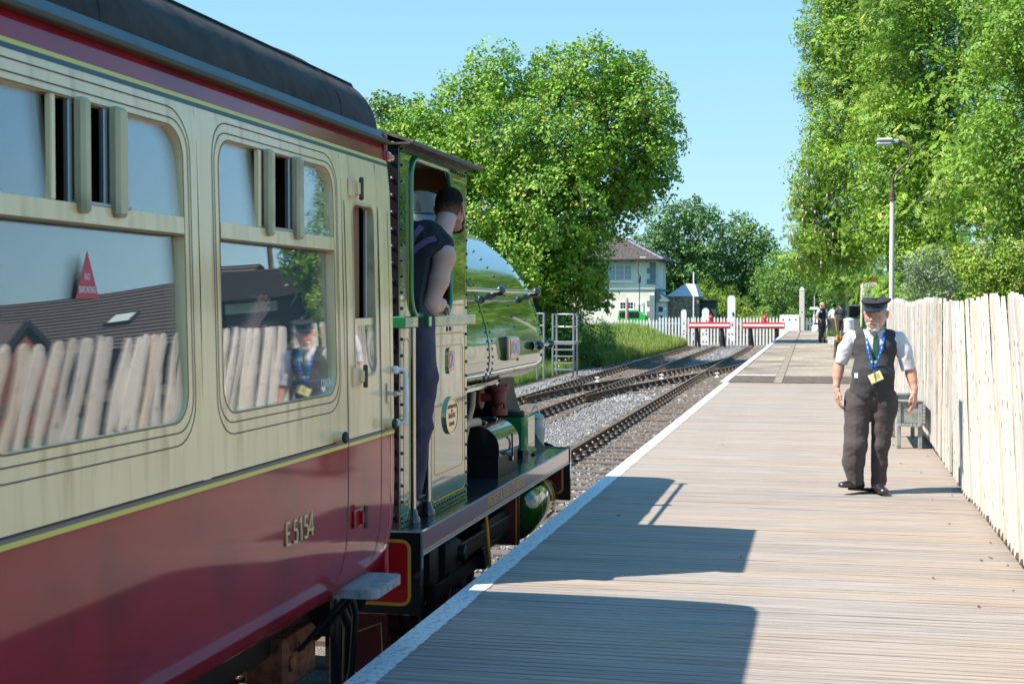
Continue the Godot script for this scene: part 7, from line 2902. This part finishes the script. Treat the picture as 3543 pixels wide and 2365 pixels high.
	st = ns()
	lathe(st, [Vector2(0, 0), Vector2(0.24, 0), Vector2(0.235, 0.92), Vector2(0.25, 0.93), Vector2(0.25, 1.0), Vector2(0.18, 1.06), Vector2(0, 1.08)], Transform3D(), 20)
	obj("bin_body", st, M.white_paint, t)
	t = thing("gas_bottle", V(-0.38, 0.0, 88.5), "white gas bottle with dark collar standing at the end of the platform", "gas bottle")
	st = ns()
	lathe(st, [Vector2(0, 0), Vector2(0.26, 0.0), Vector2(0.28, 0.06), Vector2(0.28, 0.30), Vector2(0.2, 0.42), Vector2(0.06, 0.45)], Transform3D(), 18)
	obj("bottle", st, M.white_paint, t)
	st = ns()
	lathe(st, [Vector2(0.15, 0.42), Vector2(0.17, 0.43), Vector2(0.17, 0.54), Vector2(0.15, 0.54)], Transform3D(), 14)
	obj("collar", st, M.tar_black, t)
	t = thing("notice_board", V(-0.56, 0, 96), "small white board on a post beyond the tall white gate post", "sign")
	st = ns()
	bx(st, Vector3(0, 1.42, 0), Vector3(0.6, 0.18, 0.03), 0.004)
	obj("board", st, M.sign_white, t)
	st = ns()
	bx(st, Vector3(0.0, 0.95, -0.04), Vector3(0.06, 2.6, 0.05), 0.004)
	obj("post", st, M.worn_white, t)
	t = thing("wooden_crate", V(1.05, 0.012, 56), "low brown timber seat box beside the fence end", "box")
	st = ns()
	bx(st, Vector3(0, 0.25, 0), Vector3(0.42, 0.5, 0.4), 0.01)
	obj("box_body", st, M.planter_wood, t)
	st = ns()
	bx(st, Vector3(0, 0.53, 0), Vector3(0.5, 0.05, 0.5), 0.008)
	obj("lid", st, M.old_timber, t)

func greens(parent: Node, at: Vector3, r: Vector3, n: int, c: Color, size: float) -> void:
	var mm := MultiMesh.new()
	mm.transform_format = MultiMesh.TRANSFORM_3D
	mm.use_colors = true
	mm.mesh = leaf_mesh(4, 0.9, 0.5, 1.2)
	mm.instance_count = n
	for i in n:
		var d := Vector3(rnd(-1, 1), rnd(-1, 1), rnd(-1, 1))
		mm.set_instance_transform(i, Transform3D(Basis.from_euler(Vector3(rnd(-1, 1), rnd(0, 6), rnd(-1, 1))) * Basis.from_scale(Vector3.ONE * size), at + d * r))
		mm.set_instance_color(i, c * rnd(0.6, 1.5))
	var o := MultiMeshInstance3D.new()
	o.name = "leaves"
	o.multimesh = mm
	o.material_override = M.leaf
	parent.add_child(o)
	stuff(o)

# ---------- trees, bushes, grass ----------
# n leaves about the origin, each folded along its midrib: length l, width w, spread r (in units of the copy's size)
func leaf_mesh(n: int, l: float, w: float, r: float, sd := 1, droop := 0.25) -> Mesh:
	var g := RandomNumberGenerator.new()
	g.seed = sd
	var st := ns()
	for i in n:
		var p := Vector3(g.randf_range(-1, 1), g.randf_range(-0.7, 0.7), g.randf_range(-1, 1)) * r
		var d := Vector3(g.randf_range(-1, 1), g.randf_range(-1.0, 0.45) - droop, g.randf_range(-1, 1)).normalized()
		var side := d.cross(Vector3(g.randf_range(-0.5, 0.5), 1, g.randf_range(-0.5, 0.5))).normalized()
		var up := side.cross(d) * w * 0.18
		var a := p
		var b := p + d * l * 0.45 + side * w * 0.5 + up
		var c := p + d * l
		var e := p + d * l * 0.45 - side * w * 0.5 + up
		tri(st, a, c, b)
		tri(st, a, e, c)
	st.generate_normals()
	return st.commit()

func pinnate_mesh(n: int, r: float, sd: int) -> Mesh:   # sprays of narrow leaflets on a stalk, as an ash has
	var g := RandomNumberGenerator.new()
	g.seed = sd
	var st := ns()
	for i in n:
		var p := Vector3(g.randf_range(-1, 1), g.randf_range(-0.6, 0.6), g.randf_range(-1, 1)) * r
		var d := Vector3(g.randf_range(-1, 1), g.randf_range(-0.9, 0.25), g.randf_range(-1, 1)).normalized()
		var side := d.cross(Vector3.UP).normalized()
		var nrm := side.cross(d)
		for k in 5:
			var at := p + d * (0.25 + 0.22 * k) - nrm * 0.05 * k * k * 0.3
			for s in ([-1.0, 1.0] if k < 4 else [0.0]):
				var dd: Vector3 = (d * (0.75 if s != 0.0 else 1.0) + side * s * 0.8 - nrm * 0.2).normalized()
				var ww: Vector3 = dd.cross(nrm).normalized() * 0.095
				tri(st, at, at + dd * 0.24 + ww, at + dd * 0.52)
				tri(st, at, at + dd * 0.52, at + dd * 0.24 - ww)
	st.generate_normals()
	return st.commit()

func crown(parent: Node3D, lobes: Array, mesh: Mesh, dens: float, size: float, cols: Array, sd: int, gap := 0.0, deep := 1.25, called := "crown") -> void:
	var g := RandomNumberGenerator.new()
	g.seed = sd
	var nz := FastNoiseLite.new()
	nz.seed = sd
	nz.frequency = 0.55
	nz.fractal_octaves = 3
	var xs: Array[Transform3D] = []
	var cs := PackedColorArray()
	for L in lobes:
		var c := V(L[0], L[1], L[2]) - parent.position
		var r: float = L[3]
		var n := int(4.0 * PI * r * r * dens)
		for i in n:
			var d := Vector3(g.randfn(), g.randfn(), g.randfn()).normalized()
			var q := 1.0 - absf(g.randfn()) * 0.22
			if g.randf() < 0.22:
				q = g.randf_range(0.2, 0.8)
			var p := d * r * q * Vector3(1, 0.95, deep)
			var v := nz.get_noise_3dv((c + p) * 1.0)
			p *= 1.0 + 0.42 * v
			p += c
			if v < -0.22 + gap and g.randf() < 0.8:
				continue
			var face := (d + Vector3(0, 0.5, 0) + Vector3(g.randfn(), g.randfn(), g.randfn()) * 0.35).normalized()
			var x := face.cross(Vector3(g.randfn(), g.randfn(), g.randfn())).normalized()
			var b := Basis(x, face, x.cross(face)) * Basis.from_scale(Vector3.ONE * size * g.randf_range(0.7, 1.35))
			xs.append(Transform3D(b, p))
			var col: Color = cols[0].lerp(cols[1], clampf(0.5 + v * 0.8 + g.randfn() * 0.28, 0, 1))
			if cols.size() > 2 and g.randf() < 0.05:
				col = cols[2]
			cs.append(col * 1.9 * g.randf_range(0.75, 1.25))
	var mm := MultiMesh.new()
	mm.transform_format = MultiMesh.TRANSFORM_3D
	mm.use_colors = true
	mm.mesh = mesh
	mm.instance_count = xs.size()
	for i in xs.size():
		mm.set_instance_transform(i, xs[i])
		mm.set_instance_color(i, cs[i])
	var o := MultiMeshInstance3D.new()
	o.name = called
	o.multimesh = mm
	o.material_override = M.leaf
	parent.add_child(o, true)
	stuff(o)

func limbs(parent: Node3D, lobes: Array, base_r: float, m: Material, sd: int) -> void:   # trunk from the base, a limb to each lobe
	var g := RandomNumberGenerator.new()
	g.seed = sd
	var top := 0.0
	var mid := Vector3.ZERO
	for L in lobes:
		mid += V(L[0], L[1], L[2]) - parent.position
		top = maxf(top, L[1])
	mid /= lobes.size()
	var st := ns()
	var trunk := [Vector3.ZERO, Vector3(0.05, mid.y * 0.25, 0.0), Vector3(mid.x * 0.15, mid.y * 0.5, mid.z * 0.2), Vector3(mid.x * 0.5, mid.y * 0.85, mid.z * 0.5)]
	tube(st, trunk, [base_r * 1.25, base_r, base_r * 0.8, base_r * 0.5], 10)
	obj("trunk", st, m, parent)
	for L in lobes:
		var c := V(L[0], L[1], L[2]) - parent.position
		st = ns()
		var a: Vector3 = trunk[2] if c.y < mid.y else trunk[3]
		var q := a.lerp(c, 0.5) + Vector3(g.randf_range(-0.3, 0.3), 0.25, g.randf_range(-0.3, 0.3))
		tube(st, [a, q, c], [base_r * 0.42, base_r * 0.26, base_r * 0.1], 7)
		for k in 4:
			var e: Vector3 = c + Vector3(g.randfn(), g.randfn() * 0.7 + 0.2, g.randfn()).normalized() * L[3] * 0.85
			tube(st, [q.lerp(c, 0.6), q.lerp(e, 0.7) + Vector3(0, 0.1, 0), e], [base_r * 0.14, base_r * 0.09, base_r * 0.03], 5)
		obj("limb", st, m, parent)

func jitter(lobes: Array, amount: float, sd: int) -> Array:   # spread a crown in depth
	var g := RandomNumberGenerator.new()
	g.seed = sd
	var out := []
	for L in lobes:
		out.append([L[0], L[1], L[2] + g.randf_range(-amount, amount), L[3]])
	return out

func mixed(lobes: Array, keep: float, sd: int) -> Array:
	var g := RandomNumberGenerator.new()
	g.seed = sd
	var out := []
	for L in lobes:
		out.append([L[0] + g.randf_range(-0.3, 0.3), L[1] + g.randf_range(-0.3, 0.3), L[2] + g.randf_range(-0.4, 0.4), L[3] * keep])
	return out

func tree(called: String, label: String, cat: String, base: Vector3, lobes: Array, mesh: Mesh, dens: float, size: float, cols: Array, sd: int, trunk_r: float, bark: Material, group := "", gap := 0.0, deep := 1.25) -> Node3D:
	var t := thing(called, base, label, cat, group)
	if trunk_r > 0:
		limbs(t, lobes, trunk_r, bark, sd)
	crown(t, lobes, mesh, dens, size, cols, sd, gap, deep)
	if called == "ash_tree":   # small loose twigs among the sprays
		crown(t, mixed(lobes, 1.06, sd + 1), leaf_mesh(9, 1.0, 0.56, 1.6, 6, 0.05), dens * 1.5, size * 0.70, [cols[0], cols[1]], sd + 5, gap + 0.1, deep, "loose_twigs")
	return t

func build_trees() -> void:
	var broad := leaf_mesh(9, 1.0, 0.85, 1.55, 3)
	var small := leaf_mesh(9, 0.9, 0.5, 1.6, 4)
	var ash := pinnate_mesh(5, 0.9, 5)
	var SYC := [[-18.73, 10.02, 63.0, 1.43], [-19.69, 9.23, 63.0, 0.92], [-17.68, 9.18, 63.0, 1.63], [-16.62, 11.07, 63.0, 1.72], [-14.54, 11.71, 63.0, 1.71], [-12.09, 11.72, 63.0, 1.70], [-9.87, 11.75, 63.0, 1.78], [-8.68, 12.10, 63.0, 1.18], [-8.05, 10.38, 62.0, 1.74], [-7.17, 8.81, 62.0, 1.35], [-7.55, 7.47, 62.0, 1.26], [-9.16, 8.56, 61.0, 2.30], [-11.31, 8.50, 60.0, 2.47], [-13.85, 8.56, 60.0, 2.40], [-16.30, 8.14, 61.0, 1.97], [-13.85, 6.08, 60.0, 2.30], [-11.31, 5.85, 60.0, 2.47], [-9.16, 6.26, 61.0, 1.73], [-8.23, 6.71, 62.0, 0.97], [-10.52, 3.79, 61.0, 1.64], [-12.48, 3.77, 60.0, 2.10], [-14.44, 4.36, 60.0, 1.73], [-11.30, 2.25, 61.0, 1.45], [-10.22, 2.82, 61.0, 0.96], [-17.40, 7.07, 62.0, 1.80], [-9.99, 1.86, 62.0, 0.69]]
	tree("sycamore_tree", "large round bright green sycamore standing left of the tracks behind the engine", "tree", V(-12.2, -1.0, 62), jitter(SYC, 1.6, 2), broad, 17.0, 0.155, [Color(0.040, 0.115, 0.008), Color(0.13, 0.22, 0.016), Color(0.20, 0.22, 0.03)], 11, 0.36, M.bark, "", 0.2, 1.35)
	var BACK := [[-30.17, 15.50, 95.0, 1.3], [-29.69, 13.95, 95.0, 1.5], [-30.50, 13.05, 95.0, 1.3], [-29.5, 11.5, 96.0, 1.8], [-28.6, 9.5, 95.0, 2.0], [-30.5, 9.5, 96.0, 2.0]]
	tree("distant_tree", "pale hazy tree top showing beside the coach roof", "tree", V(-29.5, -1.0, 95), BACK, broad, 5.0, 0.24, [Color(0.05, 0.11, 0.02), Color(0.10, 0.17, 0.03)], 12, 0.3, M.bark)
	var LOWB := [[-10.92, 0.53, 60.0, 1.43], [-12.09, 0.90, 60.0, 1.34], [-10.05, 0.34, 60.0, 1.04], [-10.32, -0.42, 66.0, 0.83], [-11.88, -0.70, 62.0, 0.99], [-10.68, -0.69, 62.0, 0.88], [-13.06, 1.28, 60.0, 1.53], [-10.61, 0.33, 70.0, 0.66], [-14.5, 1.2, 60.0, 1.6], [-16, 1.0, 60.0, 1.6]]
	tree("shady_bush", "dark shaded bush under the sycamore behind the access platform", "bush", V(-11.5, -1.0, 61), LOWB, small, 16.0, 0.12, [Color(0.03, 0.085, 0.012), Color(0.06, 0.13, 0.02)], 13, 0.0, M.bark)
	var A := [[-13.66, 8.98, 125.0, 1.95], [-11.72, 9.73, 125.0, 1.75], [-10.17, 8.93, 125.0, 1.55], [-14.82, 7.04, 125.0, 1.76], [-12.48, 6.63, 125.0, 2.34], [-10.16, 6.23, 125.0, 1.94], [-13.25, 3.92, 125.0, 1.95], [-10.92, 3.91, 125.0, 1.94], [-15.0, 4.0, 126.0, 2.0], [-12, 1.5, 126.0, 2.2], [-9.5, 1.6, 126.0, 2.0]]
	tree("rounded_tree", "dark green rounded tree behind the cream house", "tree", V(-12.2, -1, 125), jitter(A, 1.5, 3), broad, 6.0, 0.23, [Color(0.030, 0.085, 0.018), Color(0.065, 0.14, 0.03)], 14, 0.35, M.bark, "", 0.2)
	var B := [[-7.67, 8.29, 128.0, 1.78], [-6.10, 7.48, 128.0, 1.58], [-8.83, 6.32, 128.0, 1.98], [-6.48, 5.12, 128.0, 2.17], [-8.82, 3.56, 128.0, 1.98], [-5.69, 3.15, 128.0, 1.97], [-4.93, 6.29, 128.0, 1.18], [-7.0, 1.5, 128.0, 2.2]]
	tree("distant_tree", "second dark green tree right of the rounded tree beyond the sheds", "tree", V(-7, -1, 128), jitter(B, 1.5, 4), broad, 6.0, 0.23, [Color(0.030, 0.085, 0.014), Color(0.075, 0.15, 0.025)], 15, 0.35, M.bark, "", 0.2)
	var Cc := [[-3.18, 4.58, 108.0, 1.49], [-4.15, 3.26, 108.0, 1.49], [-2.20, 3.59, 108.0, 1.49], [-3.49, 1.94, 108.0, 1.33], [-1.54, 1.94, 108.0, 1.49], [-0.26, 2.27, 108.0, 1.32], [-4.0, 0.5, 108.0, 1.4], [-1.8, 0.5, 108.0, 1.4], [0.5, 0.6, 108.0, 1.4], [0.8, 4.2, 108.0, 1.7], [2.4, 2.4, 108.0, 2.0]]
	tree("light_green_bush", "tall light green bush beyond the crossing fence behind the white post", "bush", V(-2, -1, 108), jitter(Cc, 1.0, 5), small, 8.0, 0.17, [Color(0.07, 0.14, 0.02), Color(0.12, 0.20, 0.03)], 16, 0.15, M.bark)
	var Dd := [[-9.41, 2.31, 116.0, 1.44], [-7.99, 1.95, 116.0, 1.44], [-10.49, 1.75, 116.0, 1.08], [-6.57, 1.59, 116.0, 1.25], [-7.5, 0.4, 114.0, 1.3], [-5.6, 0.2, 113.0, 1.2]]
	tree("yellow_green_bush", "yellow green bush right of the green shed", "bush", V(-8, -1, 115), Dd, small, 8.0, 0.17, [Color(0.09, 0.15, 0.012), Color(0.15, 0.20, 0.02)], 17, 0.0, M.bark)
	var ROW := []
	for i in 14:
		ROW.append([-40.0 + i * 6.0, 3.0 + 1.5 * sin(i * 2.1), 165.0 + 4.0 * cos(i * 1.7), 4.2])
	tree("far_woodland", "far line of woodland closing the view behind the trees", "wood", V(0, -1, 165), ROW, broad, 1.6, 0.5, [Color(0.03, 0.08, 0.02), Color(0.06, 0.12, 0.03)], 18, 0.0, M.bark)
	# ash trees over the right-hand side
	var T1 := [[-0.03, 11.76, 52.0, 1.10], [0.89, 12.35, 52.0, 1.26], [0.45, 10.02, 52.0, 1.34], [-0.63, 9.74, 52.0, 0.47], [1.05, 10.78, 52.0, 1.41], [1.52, 8.73, 52.0, 1.57], [0.30, 7.99, 52.0, 1.18], [0.01, 6.58, 52.0, 1.11], [0.93, 6.09, 52.0, 1.58], [-0.61, 5.33, 52.0, 0.79], [0.17, 4.68, 52.0, 1.27], [1.55, 4.40, 52.0, 1.26], [-0.76, 4.26, 52.0, 0.71], [0.02, 3.72, 52.0, 0.95], [-0.91, 3.47, 52.0, 0.56], [0.95, 3.66, 52.0, 0.95], [2.2, 11.0, 53.0, 1.5], [2.6, 9.4, 53.0, 1.5], [0.5, 13.3, 52.5, 1.2], [2.0, 12.8, 53.0, 1.5]]
	tree("ash_tree", "tall ash whose left edge hangs over the far platform and the shelter", "tree", V(2.6, 0, 53), jitter(T1, 1.1, 6), ash, 12.0, 0.16, [Color(0.060, 0.13, 0.008), Color(0.14, 0.225, 0.018), Color(0.22, 0.26, 0.05)], 21, 0.22, M.pale_bark, "ash trees along the right side", 0.15)
	var T2 := [[2.07, 10.00, 42.0, 1.39], [2.44, 8.36, 42.0, 1.51], [2.09, 6.74, 42.0, 1.39], [2.94, 6.34, 42.0, 1.38], [2.10, 5.10, 42.0, 1.26], [2.84, 4.21, 42.0, 1.26], [3.79, 5.57, 42.0, 1.38], [4.01, 7.43, 42.0, 1.50], [3.76, 9.18, 42.0, 1.50], [2.11, 3.59, 42.0, 1.01], [3.09, 3.08, 42.0, 1.01], [2.6, 11.2, 43.0, 1.6], [4.6, 10.8, 43.0, 1.6]]
	tree("ash_tree", "middle ash rising directly behind the platform lamp", "tree", V(3.6, 0, 43), jitter(T2, 1.0, 7), ash, 13.0, 0.148, [Color(0.055, 0.125, 0.008), Color(0.135, 0.22, 0.018), Color(0.22, 0.26, 0.05)], 22, 0.2, M.pale_bark, "ash trees along the right side", 0.15)
	var T3 := [[4.19, 8.12, 34.0, 1.10], [4.39, 6.71, 34.0, 1.10], [3.93, 5.43, 34.0, 0.91], [4.51, 4.91, 34.0, 1.00], [4.04, 4.02, 34.0, 0.91], [4.95, 7.69, 34.0, 1.10], [5.25, 5.69, 34.0, 1.10], [5.18, 3.90, 34.0, 1.10], [4.3, 9.4, 34.5, 1.2], [5.6, 9.3, 34.5, 1.3], [6.6, 7.5, 34.5, 1.5], [6.8, 5.2, 34.5, 1.5], [4.7, 3.3, 34.5, 0.9], [3.6, 3.5, 35.0, 0.8], [5.2, 4.6, 35.5, 1.2], [3.4, 4.6, 36.0, 0.9]]
	tree("ash_tree", "nearest ash at the right edge above the fence", "tree", V(5.3, 0, 34.5), jitter(T3, 0.8, 8), ash, 16.0, 0.132, [Color(0.055, 0.125, 0.008), Color(0.13, 0.215, 0.018), Color(0.22, 0.26, 0.05)], 23, 0.2, M.pale_bark, "ash trees along the right side", 0.15)
	var T4 := [[9.2, 3.4, 39.8, 1.0], [9.6, 4.4, 40.2, 0.9], [9.0, 2.2, 39.8, 1.0], [8.4, 2.8, 40.0, 0.9], [9.3, 1.0, 39.8, 1.0], [8.4, 0.9, 40.0, 0.9]]
	tree("ash_tree", "ash behind the fence that shows only mirrored in the coach window", "tree", V(9.2, 0, 40.0), jitter(T4, 0.8, 9), ash, 9.0, 0.26, [Color(0.045, 0.11, 0.010), Color(0.10, 0.18, 0.020)], 27, 0.2, M.pale_bark, "", 0.15)
	var B1 := [[2.34, 2.67, 36.0, 0.49], [2.76, 2.35, 36.0, 0.54], [2.34, 2.13, 36.0, 0.43], [2.96, 2.89, 36.0, 0.38], [2.0, 1.6, 36.0, 0.5], [2.7, 1.4, 36.0, 0.7]]
	tree("silvery_bush", "silvery green bush behind the fence right of the lamp post", "bush", V(2.5, 0, 36), B1, small, 34.0, 0.085, [Color(0.08, 0.12, 0.06), Color(0.19, 0.23, 0.14)], 24, 0.0, M.bark)
	var B2 := [[3.18, 2.66, 32.0, 0.57], [3.72, 2.47, 32.0, 0.66], [4.17, 2.75, 32.0, 0.66], [3.37, 2.09, 32.0, 0.48], [4.09, 2.09, 32.0, 0.57], [4.80, 2.46, 32.0, 0.75], [3.6, 1.2, 32.0, 0.9], [4.9, 1.2, 32.0, 0.9], [5.8, 2.4, 31.0, 0.9]]
	tree("hedge_bush", "bright yellow green bush above the fence at the right edge", "bush", V(4, 0, 32), B2, small, 30.0, 0.09, [Color(0.08, 0.15, 0.012), Color(0.16, 0.21, 0.02), Color(0.22, 0.18, 0.04)], 25, 0.0, M.bark)
	var B3 := [[1.28, 2.76, 60.0, 0.73], [0.23, 3.07, 66.0, 0.70], [0.75, 2.60, 60.0, 0.6], [1.69, 2.52, 56.0, 0.68], [2.4, 2.0, 50.0, 0.9], [2.3, 1.0, 50.0, 0.9], [3.2, 1.6, 46.0, 1.0]]
	tree("leafy_shrub", "leafy shrub partly covering the stop board and the shelter window", "bush", V(1.9, 0, 56), B3, ash, 14.0, 0.22, [Color(0.05, 0.115, 0.010), Color(0.12, 0.20, 0.02)], 26, 0.0, M.bark)
	# pink candles of a chestnut among the ash leaves
	var st := ns()
	for i in 34:
		var p := Vector3(rnd(-0.9, 0.9), rnd(3.4, 7.6), rnd(50.3, 51.2))
		ball(st, V(p.x - 0.4, p.y - 0.5, p.z), Vector3(0.03, 0.07, 0.03) * rnd(0.6, 1.2), 6)
	tag(stuff(obj("chestnut_blossom", st, M.petal_pink)), "scattered pale pink blossom on the left edge of the ash over the far platform", "blossom")
	# grass
	blades("tall_grass", "tall bright grass on the bank left of the buffer stops", 15000, func() -> Vector3:
		var s := rnd(62.0, 91.0)
		var k := rng.randf() * rng.randf() * 9.0
		return Vector3(-9.6 - k + smoothstep(62.0, 80.0, s) * 0.9, -1.05 + 0.95 * smoothstep(0.0, 3.2, k), s), [0.30, 0.62], [Color(0.15, 0.26, 0.03), Color(0.34, 0.40, 0.09)])
	blades("verge_grass", "short grass and weeds along the ballast edge below the bushes", 9000, func() -> Vector3:
		var s := rnd(36.0, 64.0)
		var k := rng.randf() * rng.randf() * 5.0
		return Vector3(-10.2 - k, -1.05 + 0.35 * smoothstep(0.0, 3.2, k), s), [0.14, 0.35], [Color(0.08, 0.17, 0.02), Color(0.18, 0.28, 0.04)])
	blades("weeds", "green weeds growing behind the platform fence", 14000, func() -> Vector3:
		return Vector3(rnd(1.55, 5.5), -0.06, rnd(2.0, 40.0)), [0.30, 0.75], [Color(0.045, 0.12, 0.012), Color(0.10, 0.20, 0.025)])
	st = ns()
	for i in 60:
		var s := rnd(54.0, 68.0)
		ball(st, V(-10.3 - rnd(0.0, 0.9), -1.0 + rnd(0.05, 0.45), s), Vector3(0.05, 0.05, 0.05), 5)
	mat("petal_yellow", lin(0.70, 0.52, 0.02), 0.7)
	tag(stuff(obj("yellow_flowers", st, M.petal_yellow)), "small yellow flowers in the verge beyond the access platform", "flowers")

func blades(called: String, label: String, n: int, where: Callable, h: Array, cols: Array) -> void:
	var st := ns()
	var g := RandomNumberGenerator.new()
	g.seed = 9
	for i in 9:
		var a := g.randf() * TAU
		var p := Vector3(g.randf_range(-0.2, 0.2), 0, g.randf_range(-0.2, 0.2))
		var lean := Vector3(cos(a), 0, sin(a)) * g.randf_range(0.1, 0.4)
		var w := Vector3(-sin(a), 0, cos(a)) * 0.025
		var hh := g.randf_range(0.6, 1.1)
		var m := p + lean * 0.35 + Vector3(0, hh * 0.6, 0)
		quad(st, p - w, m - w * 0.8, m + w * 0.8, p + w)
		tri(st, m - w * 0.8, p + lean + Vector3(0, hh, 0), m + w * 0.8)
	st.generate_normals()
	var mm := MultiMesh.new()
	mm.transform_format = MultiMesh.TRANSFORM_3D
	mm.use_colors = true
	mm.mesh = st.commit()
	mm.instance_count = n
	for i in n:
		var q: Vector3 = where.call()
		var hh := rnd(h[0], h[1])
		mm.set_instance_transform(i, Transform3D(Basis(Vector3.UP, rnd(0, TAU)) * Basis.from_scale(Vector3(hh, hh * rnd(0.8, 1.3), hh)), V(q.x, q.y, q.z)))
		mm.set_instance_color(i, (cols[0] as Color).lerp(cols[1], rng.randf()))
	var o := MultiMeshInstance3D.new()
	o.name = called
	o.multimesh = mm
	o.material_override = M.grass_blade
	add_child(o)
	tag(stuff(o), label, "grass")
